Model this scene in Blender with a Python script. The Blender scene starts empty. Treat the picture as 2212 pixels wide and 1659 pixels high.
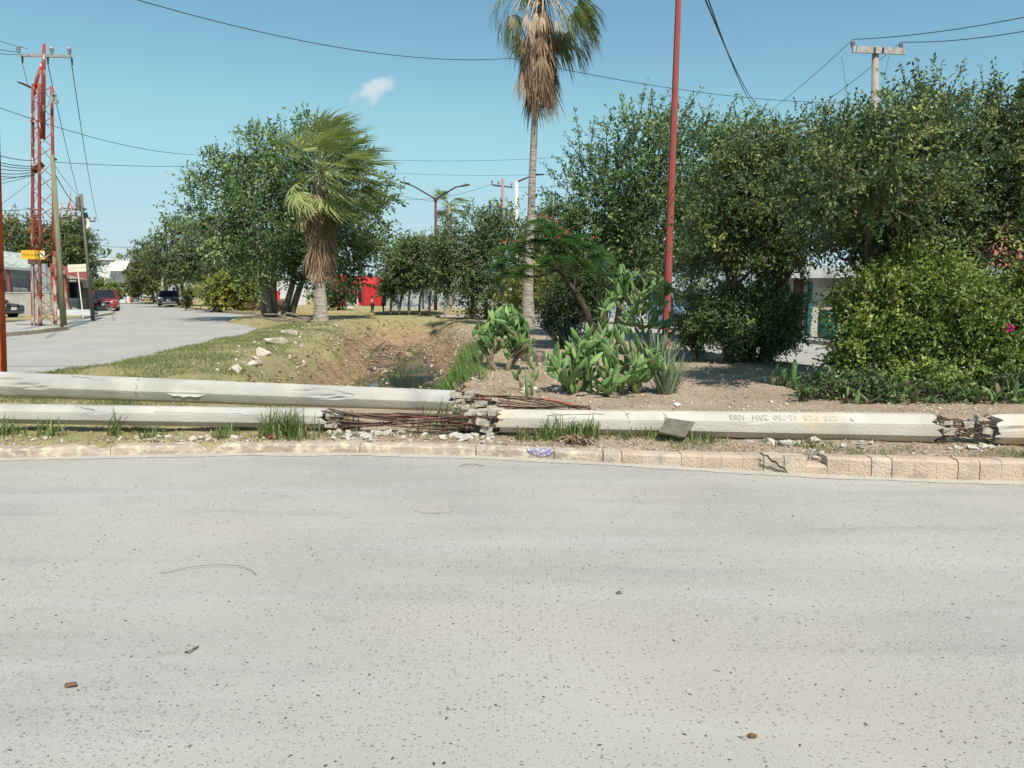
import bpy, math, random
import numpy as np
from mathutils import Vector, Matrix, Euler
from mathutils import noise as mnoise
R = math.radians
rng = np.random.default_rng(7)
random.seed(7)
sc = bpy.context.scene
COL = sc.collection
# ------------------------------------------------------------------ camera
PITCH = 7.0
CAMZ = 1.6
cam_d = bpy.data.cameras.new('camera'); cam = bpy.data.objects.new('camera', cam_d); COL.objects.link(cam)
cam.location = (0, 0, CAMZ); cam.rotation_euler = (R(90 - PITCH), 0, 0)
cam_d.sensor_width = 36.0; cam_d.lens = 36.0 * 760.0 / 1024.0
cam_d.clip_start = 0.05; cam_d.clip_end = 5000
sc.camera = cam
# ------------------------------------------------------------------ light
SUN_EL, SUN_AZ = 52.0, 21.0          # azimuth measured from -Y (behind the camera) towards +X
sx = math.cos(R(SUN_EL)) * math.sin(R(SUN_AZ)); sy = -math.cos(R(SUN_EL)) * math.cos(R(SUN_AZ)); sz = math.sin(R(SUN_EL))
sun_d = bpy.data.lights.new('sun', 'SUN'); sun = bpy.data.objects.new('sun', sun_d); COL.objects.link(sun)
sun_d.energy = 4.7; sun_d.angle = R(0.5); sun_d.color = (1.0, 0.945, 0.86)
sun.rotation_euler = Vector((sx, sy, sz)).to_track_quat('Z', 'Y').to_euler(); sun.location = (0, 0, 60)
w = bpy.data.worlds.new('World'); sc.world = w; w.use_nodes = True
nt = w.node_tree; nt.nodes.clear()
sky = nt.nodes.new('ShaderNodeTexSky'); sky.sky_type = 'NISHITA'; sky.sun_disc = False
sky.sun_elevation = R(SUN_EL); sky.sun_rotation = math.atan2(sx, sy); sky.air_density = 1.0; sky.dust_density = 0.15; sky.ozone_density = 1.0
hsv = nt.nodes.new('ShaderNodeHueSaturation'); hsv.inputs['Saturation'].default_value = 0.86; hsv.inputs['Hue'].default_value = 0.478
nt.links.new(sky.outputs[0], hsv.inputs['Color'])
vs = nt.nodes.new('ShaderNodeVectorMath'); vs.operation = 'SCALE'; vs.inputs['Scale'].default_value = 0.1249 / 1.25
nt.links.new(hsv.outputs[0], vs.inputs[0])
rc = nt.nodes.new('ShaderNodeRGBCurve'); rc.mapping.use_clip = False
for ci, pts_ in enumerate((((0.229, 0.223), (0.366, 0.375), (0.58, 0.49), (0.78, 0.56), (1.0, 0.61)), ((0.357, 0.452), (0.543, 0.68), (0.77, 0.73), (0.88, 0.735), (1.0, 0.75)), ((0.478, 0.64), (0.60, 0.745), (0.66, 0.80), (0.80, 0.815), (1.0, 0.83)))):
    cv = rc.mapping.curves[ci]; cv.points[0].location = (0, 0); cv.points[1].location = pts_[-1]
    for p_ in pts_[:-1]: cv.points.new(*p_)
rc.mapping.update(); nt.links.new(vs.outputs[0], rc.inputs['Color'])
vs2 = nt.nodes.new('ShaderNodeVectorMath'); vs2.operation = 'SCALE'; vs2.inputs['Scale'].default_value = 1 / 0.1249
nt.links.new(rc.outputs[0], vs2.inputs[0])
bg = nt.nodes.new('ShaderNodeBackground'); bg.inputs[1].default_value = 0.105
wo = nt.nodes.new('ShaderNodeOutputWorld')
sc.view_settings.view_transform = 'Standard'; sc.view_settings.look = 'None'; sc.view_settings.gamma = 1; sc.view_settings.use_curve_mapping = False
sc.view_settings.exposure = 0.25
sc.render.engine = 'CYCLES'
try:
    sc.cycles.use_denoising = True; sc.cycles.denoiser = 'OPENIMAGEDENOISE'
    sc.cycles.max_bounces = 6; sc.cycles.transparent_max_bounces = 8; sc.cycles.caustics_reflective = False; sc.cycles.caustics_refractive = False
except Exception: pass

F = 760.0 * 2212 / 1024
cp, sp = math.cos(R(PITCH)), math.sin(R(PITCH))
def ray(dx, dy):
    u = (dx - 1106) / F; v = (dy - 829.5) / F
    return np.array([u, cp - v * sp, -sp - v * cp])
def P(dx, dy, Y):
    d = ray(dx, dy); return np.array([0, 0, CAMZ]) + d * (Y / d[1])
def G(dx, dy, z=0.0):
    d = ray(dx, dy); return np.array([0, 0, CAMZ]) + d * ((z - CAMZ) / d[2])

# one small cloud in the sky
cdir = Vector(ray(808, 197)).normalized(); ta = Vector((1, 0, 0)) ; tb = cdir.cross(ta).normalized()
ta = tb.cross(cdir).normalized()
tb = -tb if tb.z < 0 else tb
ta = -ta if ta.x < 0 else ta
ang = R(20); t1 = ta * math.cos(ang) + tb * math.sin(ang); t2 = -ta * math.sin(ang) + tb * math.cos(ang)
tc = nt.nodes.new('ShaderNodeTexCoord')
sub = nt.nodes.new('ShaderNodeVectorMath'); sub.operation = 'SUBTRACT'; sub.inputs[1].default_value = cdir
nt.links.new(tc.outputs['Generated'], sub.inputs[0])
nz = nt.nodes.new('ShaderNodeTexNoise'); nz.inputs['Scale'].default_value = 45; nz.inputs['Detail'].default_value = 5
nt.links.new(tc.outputs['Generated'], nz.inputs['Vector'])
def wdot(vec, size):
    d = nt.nodes.new('ShaderNodeVectorMath'); d.operation = 'DOT_PRODUCT'; d.inputs[1].default_value = vec / size
    nt.links.new(sub.outputs[0], d.inputs[0])
    p_ = nt.nodes.new('ShaderNodeMath'); p_.operation = 'POWER'; p_.inputs[1].default_value = 2
    ab = nt.nodes.new('ShaderNodeMath'); ab.operation = 'ABSOLUTE'
    nt.links.new(d.outputs['Value'], ab.inputs[0]); nt.links.new(ab.outputs[0], p_.inputs[0]); return p_
a_, b_ = wdot(t1, 0.030), wdot(t2, 0.0125)
ad = nt.nodes.new('ShaderNodeMath'); ad.operation = 'ADD'; nt.links.new(a_.outputs[0], ad.inputs[0]); nt.links.new(b_.outputs[0], ad.inputs[1])
mu = nt.nodes.new('ShaderNodeMath'); mu.operation = 'MULTIPLY_ADD'; mu.inputs[1].default_value = 3.2; nt.links.new(nz.outputs[0], mu.inputs[0])
nt.links.new(ad.outputs[0], mu.inputs[2])
mr = nt.nodes.new('ShaderNodeMapRange'); mr.interpolation_type = 'SMOOTHSTEP'; mr.inputs['From Min'].default_value = 2.9; mr.inputs['From Max'].default_value = 1.5
mr.inputs['To Min'].default_value = 0; mr.inputs['To Max'].default_value = 0.72
nt.links.new(mu.outputs[0], mr.inputs['Value'])
mx = nt.nodes.new('ShaderNodeMixRGB'); mx.inputs['Color2'].default_value = (6.2, 6.6, 6.9, 1)
nt.links.new(mr.outputs[0], mx.inputs['Fac']); nt.links.new(vs2.outputs[0], mx.inputs['Color1'])
nt.links.new(mx.outputs[0], bg.inputs[0]); nt.links.new(bg.outputs[0], wo.inputs[0])

# ------------------------------------------------------------------ materials
MATS = {}
def s2l(c):
    return tuple(((v / 255) / 12.92 if v / 255 <= 0.04045 else ((v / 255 + 0.055) / 1.055) ** 2.4) for v in c)
def mat(name, c1, c2=None, rough=0.8, scale=8.0, bump=0.0, bscale=60.0, metal=0.0, detail=6, lo=0.35, hi=0.65, c3=None, scale3=1.0, stretch=None, spec=0.3, lo3=0.5, hi3=0.6):
    if name in MATS: return MATS[name]
    m = bpy.data.materials.new(name); m.use_nodes = True; n = m.node_tree.nodes; l = m.node_tree.links
    b = n['Principled BSDF']; b.inputs['Roughness'].default_value = rough; b.inputs['Metallic'].default_value = metal
    b.inputs['Specular IOR Level'].default_value = spec
    g = n.new('ShaderNodeNewGeometry'); src = g.outputs['Position']
    if stretch:
        mp = n.new('ShaderNodeMapping'); mp.inputs['Scale'].default_value = stretch; l.new(src, mp.inputs[0]); src = mp.outputs[0]
    if c2 is None: c2 = tuple(v * 0.8 for v in c1)
    t = n.new('ShaderNodeTexNoise'); t.inputs['Scale'].default_value = scale; t.inputs['Detail'].default_value = detail; l.new(src, t.inputs['Vector'])
    r = n.new('ShaderNodeMapRange'); r.inputs['From Min'].default_value = lo; r.inputs['From Max'].default_value = hi; l.new(t.outputs[0], r.inputs['Value'])
    x = n.new('ShaderNodeMixRGB'); x.inputs['Color1'].default_value = (*c1, 1); x.inputs['Color2'].default_value = (*c2, 1)
    l.new(r.outputs[0], x.inputs['Fac']); out = x.outputs[0]
    if c3 is not None:
        t3 = n.new('ShaderNodeTexNoise'); t3.inputs['Scale'].default_value = scale3; t3.inputs['Detail'].default_value = 8; l.new(src, t3.inputs['Vector'])
        r3 = n.new('ShaderNodeMapRange'); r3.inputs['From Min'].default_value = lo3; r3.inputs['From Max'].default_value = hi3; l.new(t3.outputs[0], r3.inputs['Value'])
        x3 = n.new('ShaderNodeMixRGB'); x3.inputs['Color2'].default_value = (*c3, 1); l.new(r3.outputs[0], x3.inputs['Fac']); l.new(out, x3.inputs['Color1']); out = x3.outputs[0]
    l.new(out, b.inputs['Base Color'])
    if bump > 0:
        tb_ = n.new('ShaderNodeTexNoise'); tb_.inputs['Scale'].default_value = bscale; tb_.inputs['Detail'].default_value = 6; l.new(g.outputs['Position'], tb_.inputs['Vector'])
        bp = n.new('ShaderNodeBump'); bp.inputs['Strength'].default_value = bump; bp.inputs['Distance'].default_value = 0.02
        l.new(tb_.outputs[0], bp.inputs['Height']); l.new(bp.outputs[0], b.inputs['Normal'])
    MATS[name] = m; return m
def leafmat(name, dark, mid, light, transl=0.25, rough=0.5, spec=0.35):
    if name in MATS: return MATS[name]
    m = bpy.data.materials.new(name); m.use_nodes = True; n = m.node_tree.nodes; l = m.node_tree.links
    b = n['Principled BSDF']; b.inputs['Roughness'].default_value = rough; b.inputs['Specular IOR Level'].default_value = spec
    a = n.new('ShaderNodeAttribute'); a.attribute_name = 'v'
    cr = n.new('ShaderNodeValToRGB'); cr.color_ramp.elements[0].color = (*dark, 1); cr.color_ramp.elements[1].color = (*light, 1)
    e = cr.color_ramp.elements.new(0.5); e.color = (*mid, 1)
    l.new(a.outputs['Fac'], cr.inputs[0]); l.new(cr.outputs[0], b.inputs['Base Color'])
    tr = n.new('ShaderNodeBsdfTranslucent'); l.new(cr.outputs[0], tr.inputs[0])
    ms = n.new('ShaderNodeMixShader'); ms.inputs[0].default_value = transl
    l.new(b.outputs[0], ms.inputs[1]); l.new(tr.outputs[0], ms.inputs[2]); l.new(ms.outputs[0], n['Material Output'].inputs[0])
    MATS[name] = m; return m

# ------------------------------------------------------------------ object helpers
def setp(o, label=None, cat=None, group=None, kind=None):
    if label: o['label'] = label
    if cat: o['category'] = cat
    if group: o['group'] = group
    if kind: o['kind'] = kind
    return o
def thing(name, label, cat, loc, group=None, rz=0.0, kind=None):
    o = bpy.data.objects.new(name, None); COL.objects.link(o); o.location = tuple(loc); o.rotation_euler = (0, 0, rz)
    o.empty_display_size = 0.2
    return setp(o, label, cat, group, kind)
def mesh(name, V, Fc, m, smooth=False, attr=None):
    me = bpy.data.meshes.new(name)
    if isinstance(Fc, np.ndarray):
        nv, nf, k = len(V), len(Fc), Fc.shape[1]
        me.vertices.add(nv); me.vertices.foreach_set('co', np.asarray(V, dtype=np.float32).ravel())
        me.loops.add(nf * k); me.loops.foreach_set('vertex_index', Fc.astype(np.int32).ravel())
        me.polygons.add(nf); me.polygons.foreach_set('loop_start', np.arange(0, nf * k, k, dtype=np.int32))
        me.update(calc_edges=True)
    else:
        me.from_pydata([tuple(v) for v in V], [], Fc); me.update()
    if attr is not None:
        at = me.attributes.new('v', 'FLOAT', 'POINT'); at.data.foreach_set('value', np.asarray(attr, dtype=np.float32))
    if smooth: me.shade_smooth()
    me.materials.append(m)
    return me
def put(name, me, parent=None, loc=(0, 0, 0), rot=None, scale=None):
    o = bpy.data.objects.new(name, me); COL.objects.link(o); o.location = tuple(loc)
    if rot is not None: o.rotation_euler = rot
    if scale is not None: o.scale = scale
    if parent is not None: o.parent = parent
    return o
class MB:
    """collects world-space geometry; build() links it as one mesh object relative to its parent's base"""
    def __init__(s): s.V = []; s.F = []; s.A = []
    def add(s, V, Fc):
        k = len(s.V); s.V.extend([tuple(map(float, v)) for v in V]); s.F.extend([tuple(i + k for i in f) for f in Fc]); return s
    def box(s, c, size, rz=0.0, rot=None):
        x, y, z = size[0] / 2, size[1] / 2, size[2] / 2
        M = rot if rot is not None else Matrix.Rotation(rz, 3, 'Z')
        vs = [Vector(c) + M @ Vector((a * x, b * y, d * z)) for a in (-1, 1) for b in (-1, 1) for d in (-1, 1)]
        return s.add(vs, [(0, 1, 3, 2), (4, 6, 7, 5), (0, 4, 5, 1), (2, 3, 7, 6), (0, 2, 6, 4), (1, 5, 7, 3)])
    def tube(s, pts, rad, n=6, cap=True, roll=0.0):
        pts = [Vector(p) for p in pts]; k0 = len(s.V)
        if not hasattr(rad, '__len__'): rad = [rad] * len(pts)
        up = None
        for i, p in enumerate(pts):
            d = (pts[min(i + 1, len(pts) - 1)] - pts[max(i - 1, 0)])
            if d.length < 1e-9: d = Vector((0, 0, 1))
            d.normalize()
            if up is None: up = Vector((0, 0, 1)) if abs(d.z) < 0.9 else Vector((0, 1, 0))
            a = d.cross(up)
            if a.length < 1e-6: a = d.orthogonal()
            a.normalize(); b = a.cross(d).normalized(); up = b
            for j in range(n):
                t = 2 * math.pi * j / n + roll
                q = p + (a * math.cos(t) + b * math.sin(t)) * rad[i]; s.V.append(tuple(q))
        for i in range(len(pts) - 1):
            for j in range(n):
                s.F.append((k0 + i * n + j, k0 + i * n + (j + 1) % n, k0 + (i + 1) * n + (j + 1) % n, k0 + (i + 1) * n + j))
        if cap:
            s.F.append(tuple(k0 + j for j in range(n))[::-1]); s.F.append(tuple(k0 + (len(pts) - 1) * n + j for j in range(n)))
        return s
    def quad(s, a, b, c, d): return s.add([a, b, c, d], [(0, 1, 2, 3)])
    def build(s, name, m, parent=None, smooth=False, local=False):
        V = np.array(s.V, dtype=float)
        if parent is not None and not local:
            Mi = (Matrix.Translation(parent.location) @ Matrix.Rotation(parent.rotation_euler[2], 4, 'Z')).inverted() if parent.parent is None else Matrix.Translation(-(parent.parent.location + parent.location))
            A = np.array(Mi); V = V @ A[:3, :3].T + A[:3, 3]
        me = mesh(name, V, s.F, m, smooth)
        return put(name, me, parent)
def nse(x, y, z=0.0): return mnoise.noise(Vector((x, y, z)))
def interp(t, xs, ys): return float(np.interp(t, xs, ys))
# ------------------------------------------------------------------ ground, roads, kerb
M_soil = mat('soil', s2l((176, 152, 126)), s2l((150, 128, 102)), rough=0.95, scale=1.1, bump=0.9, bscale=22, c3=s2l((150, 143, 100)), scale3=2.3, lo3=0.5, hi3=0.62)
M_ground = mat('dry_ground', s2l((168, 152, 122)), s2l((142, 132, 98)), rough=0.95, scale=0.35, bump=0.3, bscale=9)

def road_mat():
    m = bpy.data.materials.new('worn_concrete_road'); m.use_nodes = True; n = m.node_tree.nodes; l = m.node_tree.links
    b = n['Principled BSDF']; b.inputs['Roughness'].default_value = 0.82; b.inputs['Specular IOR Level'].default_value = 0.25
    g = n.new('ShaderNodeNewGeometry'); pos = g.outputs['Position']
    def noise(scale, detail=6, st=None, off=0.0, rough=0.55):
        v = pos
        mp = n.new('ShaderNodeMapping'); mp.inputs['Scale'].default_value = st or (1, 1, 1); mp.inputs['Location'].default_value = (off, off * 0.7, 0); l.new(v, mp.inputs[0])
        t = n.new('ShaderNodeTexNoise'); t.inputs['Scale'].default_value = scale; t.inputs['Detail'].default_value = detail; t.inputs['Roughness'].default_value = rough
        l.new(mp.outputs[0], t.inputs['Vector']); return t.outputs[0]
    def mrange(x, a, b2, c=0.0, d=1.0):
        r = n.new('ShaderNodeMapRange'); r.interpolation_type = 'SMOOTHSTEP'
        for k, v in zip(('From Min', 'From Max', 'To Min', 'To Max'), (a, b2, c, d)): r.inputs[k].default_value = v
        l.new(x, r.inputs['Value']); return r.outputs[0]
    def mix(fac, c1, c2, typ='MIX'):
        x = n.new('ShaderNodeMixRGB'); x.blend_type = typ
        for k, v in (('Color1', c1), ('Color2', c2)):
            if isinstance(v, tuple): x.inputs[k].default_value = (*v, 1)
            else: l.new(v, x.inputs[k])
        if isinstance(fac, (int, float)): x.inputs['Fac'].default_value = fac
        else: l.new(fac, x.inputs['Fac'])
        return x.outputs[0]
    def mathn(op, a, b2):
        x = n.new('ShaderNodeMath'); x.operation = op
        for i, v in enumerate((a, b2)):
            if isinstance(v, (int, float)): x.inputs[i].default_value = v
            else: l.new(v, x.inputs[i])
        return x.outputs[0]
    base = mix(mrange(noise(0.5, 8), 0.35, 0.68), s2l((167, 162, 154)), s2l((180, 174, 165)))
    # long faint traffic streaks that follow the road
    base = mix(mrange(noise(1.6, 7, (0.22, 1.5, 1), 3.0), 0.48, 0.75, 0, 0.5), base, s2l((188, 185, 178)))
    base = mix(mrange(noise(2.6, 7, (0.16, 1.3, 1), 9.0), 0.5, 0.78, 0, 0.55), base, s2l((146, 145, 141)))
    # sandy film
    base = mix(mrange(noise(0.42, 6, None, 21.0), 0.42, 0.75, 0, 0.45), base, s2l((178, 167, 150)))
    # small blotches
    base = mix(mrange(noise(5.0, 4, (0.6, 1, 1), 33.0), 0.66, 0.74, 0, 0.45), base, s2l((140, 136, 126)))
    # fine grain
    base = mix(mrange(noise(190, 3), 0.3, 0.75, 0, 0.30), base, s2l((120, 119, 115)))
    base = mix(mrange(noise(75, 2, None, 5.0), 0.55, 0.72, 0, 0.30), base, s2l((200, 199, 193)))
    # dark pits where aggregate has come loose
    def pits(scale, rad, dens, off, st=(0.75, 1.15, 1)):
        mp = n.new('ShaderNodeMapping'); mp.inputs['Scale'].default_value = st; mp.inputs['Location'].default_value = (off, off, 0); l.new(pos, mp.inputs[0])
        wn = n.new('ShaderNodeTexNoise'); wn.inputs['Scale'].default_value = scale * 1.6; l.new(mp.outputs[0], wn.inputs['Vector'])
        ad = n.new('ShaderNodeMixRGB'); ad.blend_type = 'LINEAR_LIGHT'; ad.inputs['Fac'].default_value = 0.35 / scale
        l.new(mp.outputs[0], ad.inputs['Color1']); l.new(wn.outputs['Color'], ad.inputs['Color2'])
        v = n.new('ShaderNodeTexVoronoi'); v.inputs['Scale'].default_value = scale; v.voronoi_dimensions = '2D'; l.new(ad.outputs[0], v.inputs['Vector'])
        sep = n.new('ShaderNodeSeparateColor'); l.new(v.outputs['Color'], sep.inputs[0])
        area = mrange(noise(0.7, 3, None, off + 2), 0.35, 0.65, 0.3, 1.0)
        pick = mathn('LESS_THAN', sep.outputs[0], mathn('MULTIPLY', area, dens))
        rr = mathn('MULTIPLY', sep.outputs[1], rad)
        ins = mathn('LESS_THAN', v.outputs['Distance'], rr)
        return mathn('MULTIPLY', pick, ins)
    pm = mathn('MAXIMUM', pits(48, 0.29, 0.32, 0.0), pits(90, 0.33, 0.48, 4.0))
    base = mix(mathn('MULTIPLY', pm, 0.56), base, s2l((74, 72, 68)))
    l.new(base, b.inputs['Base Color'])
    h = mathn('SUBTRACT', mathn('MULTIPLY', noise(230, 3), 0.25), pm)
    bp = n.new('ShaderNodeBump'); bp.inputs['Strength'].default_value = 0.55; bp.inputs['Distance'].default_value = 0.004; l.new(h, bp.inputs['Height']); l.new(bp.outputs[0], b.inputs['Normal'])
    return m
M_road = road_mat()

# outline of the median strip (x of its left and right edge at a distance y)
LX = ([7.0, 8.6, 10.2, 12.0, 13.4, 14.9, 20.6, 26.0, 32.0, 36.0, 40.0, 42.0], [-30, -30, -12.5, -9.6, -8.7, -8.35, -8.95, -9.4, -10.6, -12.6, -15.5, -18])
RX = ([7.0, 10.0, 14.6, 19.6, 28.0, 36.0, 40.0, 44.0], [9.6, 7.7, 5.95, 4.15, 1.6, -0.4, -1.2, -2.0])
KERB = [(-60, 968), (0, 993), (60, 990), (120, 988), (300, 985), (520, 982), (760, 981), (960, 984), (1130, 991), (1350, 1004), (1600, 1019), (1890, 1033), (2212, 1040), (2500, 1048), (2800, 1056)]
# smooth kerb line in plan
kp = np.array([G(a, b, 0.0)[:2] for a, b in KERB[1:]])
kx0, ky0 = kp[0]
KX = np.concatenate([[kx0 - 3.0, kx0 - 1.5], kp[:, 0]]); KY = np.concatenate([[ky0 - 0.28, ky0 - 0.1], kp[:, 1]])
_k = np.polyfit(KX, KY, 6)
def kerb_y(x): return float(np.polyval(_k, min(max(x, KX[0]), KX[-1])))
def canal(y):
    xc = -2.35 - (y - 12) * 0.115 + 0.25 * math.sin(y * 0.35)
    hw = 2.0 + min(y - 12, 12) * 0.055
    return xc, hw
def smooth(t): t = min(max(t, 0.0), 1.0); return t * t * (3 - 2 * t)
def med_h(x, y):
    """height of the earth of the median, canal bed included; below zero outside its outline"""
    d1 = x - interp(y, *LX); d2 = interp(y, *RX) - x; d3 = y - kerb_y(x) - 0.13; d4 = 43.5 - y
    edge = min(d1, d2, d3 * 1.0 if d3 < 0.02 else 9, d4)
    if d3 < 0.02: return -0.03
    bank = smooth((min(d1, d2, d4) + 0.05) / 0.45)
    hgt = 0.125 + 0.05 * nse(x * 0.6, y * 0.6) + 0.02 * nse(x * 3, y * 3, 4) + 0.012 * nse(x * 9, y * 9, 2)
    if x < -4: hgt += 0.10 * smooth((y - 11) / 5) * smooth((d1) / 1.6)
    if x > -1 and y > 9.5: hgt += 0.09 * smooth((y - 10) / 5) + 0.10 * math.exp(-((x + 0.3) ** 2 + (y - 15.5) ** 2) / 5)
    if d3 < 1.2: hgt = min(hgt, 0.115 + 0.03 * nse(x * 2.2, y * 2.2, 9) + 0.01 * nse(x * 9, y * 9, 2)) if d3 < 0.35 else hgt
    if y < 8.2: hgt *= 0.9
    xc, hw = canal(y)
    flat = 0.85
    t = (abs(x - xc) - flat) / (hw - flat)
    along = smooth((y - 10.6) / 1.7) * (1 - smooth((y - 34.5) / 5.5))
    dep = (1 - smooth(t)) * along
    rough_ = 0.20 * nse(x * 1.1, y * 1.1, 7) + 0.12 * nse(x * 3.1, y * 3.1, 1) + 0.03 * nse(x * 8, y * 8, 6)
    hgt = hgt - 1.24 * dep + 0.10 * nse(x * 1.5, y * 0.9, 13) * smooth((dep - .9) * 10) + rough_ * smooth(dep * 3) * (0.4 + 0.6 * smooth(t * 1.5))
    return -0.03 + (hgt + 0.03) * bank
ys = [5.6]
while ys[-1] < 50: ys.append(ys[-1] + max(0.07, 0.011 * ys[-1] - 0.02))
xs = [0.0]
while xs[-1] < 14: xs.append(xs[-1] + (0.085 if xs[-1] < 9.5 else 0.4))
xs = np.array(sorted(set([-a for a in xs] + xs))); ys = np.array(ys)
X0, X1, Y0, Y1 = xs[0], xs[-1], ys[0], ys[-1]
H = np.array([[med_h(x, y) for x in xs] for y in ys])
XX, YY = np.meshgrid(xs, ys)
V = np.stack([XX.ravel(), YY.ravel(), H.ravel()], 1)
nx, ny = len(xs), len(ys)
ii = (np.arange(ny - 1)[:, None] * nx + np.arange(nx - 1)[None, :]).ravel()
FQ = np.stack([ii, ii + 1, ii + nx + 1, ii + nx], 1)
def med_mat():
    m = bpy.data.materials.new('median_earth'); m.use_nodes = True; n = m.node_tree.nodes; l = m.node_tree.links
    b = n['Principled BSDF']; b.inputs['Roughness'].default_value = 0.95; b.inputs['Specular IOR Level'].default_value = 0.15
    g = n.new('ShaderNodeNewGeometry'); pos = g.outputs['Position']
    sep = n.new('ShaderNodeSeparateXYZ'); l.new(pos, sep.inputs[0])
    def noise(scale, detail=6, off=0.0):
        mp = n.new('ShaderNodeMapping'); mp.inputs['Location'].default_value = (off, off, 0); l.new(pos, mp.inputs[0])
        t = n.new('ShaderNodeTexNoise'); t.inputs['Scale'].default_value = scale; t.inputs['Detail'].default_value = detail; l.new(mp.outputs[0], t.inputs['Vector']); return t.outputs[0]
    def mr(x, a, b2, c=0.0, d=1.0):
        r = n.new('ShaderNodeMapRange'); 
        for k, v in zip(('From Min', 'From Max', 'To Min', 'To Max'), (a, b2, c, d)): r.inputs[k].default_value = v
        l.new(x, r.inputs['Value']); return r.outputs[0]
    def mix(f, a, b2):
        x = n.new('ShaderNodeMixRGB')
        for k, v in (('Color1', a), ('Color2', b2)):
            if isinstance(v, tuple): x.inputs[k].default_value = (*v, 1)
            else: l.new(v, x.inputs[k])
        l.new(f, x.inputs['Fac']); return x.outputs[0]
    def mth(op, a, b2):
        x = n.new('ShaderNodeMath'); x.operation = op
        for i, v in enumerate((a, b2)):
            if isinstance(v, (int, float)): x.inputs[i].default_value = v
            else: l.new(v, x.inputs[i])
        return x.outputs[0]
    sand = mix(mr(noise(1.4), 0.35, 0.65), s2l((192, 172, 150)), s2l((174, 154, 132)))
    grass = mix(mr(noise(3.0, 6, 7), 0.35, 0.65), s2l((156, 152, 104)), s2l((178, 164, 122)))
    # grassy on the left, sandy on the right
    f = mth('ADD', mr(sep.outputs['X'], 1.0, -4.5, 0.0, 1.0), mth('MULTIPLY', mth('SUBTRACT', noise(0.9, 6, 3), 0.5), 1.7))
    col = mix(mr(f, 0.45, 0.75), sand, grass)
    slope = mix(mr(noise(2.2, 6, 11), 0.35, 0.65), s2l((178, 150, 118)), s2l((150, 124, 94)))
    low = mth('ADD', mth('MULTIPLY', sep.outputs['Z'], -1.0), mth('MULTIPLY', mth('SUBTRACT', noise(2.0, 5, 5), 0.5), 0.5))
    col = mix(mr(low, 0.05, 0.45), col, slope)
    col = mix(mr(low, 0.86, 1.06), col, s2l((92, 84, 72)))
    col = mix(mr(noise(38, 4, 2), 0.52, 0.7, 0, 0.35), col, s2l((120, 102, 80)))
    col = mix(mr(noise(24, 3, 9), 0.6, 0.7, 0, 0.55), col, s2l((198, 186, 168)))
    l.new(col, b.inputs['Base Color'])
    bp = n.new('ShaderNodeBump'); bp.inputs['Strength'].default_value = 1.0; bp.inputs['Distance'].default_value = 0.055
    l.new(mth('ADD', noise(26, 6), mth('MULTIPLY', noise(90, 4), 0.4)), bp.inputs['Height']); l.new(bp.outputs[0], b.inputs['Normal'])
    return m
M_med = med_mat()
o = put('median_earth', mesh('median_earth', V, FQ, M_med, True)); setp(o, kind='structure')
def hz(x, y): return med_h(x, y)
# outer ground: ring around the rectangle of the median grid
B = 1600
mb = MB(); z = -0.03
for (a, b, c, d) in ((-B, -60, B, Y0), (-B, Y1, B, B * 1.5), (-B, Y0, X0, Y1), (X1, Y0, B, Y1)):
    mb.quad((a, b, z), (c, b, z), (c, d, z), (a, d, z))
setp(mb.build('ground', M_ground), kind='structure')
# water in the canal
mb = MB(); yy = np.arange(11.4, 37.6, 0.4)
for i in range(len(yy) - 1):
    a, b = yy[i], yy[i + 1]; xa, _ = canal(a); xb, _ = canal(b)
    mb.quad((xa - 1.5, a, -1.065), (xa + 1.5, a, -1.065), (xb + 1.5, b, -1.065), (xb - 1.5, b, -1.065))
M_water = bpy.data.materials.new('canal_water'); M_water.use_nodes = True
_n = M_water.node_tree.nodes; _b = _n['Principled BSDF']; _b.inputs['Base Color'].default_value = (0.035, 0.04, 0.035, 1); _b.inputs['Roughness'].default_value = 0.06; _b.inputs['IOR'].default_value = 1.33; _b.inputs['Specular IOR Level'].default_value = 0.9
_t = _n.new('ShaderNodeTexNoise'); _t.inputs['Scale'].default_value = 9; _bp = _n.new('ShaderNodeBump'); _bp.inputs['Strength'].default_value = 0.25; _bp.inputs['Distance'].default_value = 0.01
_g = _n.new('ShaderNodeNewGeometry'); M_water.node_tree.links.new(_g.outputs['Position'], _t.inputs['Vector'])
M_water.node_tree.links.new(_t.outputs[0], _bp.inputs['Height']); M_water.node_tree.links.new(_bp.outputs[0], _b.inputs['Normal'])
setp(mb.build('water', M_water), kind='structure')

# roads: sheets a little above the ground
def strip_sheet(name, A, Bp, zc, m):
    mb = MB()
    for i in range(len(A) - 1):
        mb.quad((*A[i], zc), (*Bp[i], zc), (*Bp[i + 1], zc), (*A[i + 1], zc))
    return setp(mb.build(name, m), kind='structure')
xk = np.linspace(-40, 24, 130)
strip_sheet('front_road', [(x, -25) for x in xk], [(x, kerb_y(x) + 0.06 if x > -10.5 else 10.6) for x in xk], 0.0, M_road)
L_left = [(-13.5, 10.3), (-40, 10.3)]
left_in = [(-10.2, 10.61), (-9.3, 12.0), (-8.5, 13.4), (-8.15, 14.9), (-8.75, 20.6), (-9.2, 26.0), (-10.4, 32.0), (-12.4, 36.0), (-13.5, 41.5), (-15.5, 47.0), (-20.0, 54.0), (-25.2, 62.0), (-32, 73), (-43, 92), (-75, 140)]
left_out = [(-34, 10.61), (-24, 14), (-20, 18), (-18.6, 22), (-17.9, 26.0), (-17.8, 28.5), (-18.3, 31.5), (-22.0, 33.5), (-26.5, 38.0), (-24.2, 43.0), (-27.5, 53.0), (-31.3, 60.0), (-39, 72), (-54, 92), (-95, 142)]
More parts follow.
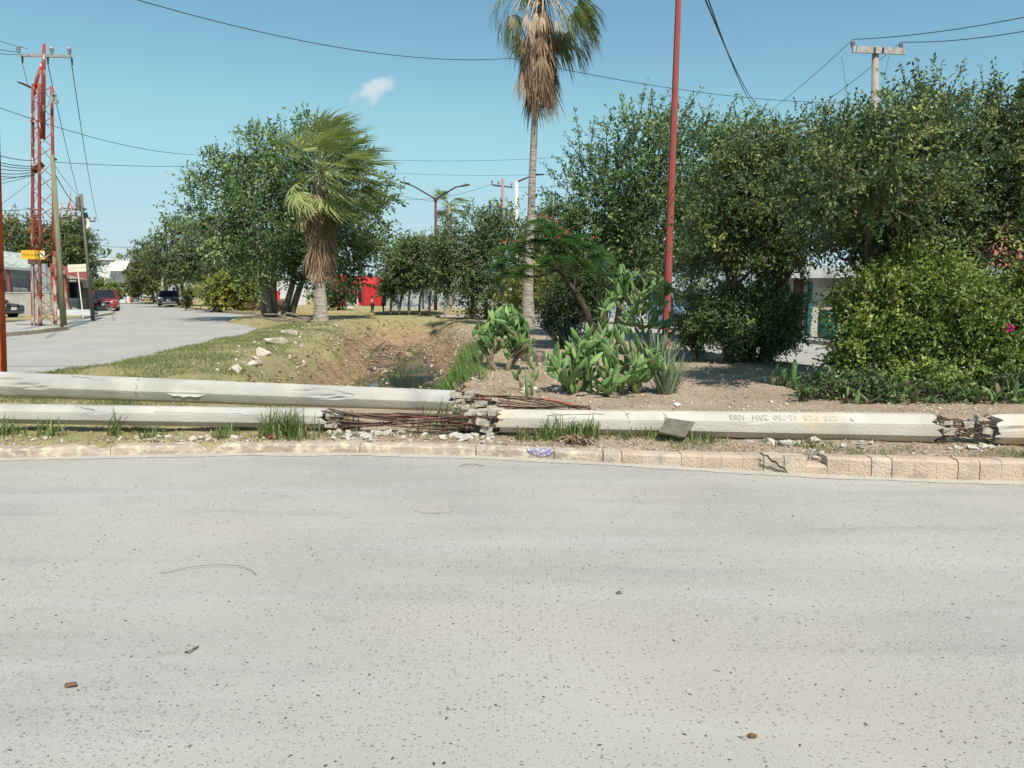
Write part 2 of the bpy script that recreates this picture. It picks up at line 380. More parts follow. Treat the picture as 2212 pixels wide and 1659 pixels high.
strip_sheet('side_road', left_out, left_in, 0.0, M_road)
right_in = [(9.9, 7.2), (7.75, 10.0), (6.0, 14.6), (4.2, 19.6), (1.65, 28.0), (-0.3, 36.0), (-1.9, 43.5), (-8, 70), (-17, 110)]
right_out = [(17.5, 7.2), (14.6, 10), (12.6, 14.6), (10.2, 19.6), (7.2, 28), (4.9, 36), (3.3, 43.5), (-2.5, 70), (-11, 110)]
strip_sheet('canal_side_road', right_in, right_out, 0.002, M_road)
M_sandroad = mat('sandy_track', s2l((176, 166, 148)), s2l((160, 150, 134)), scale=0.8, rough=0.95)
strip_sheet('cross_street', [(-14.2, 44.6), (2.8, 44.6), (22, 46)], [(-16.3, 49.5), (1.5, 50.5), (22, 52)], 0.004, M_sandroad)
# pale dust along the foot of the kerb
M_dust = mat('gutter_dust', s2l((182, 174, 160)), s2l((168, 162, 152)), scale=6, rough=0.95, bump=0.4, bscale=60)
xk = np.linspace(-6.5, 12, 240); A_, B_ = [], []
for i, x in enumerate(xk):
    yk = kerb_y(x); A_.append((x, yk - 0.10 - 0.05 * nse(x * 1.7, 3) - 0.03 * nse(x * 9, 1))); B_.append((x, yk + 0.05))
mb = MB()
for i in range(len(xk) - 1):
    mb.quad((*A_[i], 0.004), (*A_[i + 1], 0.004), (*B_[i + 1], 0.016), (*B_[i], 0.016))
setp(mb.build('gutter_dust', M_dust), kind='structure')

# kerb: blocks to the right, long rendered pieces to the left
M_kblock = mat('kerb_block', s2l((196, 172, 150)), s2l((184, 164, 146)), rough=0.9, scale=7, bump=0.8, bscale=50, c3=s2l((158, 144, 126)), scale3=4, lo3=.5, hi3=.75)
M_kblock2 = mat('kerb_block_pale', s2l((188, 172, 154)), s2l((198, 180, 158)), rough=0.9, scale=9, bump=0.8, bscale=50, c3=s2l((152, 140, 124)), scale3=5, lo3=.5, hi3=.72)
M_krend = mat('kerb_render', s2l((182, 164, 146)), s2l((158, 144, 130)), rough=0.92, scale=4, bump=0.7, bscale=50, c3=s2l((208, 194, 168)), scale3=13, lo3=0.48, hi3=0.68)
kerb = bpy.data.objects.new('kerb', None); COL.objects.link(kerb); kerb.location = (0, 7.3, 0); setp(kerb, kind='structure')
def kerb_piece(x0, x1, m, hf, nseg, rough_, name, gap=0.005, drop=None):
    mb = MB(); n = nseg + 1
    for i in range(n):
        x = x0 + gap + (x1 - x0 - 2 * gap) * i / (n - 1); yk = kerb_y(x); h = hf(x)
        if drop: h *= drop(x)
        j = lambda k: rough_ * nse(x * 4.5 + k * 7, k * 3.3, k) + 0.5 * rough_ * nse(x * 17, k * 5)
        prof = [(0.0, -0.02), (0.002 + j(1) * 0.6, h * 0.45), (0.006 + j(2) * 0.6, h - 0.022 + j(3)), (0.028 + j(4), h + j(5) * 0.8), (0.14, h + 0.003 + j(6) * 0.7), (0.15, -0.03)]
        mb.V.extend([(x, yk + a, b) for a, b in prof])
    k = 6
    for i in range(nseg):
        for q in range(k - 1): mb.F.append((i * k + q, i * k + q + 1, (i + 1) * k + q + 1, (i + 1) * k + q)[::-1])
    mb.F.append(tuple(range(k))[::-1]); mb.F.append(tuple((n - 1) * k + q for q in range(k)))
    return mb.build(name, m, kerb)
hk = lambda x: 0.098 + 0.078 * smooth((x - 0.3) / 3.2)
x = -9.5; i = 0
while x < 0.85:
    L = [0.9, 1.5, 1.15, 0.75, 1.3][i % 5]
    x2 = min(x + L, 0.85)
    drop = (lambda q: 1 - 0.75 * math.exp(-((q + 3.02) / 0.10) ** 2) - 0.5 * math.exp(-((q + 4.02) / 0.07) ** 2))
    kerb_piece(x, x2, M_krend, hk, max(3, int((x2 - x) / 0.035)), 0.014, 'kerb_piece', gap=0.004, drop=drop); x = x2; i += 1
i = 0
while x < 10.5:
    wdt = 0.172 + 0.006 * math.sin(i * 2.3)
    big = i in (0, 8, 13, 17, 25, 34)
    hh = (lambda q, s=rng.uniform(-0.006, 0.004): hk(q) + s)
    if 2.42 < x < 2.72: hh = (lambda q: hk(q) * (0.55 if q > 2.5 else 0.8))
    kerb_piece(x, x + wdt, M_kblock if rng.random() < 0.6 else M_kblock2, hh, 4, 0.005, 'kerb_block', gap=0.0065 if big else 0.0012)
    x += wdt; i += 1
# long crack in the broken kerb block
M_crack = mat('dark_gap', (0.03, 0.025, 0.02), rough=1)
mb = MB(); pts = []
for t in np.linspace(0, 1, 14):
    dx, dy = 1645 + 58 * t, 978 + 42 * t + 2.5 * math.sin(t * 21)
    q = G(dx, dy, 0.1 if t < 0.1 else 0.0); yk = kerb_y(q[0]) - 0.002; d = ray(dx, dy); q = np.array([0, 0, CAMZ]) + d * (yk / d[1]); pts.append(tuple(q))
mb.tube(pts, [0.004 + 0.005 * math.sin(3.1 * t) for t in np.linspace(0.05, 1, 14)], n=4)
mb.build('crack', M_crack, kerb)
# faded purple paint on the kerb
M_purple = mat('purple_paint', s2l((124, 116, 150)), s2l((134, 126, 152)), scale=20, c3=s2l((188, 178, 168)), scale3=40, lo3=0.46, hi3=0.56)
mb = MB(); k0 = []
xa, xb = G(1138, 972, 0.09)[0], G(1196, 972, 0.09)[0]; N = 14
for i in range(N + 1):
    x = xa + (xb - xa) * i / N; yk = kerb_y(x); h = hk(x); e = 0.02 * abs(nse(x * 22, 3)); e2 = math.sin(math.pi * i / N) ** 0.5
    mb.V.extend([(x, yk - 0.004, h * (1 - 0.68 * e2) + e), (x, yk - 0.003, h - 0.012), (x, yk + 0.026, h + 0.012)])
for i in range(N):
    for q in range(2): mb.F.append((i * 3 + q, (i + 1) * 3 + q, (i + 1) * 3 + q + 1, i * 3 + q + 1))
mb.build('paint_patch', M_purple, kerb)

# ------------------------------------------------------------------ left pavement and verges
M_pave = mat('pavement_concrete', s2l((176, 174, 166)), s2l((160, 157, 148)), rough=0.9, scale=1.5, bump=0.2, bscale=20)
M_kgrey = mat('old_kerb', s2l((168, 156, 136)), s2l((140, 128, 110)), rough=0.9, scale=5, bump=0.4, bscale=30)
def slab(name, pts, z0, z1, m, kind='structure', parent=None):
    n = len(pts); V_ = [(x, y, z0) for x, y in pts] + [(x, y, z1) for x, y in pts]
    mb = MB(); mb.add(V_, [tuple(range(n))[::-1], tuple(range(n, 2 * n))] + [(i, (i + 1) % n, n + (i + 1) % n, n + i) for i in range(n)])
    o = mb.build(name, m, parent)
    if kind: setp(o, kind=kind)
    return o
slab('left_pavement', [(-17.95, 26.3), (-18.05, 28.5), (-18.5, 31.3), (-19.4, 32.6), (-22.2, 33.8), (-31, 33.8), (-40, 30), (-40, 17), (-24.4, 14.6), (-20.2, 18.4), (-18.8, 22)], -0.03, 0.10, M_pave)
kb = bpy.data.objects.new('pavement_kerb', None); COL.objects.link(kb); kb.location = (-18, 28, 0); setp(kb, kind='structure')
kl = [(-24.2, 14.3), (-20.0, 18.1), (-18.6, 22), (-17.75, 26.2), (-17.85, 28.5), (-18.3, 31.3), (-19.2, 32.75), (-22.1, 34.0)]
for i in range(len(kl) - 1):
    a, b = np.array(kl[i]), np.array(kl[i + 1]); L = np.linalg.norm(b - a); n = max(1, int(L / 0.9)); d = (b - a) / L; ang = math.atan2(d[1], d[0])
    for j in range(n):
        c = a + (b - a) * (j + 0.5) / n; mb = MB(); mb.box((c[0], c[1], 0.055), (L / n - 0.02, 0.16, 0.17 + 0.02 * math.sin(j * 3 + i)), rz=ang); mb.build('kerb_block', M_kgrey, kb)
slab('left_yard', [(-26.5, 38.0), (-24.5, 41.0), (-24.4, 43.2), (-27.7, 53), (-31.4, 60), (-38, 70), (-70, 70), (-60, 38)], -0.03, 0.09, M_pave)
M_verge = mat('dry_grass_verge', s2l((150, 140, 92)), s2l((170, 152, 112)), rough=0.95, scale=1.2, bump=0.6, bscale=10)
slab('grass_island', [(-26.2, 38.2), (-24.6, 41.0), (-24.6, 43.4), (-25.6, 45.6), (-29.6, 45.6), (-30.4, 38.2)], 0.091, 0.13, M_verge)
slab('far_verge', [(-15.6, 51.0), (-17.2, 51.6), (-20.3, 55.0), (-25.5, 62.6), (-32.3, 73.5), (-43.4, 92.6), (-75, 140), (-20, 140), (4, 110), (1, 51.5)], -0.03, 0.13, M_verge)
kb2 = bpy.data.objects.new('far_kerb', None); COL.objects.link(kb2); kb2.location = (-20, 55, 0); setp(kb2, kind='structure')
fk = [(-15.4, 50.8), (-17.1, 51.4), (-20.2, 54.8), (-25.4, 62.4), (-32.2, 73.3), (-43.3, 92.4)]
for i in range(len(fk) - 1):
    a, b = np.array(fk[i]), np.array(fk[i + 1]); L = np.linalg.norm(b - a); n = max(1, int(L / 2.0)); d = (b - a) / L
    for j in range(n):
        c = a + (b - a) * (j + 0.5) / n; mb = MB(); mb.box((c[0], c[1], 0.06), (L / n - 0.05, 0.2, 0.2), rz=math.atan2(d[1], d[0])); mb.build('kerb_block', M_kgrey, kb2)
slab('right_pavement', [(17.6, 7.0), (14.7, 10), (12.7, 14.6), (10.3, 19.6), (7.3, 28), (5.0, 36), (3.4, 43.5), (30, 43.5), (30, 7)], -0.03, 0.11, M_pave)
# ------------------------------------------------------------------ broken concrete poles lying behind the kerb
M_conc = mat('pole_concrete', s2l((194, 188, 177)), s2l((176, 170, 158)), rough=0.85, scale=2.2, bump=0.35, bscale=45, c3=s2l((206, 184, 150)), scale3=1.3, lo3=0.56, hi3=0.74)
M_conc2 = mat('pole_concrete_grey', s2l((174, 171, 163)), s2l((156, 152, 144)), rough=0.85, scale=2.0, bump=0.35, bscale=45, c3=s2l((194, 188, 176)), scale3=1.7, lo3=0.45, hi3=0.75)
M_broken = mat('broken_concrete', s2l((192, 182, 168)), s2l((158, 148, 132)), rough=0.95, scale=22, bump=0.9, bscale=60)
M_rust = mat('rusty_bar', s2l((88, 70, 62)), s2l((112, 88, 76)), rough=0.9, scale=30, spec=0.2)
M_redbar = mat('red_conduit', s2l((176, 92, 84)), s2l((128, 72, 62)), rough=0.6, scale=12)
def seg(name, a, b, ra, rb, m, parent, roll, ja=0.0, jb=0.0, sides=8, seed=0):
    """one straight octagonal length of pole from a to b; ja / jb = raggedness of its ends"""
    a, b = Vector(a), Vector(b); d = (b - a).normalized(); L = (b - a).length
    up = Vector((0, 0, 1)); s_ = d.cross(up).normalized(); u = s_.cross(d).normalized()
    per = 4; n = sides * per; st = np.linspace(0, 1, max(3, int(L / 0.12)))
    mb = MB(); rs = np.random.default_rng(seed)
    ragA = [ja * (rs.random() ** 1.5 + 0.5 * nse(k * 0.4, seed)) for k in range(n)]; ragB = [jb * (rs.random() ** 1.5 + 0.5 * nse(k * 0.4, seed + 5)) for k in range(n)]
    for i, t in enumerate(st):
        r = ra + (rb - ra) * t
        for k in range(n):
            f, e = divmod(k, per); t0 = roll + 2 * math.pi * f / sides; t1_ = roll + 2 * math.pi * (f + 1) / sides; q = e / per
            y = (1 - q) * math.cos(t0) + q * math.cos(t1_); zc = (1 - q) * math.sin(t0) + q * math.sin(t1_)
            if e == 0: y *= 0.985; zc *= 0.985
            c = a + d * (L * t); cc = nse(c.x * 2.2 + k * 0.31, c.y, seed) ; chip = -0.018 * max(0, cc - 0.42) * 6 if e in (0, 3, 1) else 0
            rr = r * (1 + 0.006 * nse(c.x * 7, k * 0.7, seed)) + chip
            off = 0
            if i == 0: off = ragA[k]; rr *= 0.985
            if i == len(st) - 1: off = -ragB[k]; rr *= 0.985
            mb.V.append(tuple(c + s_ * (y * rr) + u * (zc * rr) + d * off))
    for i in range(len(st) - 1):
        for k in range(n): mb.F.append((i * n + k, i * n + (k + 1) % n, (i + 1) * n + (k + 1) % n, (i + 1) * n + k))
    for end, base in ((0, 0), (1, (len(st) - 1) * n)):
        c = Vector((0, 0, 0))
        for k in range(n): c += Vector(mb.V[base + k])
        c /= n; c += d * (0.05 if end == 0 else -0.05) * (1 if (ja if end == 0 else jb) > 0 else 0)
        mb.V.append(tuple(c)); ci = len(mb.V) - 1
        for k in range(n):
            f = (base + k, base + (k + 1) % n, ci); mb.F.append(f[::-1] if end == 0 else f)
    return mb.build(name, m, parent)
def rebars(parent, a, b, r, n, sag, red=(), spread=1.0, seed=1, fan=0.0, hoops=0):
    a, b = Vector(a), Vector(b); rs = np.random.default_rng(seed); d = (b - a).normalized(); s_ = d.cross(Vector((0, 0, 1))).normalized(); u = s_.cross(d)
    for k in range(n):
        t = 2 * math.pi * k / n + 0.3; mb = MB(); pts = []; o1, o2 = rs.normal(0, 0.05, 2); o3 = rs.uniform(0.2, 1)
        for q in np.linspace(0, 1, 12):
            rr = r * (1 - 0.55 * math.sin(math.pi * q) * (1 - fan)) * (1 - fan * 0.75 * q)
            p = a + (b - a) * q + s_ * (math.cos(t) * rr * spread) + u * (math.sin(t) * rr) + u * (-sag * math.sin(math.pi * q) * o3 + 0.02 * math.sin(q * 9 + k)) + s_ * (o1 * math.sin(math.pi * q))
            p.z = max(p.z, 0.085 if not fan else 0.15); pts.append(p)
        isred = k in red
        if isred: mb.tube(pts, 0.006, n=5); mb.build('rebar', M_rust, parent); mb = MB(); i0 = 1 + (k % 3) * 3; pts = pts[i0:i0 + 4]
        mb.tube(pts, 0.013 if isred else 0.0065, n=5); mb.build('red_bar' if isred else 'rebar', M_redbar if isred else M_rust, parent)
    for h in range(hoops):
        q = (h + 0.7) / (hoops + 0.4); mb = MB(); pts = []
        rr = r * (1 - 0.45 * math.sin(math.pi * q) * (1 - fan)) * (1 - fan * 0.75 * q)
        for t in np.linspace(0, 2 * math.pi, 13): pts.append(a + (b - a) * q + s_ * (math.cos(t) * rr * 1.04 * spread) + u * (math.sin(t) * rr * 1.04 - sag * 0.5 * math.sin(math.pi * q)))
        mb.tube(pts, 0.0045, n=4, cap=False); mb.build('wire_hoop', M_rust, parent)
def chunkmesh(rs, m, flat=0.6, name='chunk', sub=1):
    import bmesh
    bm = bmesh.new(); n = 9 + 5 * sub
    for _ in range(n):
        p = rs.normal(size=3); p /= np.linalg.norm(p); p *= rs.uniform(0.42, 0.6); bm.verts.new((p[0], p[1] * 0.85, p[2] * flat))
    res = bmesh.ops.convex_hull(bm, input=bm.verts)
    junk = [v for v in bm.verts if not v.link_faces]
    bmesh.ops.delete(bm, geom=junk, context='VERTS')
    bmesh.ops.recalc_face_normals(bm, faces=bm.faces)
    me = bpy.data.meshes.new(name); bm.to_mesh(me); bm.free(); me.materials.append(m); return me
rs = np.random.default_rng(3)
def bitmesh(rs):
    mb = MB(); V_ = [(a * rs.uniform(.38, .55), b * rs.uniform(.38, .55), c * rs.uniform(.34, .55)) for a in (-1, 1) for b in (-1, 1) for c in (-1, 1)]
    return mesh('concrete_bit', V_, [(0, 1, 3, 2), (4, 6, 7, 5), (0, 4, 5, 1), (2, 3, 7, 6), (0, 2, 6, 4), (1, 5, 7, 3)], M_broken)
CH = [bitmesh(rs) for _ in range(6)]
def core(parent, a, b, r, n, seed):
    """ragged core of concrete bits held between the bars"""
    rs = np.random.default_rng(seed); a, b = Vector(a), Vector(b); d = (b - a).normalized(); s_ = d.cross(Vector((0, 0, 1))).normalized(); u = s_.cross(d)
    for k in range(n):
        q = rs.random() ** 1.3; t = rs.uniform(0, 2 * math.pi); rr = r * rs.uniform(0.55, 0.9) * (1 - 0.3 * q)
        p = a + (b - a) * q + s_ * (math.cos(t) * rr) + u * (math.sin(t) * rr)
        s0 = rs.uniform(0.05, 0.105); o = put('concrete_bit', CH[k % 6], parent, p - parent.location, (rs.uniform(-.3, .3), rs.uniform(-.35, .35) + .05, rs.uniform(-.3, .3)), (s0 * 1.25, s0, s0 * .75)); 

def axis_pt(dx, dytop, dybot, Y):
    t = P(dx, dytop, Y); b = P(dx, dybot, Y); return (t + b) / 2, (t[2] - b[2]) / 2
RP = 22.5
# front pole: three lengths joined by bare bars
Yf = lambda x: interp(x, [-7, -2, 2, 6], [7.95, 7.95, 7.75, 7.3])
fp = thing('broken_concrete_pole', 'long pale concrete pole beside the kerb, broken into three lengths, stamped with letters', 'fallen pole', (0, 7.8, 0.1))
def FPt(dx, t, b):
    Y = 7.9
    for _ in range(6): c, r = axis_pt(dx, t, b, Y); Y = Yf(c[0])
    return c, r
c0, r0 = FPt(-60, 870, 914); c1, r1 = FPt(712, 881, 926)
seg('concrete_length', c0, c1, r0 * 1.0, r1, M_conc2, fp, R(RP), 0, 0.10, seed=1)
c2, r2 = FPt(1075, 883, 934); c3, r3 = FPt(2022, 891, 957)
seg('concrete_length', c2, c3, r2, r3, M_conc, fp, R(RP), 0.07, 0.12, seed=2)
c4, r4 = FPt(2135, 892, 960); c5, r5 = FPt(2330, 894, 962)
seg('concrete_length', c4, c5, r4, r5, M_conc, fp, R(RP), 0.12, 0, seed=3)
rebars(fp, c1, c2, 0.105, 16, 0.03, red=(4, 9), seed=4, hoops=5, spread=1.0)
rebars(fp, c3, c4, 0.135, 18, 0.0, red=(5,), seed=6, hoops=4)
rebars(fp, Vector(c2) - (Vector(c2) - Vector(c1)).normalized() * 0.42, c2, r2 * .98, 8, 0.0, seed=7, hoops=4, fan=.0)
core(fp, Vector(c2), Vector(c2) - (Vector(c2) - Vector(c1)).normalized() * 0.34, r2, 26, 5)
core(fp, Vector(c1), Vector(c1) + (Vector(c2) - Vector(c1)).normalized() * 0.10, r1, 9, 7)
core(fp, Vector(c3), Vector(c3) + (Vector(c4) - Vector(c3)) * 0.55, r3, 8, 8)
core(fp, Vector(c4), Vector(c4) - (Vector(c4) - Vector(c3)) * 0.25, r4, 12, 9)
# stamped lettering, upside down as the pole lies
M_stamp = mat('stamp_grey', s2l((160, 152, 138)), s2l((188, 181, 168)), rough=0.9, scale=30)
def text_mesh(body, size, m, name='lettering', extrude=0.0):
    cu = bpy.data.curves.new(name, 'FONT'); cu.body = body; cu.size = size; cu.align_x = 'CENTER'; cu.align_y = 'CENTER'; cu.extrude = extrude; cu.resolution_u = 3
    ob = bpy.data.objects.new('tmp', cu); COL.objects.link(ob); dg = bpy.context.evaluated_depsgraph_get(); dg.update()
    me = bpy.data.meshes.new_from_object(ob.evaluated_get(dg)); bpy.data.objects.remove(ob); me.materials.clear(); me.materials.append(m); return me
d_ = (Vector(c3) - Vector(c2)).normalized(); up_ = Vector((0, 0, 1)); s_ = d_.cross(up_).normalized(); u_ = s_.cross(d_).normalized()
# facet facing the road and up: normal at 22.5 deg above horizontal... the lettering lies on the facet turned 45 deg
fa = R(45 - 0.0); nrm_ = (s_ * math.cos(R(45)) + u_ * math.sin(R(45))).normalized()
if nrm_.y > 0: nrm_ = (-s_ * math.cos(R(45)) + u_ * math.sin(R(45))).normalized()
tq = (1695 - 1075) / (2022 - 1075); cc_ = Vector(c2) + (Vector(c3) - Vector(c2)) * tq; rr_ = r2 + (r3 - r2) * tq
tang = (nrm_.cross(d_)).normalized()
M4 = Matrix((( -d_.x, -tang.x if tang.z < 0 else tang.x, nrm_.x), (-d_.y, tang.y, nrm_.y), (-d_.z, tang.z, nrm_.z)))
# local x -> -d (reads upside down), local y -> downwards on the facet
ydir = tang if tang.z < 0 else -tang
xdir = ydir.cross(nrm_).normalized()
Mt = Matrix((xdir, ydir, nrm_)).transposed()
tm = text_mesh('CFE  PCR  12-750  2001  1085', 0.085, M_stamp)
lt = bpy.data.objects.new('lettering', tm); COL.objects.link(lt); lt.parent = fp; setp(lt, kind='stuff')
FAC = rr_ * math.cos(R(22.5)) * 1.012 + 0.004
lt.matrix_local = Matrix.Translation(cc_ + nrm_ * FAC - Vector(fp.location)) @ Mt.to_4x4()
# rear pole
Yb = lambda x: interp(x, [-8, -0.2], [9.35, 8.72])
def BPt(dx, t, b):
    Y = 9
    for _ in range(6): c, r = axis_pt(dx, t, b, Y); Y = Yb(c[0])
    return c, r
bp_ = thing('snapped_concrete_pole', 'grey concrete pole behind the stamped one, long bare bars trailing from its snapped end', 'fallen pole', (-3, 9, 0.1))
b0, q0 = BPt(-60, 800, 856); b1, q1 = BPt(985, 843, 889)
seg('concrete_length', b0, b1, q0, q1 * 1.0, M_conc2, bp_, 0.0, 0, 0.08, seed=11)
b2, _q = BPt(1075, 856, 890)
core(bp_, b1, Vector(b1) + (Vector(b2) - Vector(b1)) * 1.0, q1 * 1.0, 36, 12)
b3 = P(1275, 884, 8.95)
rebars(bp_, b1, b3, 0.11, 13, -0.03, red=(2, 6), seed=14, fan=1.0, hoops=4)
rebars(bp_, b1, Vector(b1) + (Vector(b2) - Vector(b1)), q1 * .97, 8, 0.0, seed=15, hoops=4)
# white smear of old paint and chips on the rear pole
M_white = mat('white_smear', s2l((222, 220, 214)), s2l((206, 203, 196)), rough=0.8, scale=9)
d2 = (Vector(b1) - Vector(b0)).normalized()
for (dxa, dxb) in ((372, 452),):
    ca, ra_ = BPt(dxa, 805 + (843 - 805) * 0.42, 856 + (889 - 856) * 0.42); cb, rb_ = BPt(dxb, 805 + 38 * 0.48, 856 + 33 * 0.48)
    mb = MB(); N = 16
    for i in range(N + 1):
        t = i / N; c = Vector(ca) * (1 - t) + Vector(cb) * t; tt = (Vector(b1) - Vector(b0)).length; q = (c - Vector(b0)).dot(d2) / tt
        ax = Vector(b0) + (Vector(b1) - Vector(b0)) * q; r = (q0 + (q1 - q0) * q) * math.cos(R(22.5)); e = (0.5 + 0.5 * abs(nse(i * 0.8, 4))) * min(1, 4 * t + 0.2, 4 * (1 - t) + 0.3)
        for zz in (-0.4 * r * e - 0.1 * r, 0.38 * r * e): mb.V.append((ax.x, ax.y - r * 1.015 - 0.003, ax.z + zz))
    for i in range(N): mb.F.append((2 * i, 2 * i + 2, 2 * i + 3, 2 * i + 1))
    mb.build('paint_smear', M_white, bp_)

# hairline cracks and joint marks on the poles
M_hair_crack = mat('hairline', s2l((96, 88, 78)), s2l((120, 110, 98)), rough=1, scale=20)
def crack(parent, a, b, ra, rb, t0, t1, lift, amp, seed, w=.0022):
    a, b = Vector(a), Vector(b); pts = []; r_ = np.random.default_rng(seed)
    for i in range(15):
        q = i / 14; t = t0 + (t1 - t0) * q; el = R(lift[0] + (lift[1] - lift[0]) * q + amp * r_.normal()); c = a + (b - a) * t; r = (ra + (rb - ra) * t) * .965
        pts.append((c.x + .01 * r_.normal(), c.y - math.cos(el) * r, c.z + math.sin(el) * r))
    mb = MB(); mb.tube(pts, w, n=4); mb.build('crack', M_hair_crack, parent)
for (p_, a, b, ra, rb, t0, t1, l_, am, sd) in ((fp, c0, c1, r0, r1, .52, .82, (30, 26), 3, 1), (fp, c0, c1, r0, r1, .30, .36, (60, 35), 3, 2), (fp, c2, c3, r2, r3, .30, .304, (75, 10), 2, 3), (fp, c2, c3, r2, r3, .385, .389, (70, 20), 2, 4), (fp, c2, c3, r2, r3, .12, .25, (42, 55), 3, 5),
                                           (fp, c2, c3, r2, r3, .80, .803, (45, 22), 1, 9), (bp_, b0, b1, q0, q1, .36, .363, (70, -20), 2, 6), (bp_, b0, b1, q0, q1, .22, .30, (70, 50), 4, 7), (bp_, b0, b1, q0, q1, .72, .80, (60, 25), 3, 8)): crack(p_, a, b, ra, rb, t0, t1, l_, am, sd)

# ------------------------------------------------------------------ leaning slab, rubble, rocks
M_slab = mat('dark_slab', s2l((112, 106, 94)), s2l((94, 90, 80)), rough=0.9, scale=14, bump=0.4, bscale=50)
mb = MB()
pa, pb, pc, pd = P(1422, 936, 7.32), P(1478, 948, 7.30), P(1500, 915, 7.52), P(1438, 906, 7.54)
nb = Vector(pb - pa).cross(Vector(pd - pa)).normalized() * -0.022
mb.add([pa, pb, pc, pd] + [Vector(q) - nb for q in (pa, pb, pc, pd)], [(0, 1, 2, 3), (7, 6, 5, 4), (0, 4, 5, 1), (1, 5, 6, 2), (2, 6, 7, 3), (3, 7, 4, 0)])
o = mb.build('broken_slab', M_slab); setp(o, 'flat dark grey slab leaning against the side of the stamped concrete pole', 'slab')
M_rock = mat('pale_rock', s2l((208, 196, 182)), s2l((186, 172, 154)), rough=0.95, scale=9, bump=0.8, bscale=30)
M_rub = mat('concrete_rubble', s2l((200, 194, 182)), s2l((172, 164, 150)), rough=0.95, scale=16, bump=0.8, bscale=50)
RM = [chunkmesh(rs, M_rub, 0.7, 'rubble', 1 + (k % 2)) for k in range(8)]
RK = [chunkmesh(rs, M_rock, 0.7, 'rock', 2) for k in range(5)]
def rock(dx, dy, s, me, name, label, cat, group=None, sc3=None):
    g = dx if dy is None else G(dx, dy, 0.13)
    z = hz(g[0], g[1])
    o = put(name, me, None, (g[0], g[1], z + s * 0.13), (rs.uniform(-.3, .3), rs.uniform(-.3, .3), rs.uniform(0, 6.2)), sc3 or (s, s * 0.85, s * 0.8)); setp(o, label, cat, group); return o
# rubble heaps between the kerb and the poles
heaps = [(775, 940, 70, 14, 58, 'heaped under the bare bars left of the grass tuft'), (1010, 938, 70, 12, 36, 'heaped by the crushed middle break'), (880, 925, 60, 14, 10, 'scattered beside the bare bars'), (430, 955, 45, 10, 16, 'by the gap in the kerb'), (330, 945, 60, 10, 12, 'lying below the left length of pole'),
         (1690, 952, 60, 8, 34, 'spilled above the cracked kerb'), (1830, 955, 60, 10, 14, 'scattered between kerb and pole near the cracked block'), (2080, 968, 80, 8, 14, 'on the sand by the last break'), (560, 950, 50, 9, 10, 'behind the rendered kerb'), (1250, 950, 40, 8, 8, 'beside the dry palm leaf'), (100, 940, 80, 12, 8, 'among the tufts at the end of the verge')]
for (cx, cy, wx, wy, n, where) in heaps:
    for k in range(n):
        s = float(np.clip(rs.lognormal(-2.75, 0.45), 0.03, 0.16)); dx, dy = cx + rs.normal(0, wx * 0.5), cy + rs.normal(0, wy * 0.5)
        g = G(dx, dy, 0.12); lo_, hi_ = kerb_y(g[0]) + 0.2, Yf(g[0]) - (0.22 if not 700 < dx < 1075 else .02)
        if not lo_ < g[1] < hi_: g = np.array([g[0], rs.uniform(lo_, max(lo_ + .05, hi_)), 0.12])
        rock(g, None, s, RM[int(rs.integers(8))], 'concrete_chunk', 'pale broken concrete chunk ' + where, 'concrete chunk', 'broken concrete ' + where)
# rocks on the left bank
for (dx, dy, s, lb) in ((598, 796, 0.36, 'large whitish rock on the grassy bank, the left one of the two biggest'), (628, 800, 0.34, 'large pinkish white rock on the grassy bank, right of its equal twin'), (568, 797, 0.24, 'pale tan rock beside the two big ones on the bank'), (545, 792, 0.16, 'small pale rock at the upper end of the bank rock row'),
                        (512, 812, 0.19, 'squat pale rock in grass below the bank rock row'), (552, 784, 0.22, 'flat tan rock behind the bank rock row'), (585, 812, 0.17, 'small rock just below the two biggest bank rocks')):
    g = G(dx, dy, 0.2); g = G(dx, dy, hz(g[0], g[1])); o = put('bank_rock', RK[int(rs.integers(5))], None, (g[0], g[1], hz(g[0], g[1]) + s * 0.2), (0.2, 0.1, rs.uniform(0, 6)), (s * 1.7, s * 1.3, s * 1.35)); setp(o, lb, 'rock')
# many small stones: stuff
def scatter(name, n, region, srange, me_list, m, acc=None, zoff=0.0):
    mbv, mbf, k0 = [], [], 0
    for _ in range(n):
        x, y = region()
        if acc is not None and not acc(x, y): continue
        z = hz(x, y); me = me_list[int(rs.integers(len(me_list)))]; s = float(rs.uniform(*srange)) * (0.5 + rs.random())
        A = np.empty(len(me.vertices) * 3, dtype=np.float32); me.vertices.foreach_get('co', A); A = A.reshape(-1, 3) * s
        a = rs.uniform(0, 6.28); c, s2 = math.cos(a), math.sin(a); A = np.stack([A[:, 0] * c - A[:, 1] * s2, A[:, 0] * s2 + A[:, 1] * c, A[:, 2]], 1) + np.array([x, y, z + s * 0.12 + zoff])
        mbv.append(A); mbf.extend([tuple(v + k0 for v in p.vertices) for p in me.polygons]); k0 += len(A)
    return setp(put(name, mesh(name, np.concatenate(mbv), np.array(mbf), m)), kind='stuff')
SM = [chunkmesh(rs, M_rub, 0.7, 'pebble', 1) for _ in range(4)]
scatter('small_rubble', 1500, lambda: ((lambda x: (x, kerb_y(x) + 0.16 + rs.random() ** 1.4 * 1.0))(rs.uniform(-7, 7.5))), (0.012, 0.03), SM, M_rub, lambda x, y: y < Yf(x) - 0.1 and nse(x * 1.3, y * 2, 3) > -0.25)
scatter('gutter_grit', 1300, lambda: ((lambda x: (x, kerb_y(x) - 0.02 - abs(rs.normal(0, .09))))(rs.uniform(-6.5, 7.5))), (0.006, 0.016), SM, M_rub, None, .03)
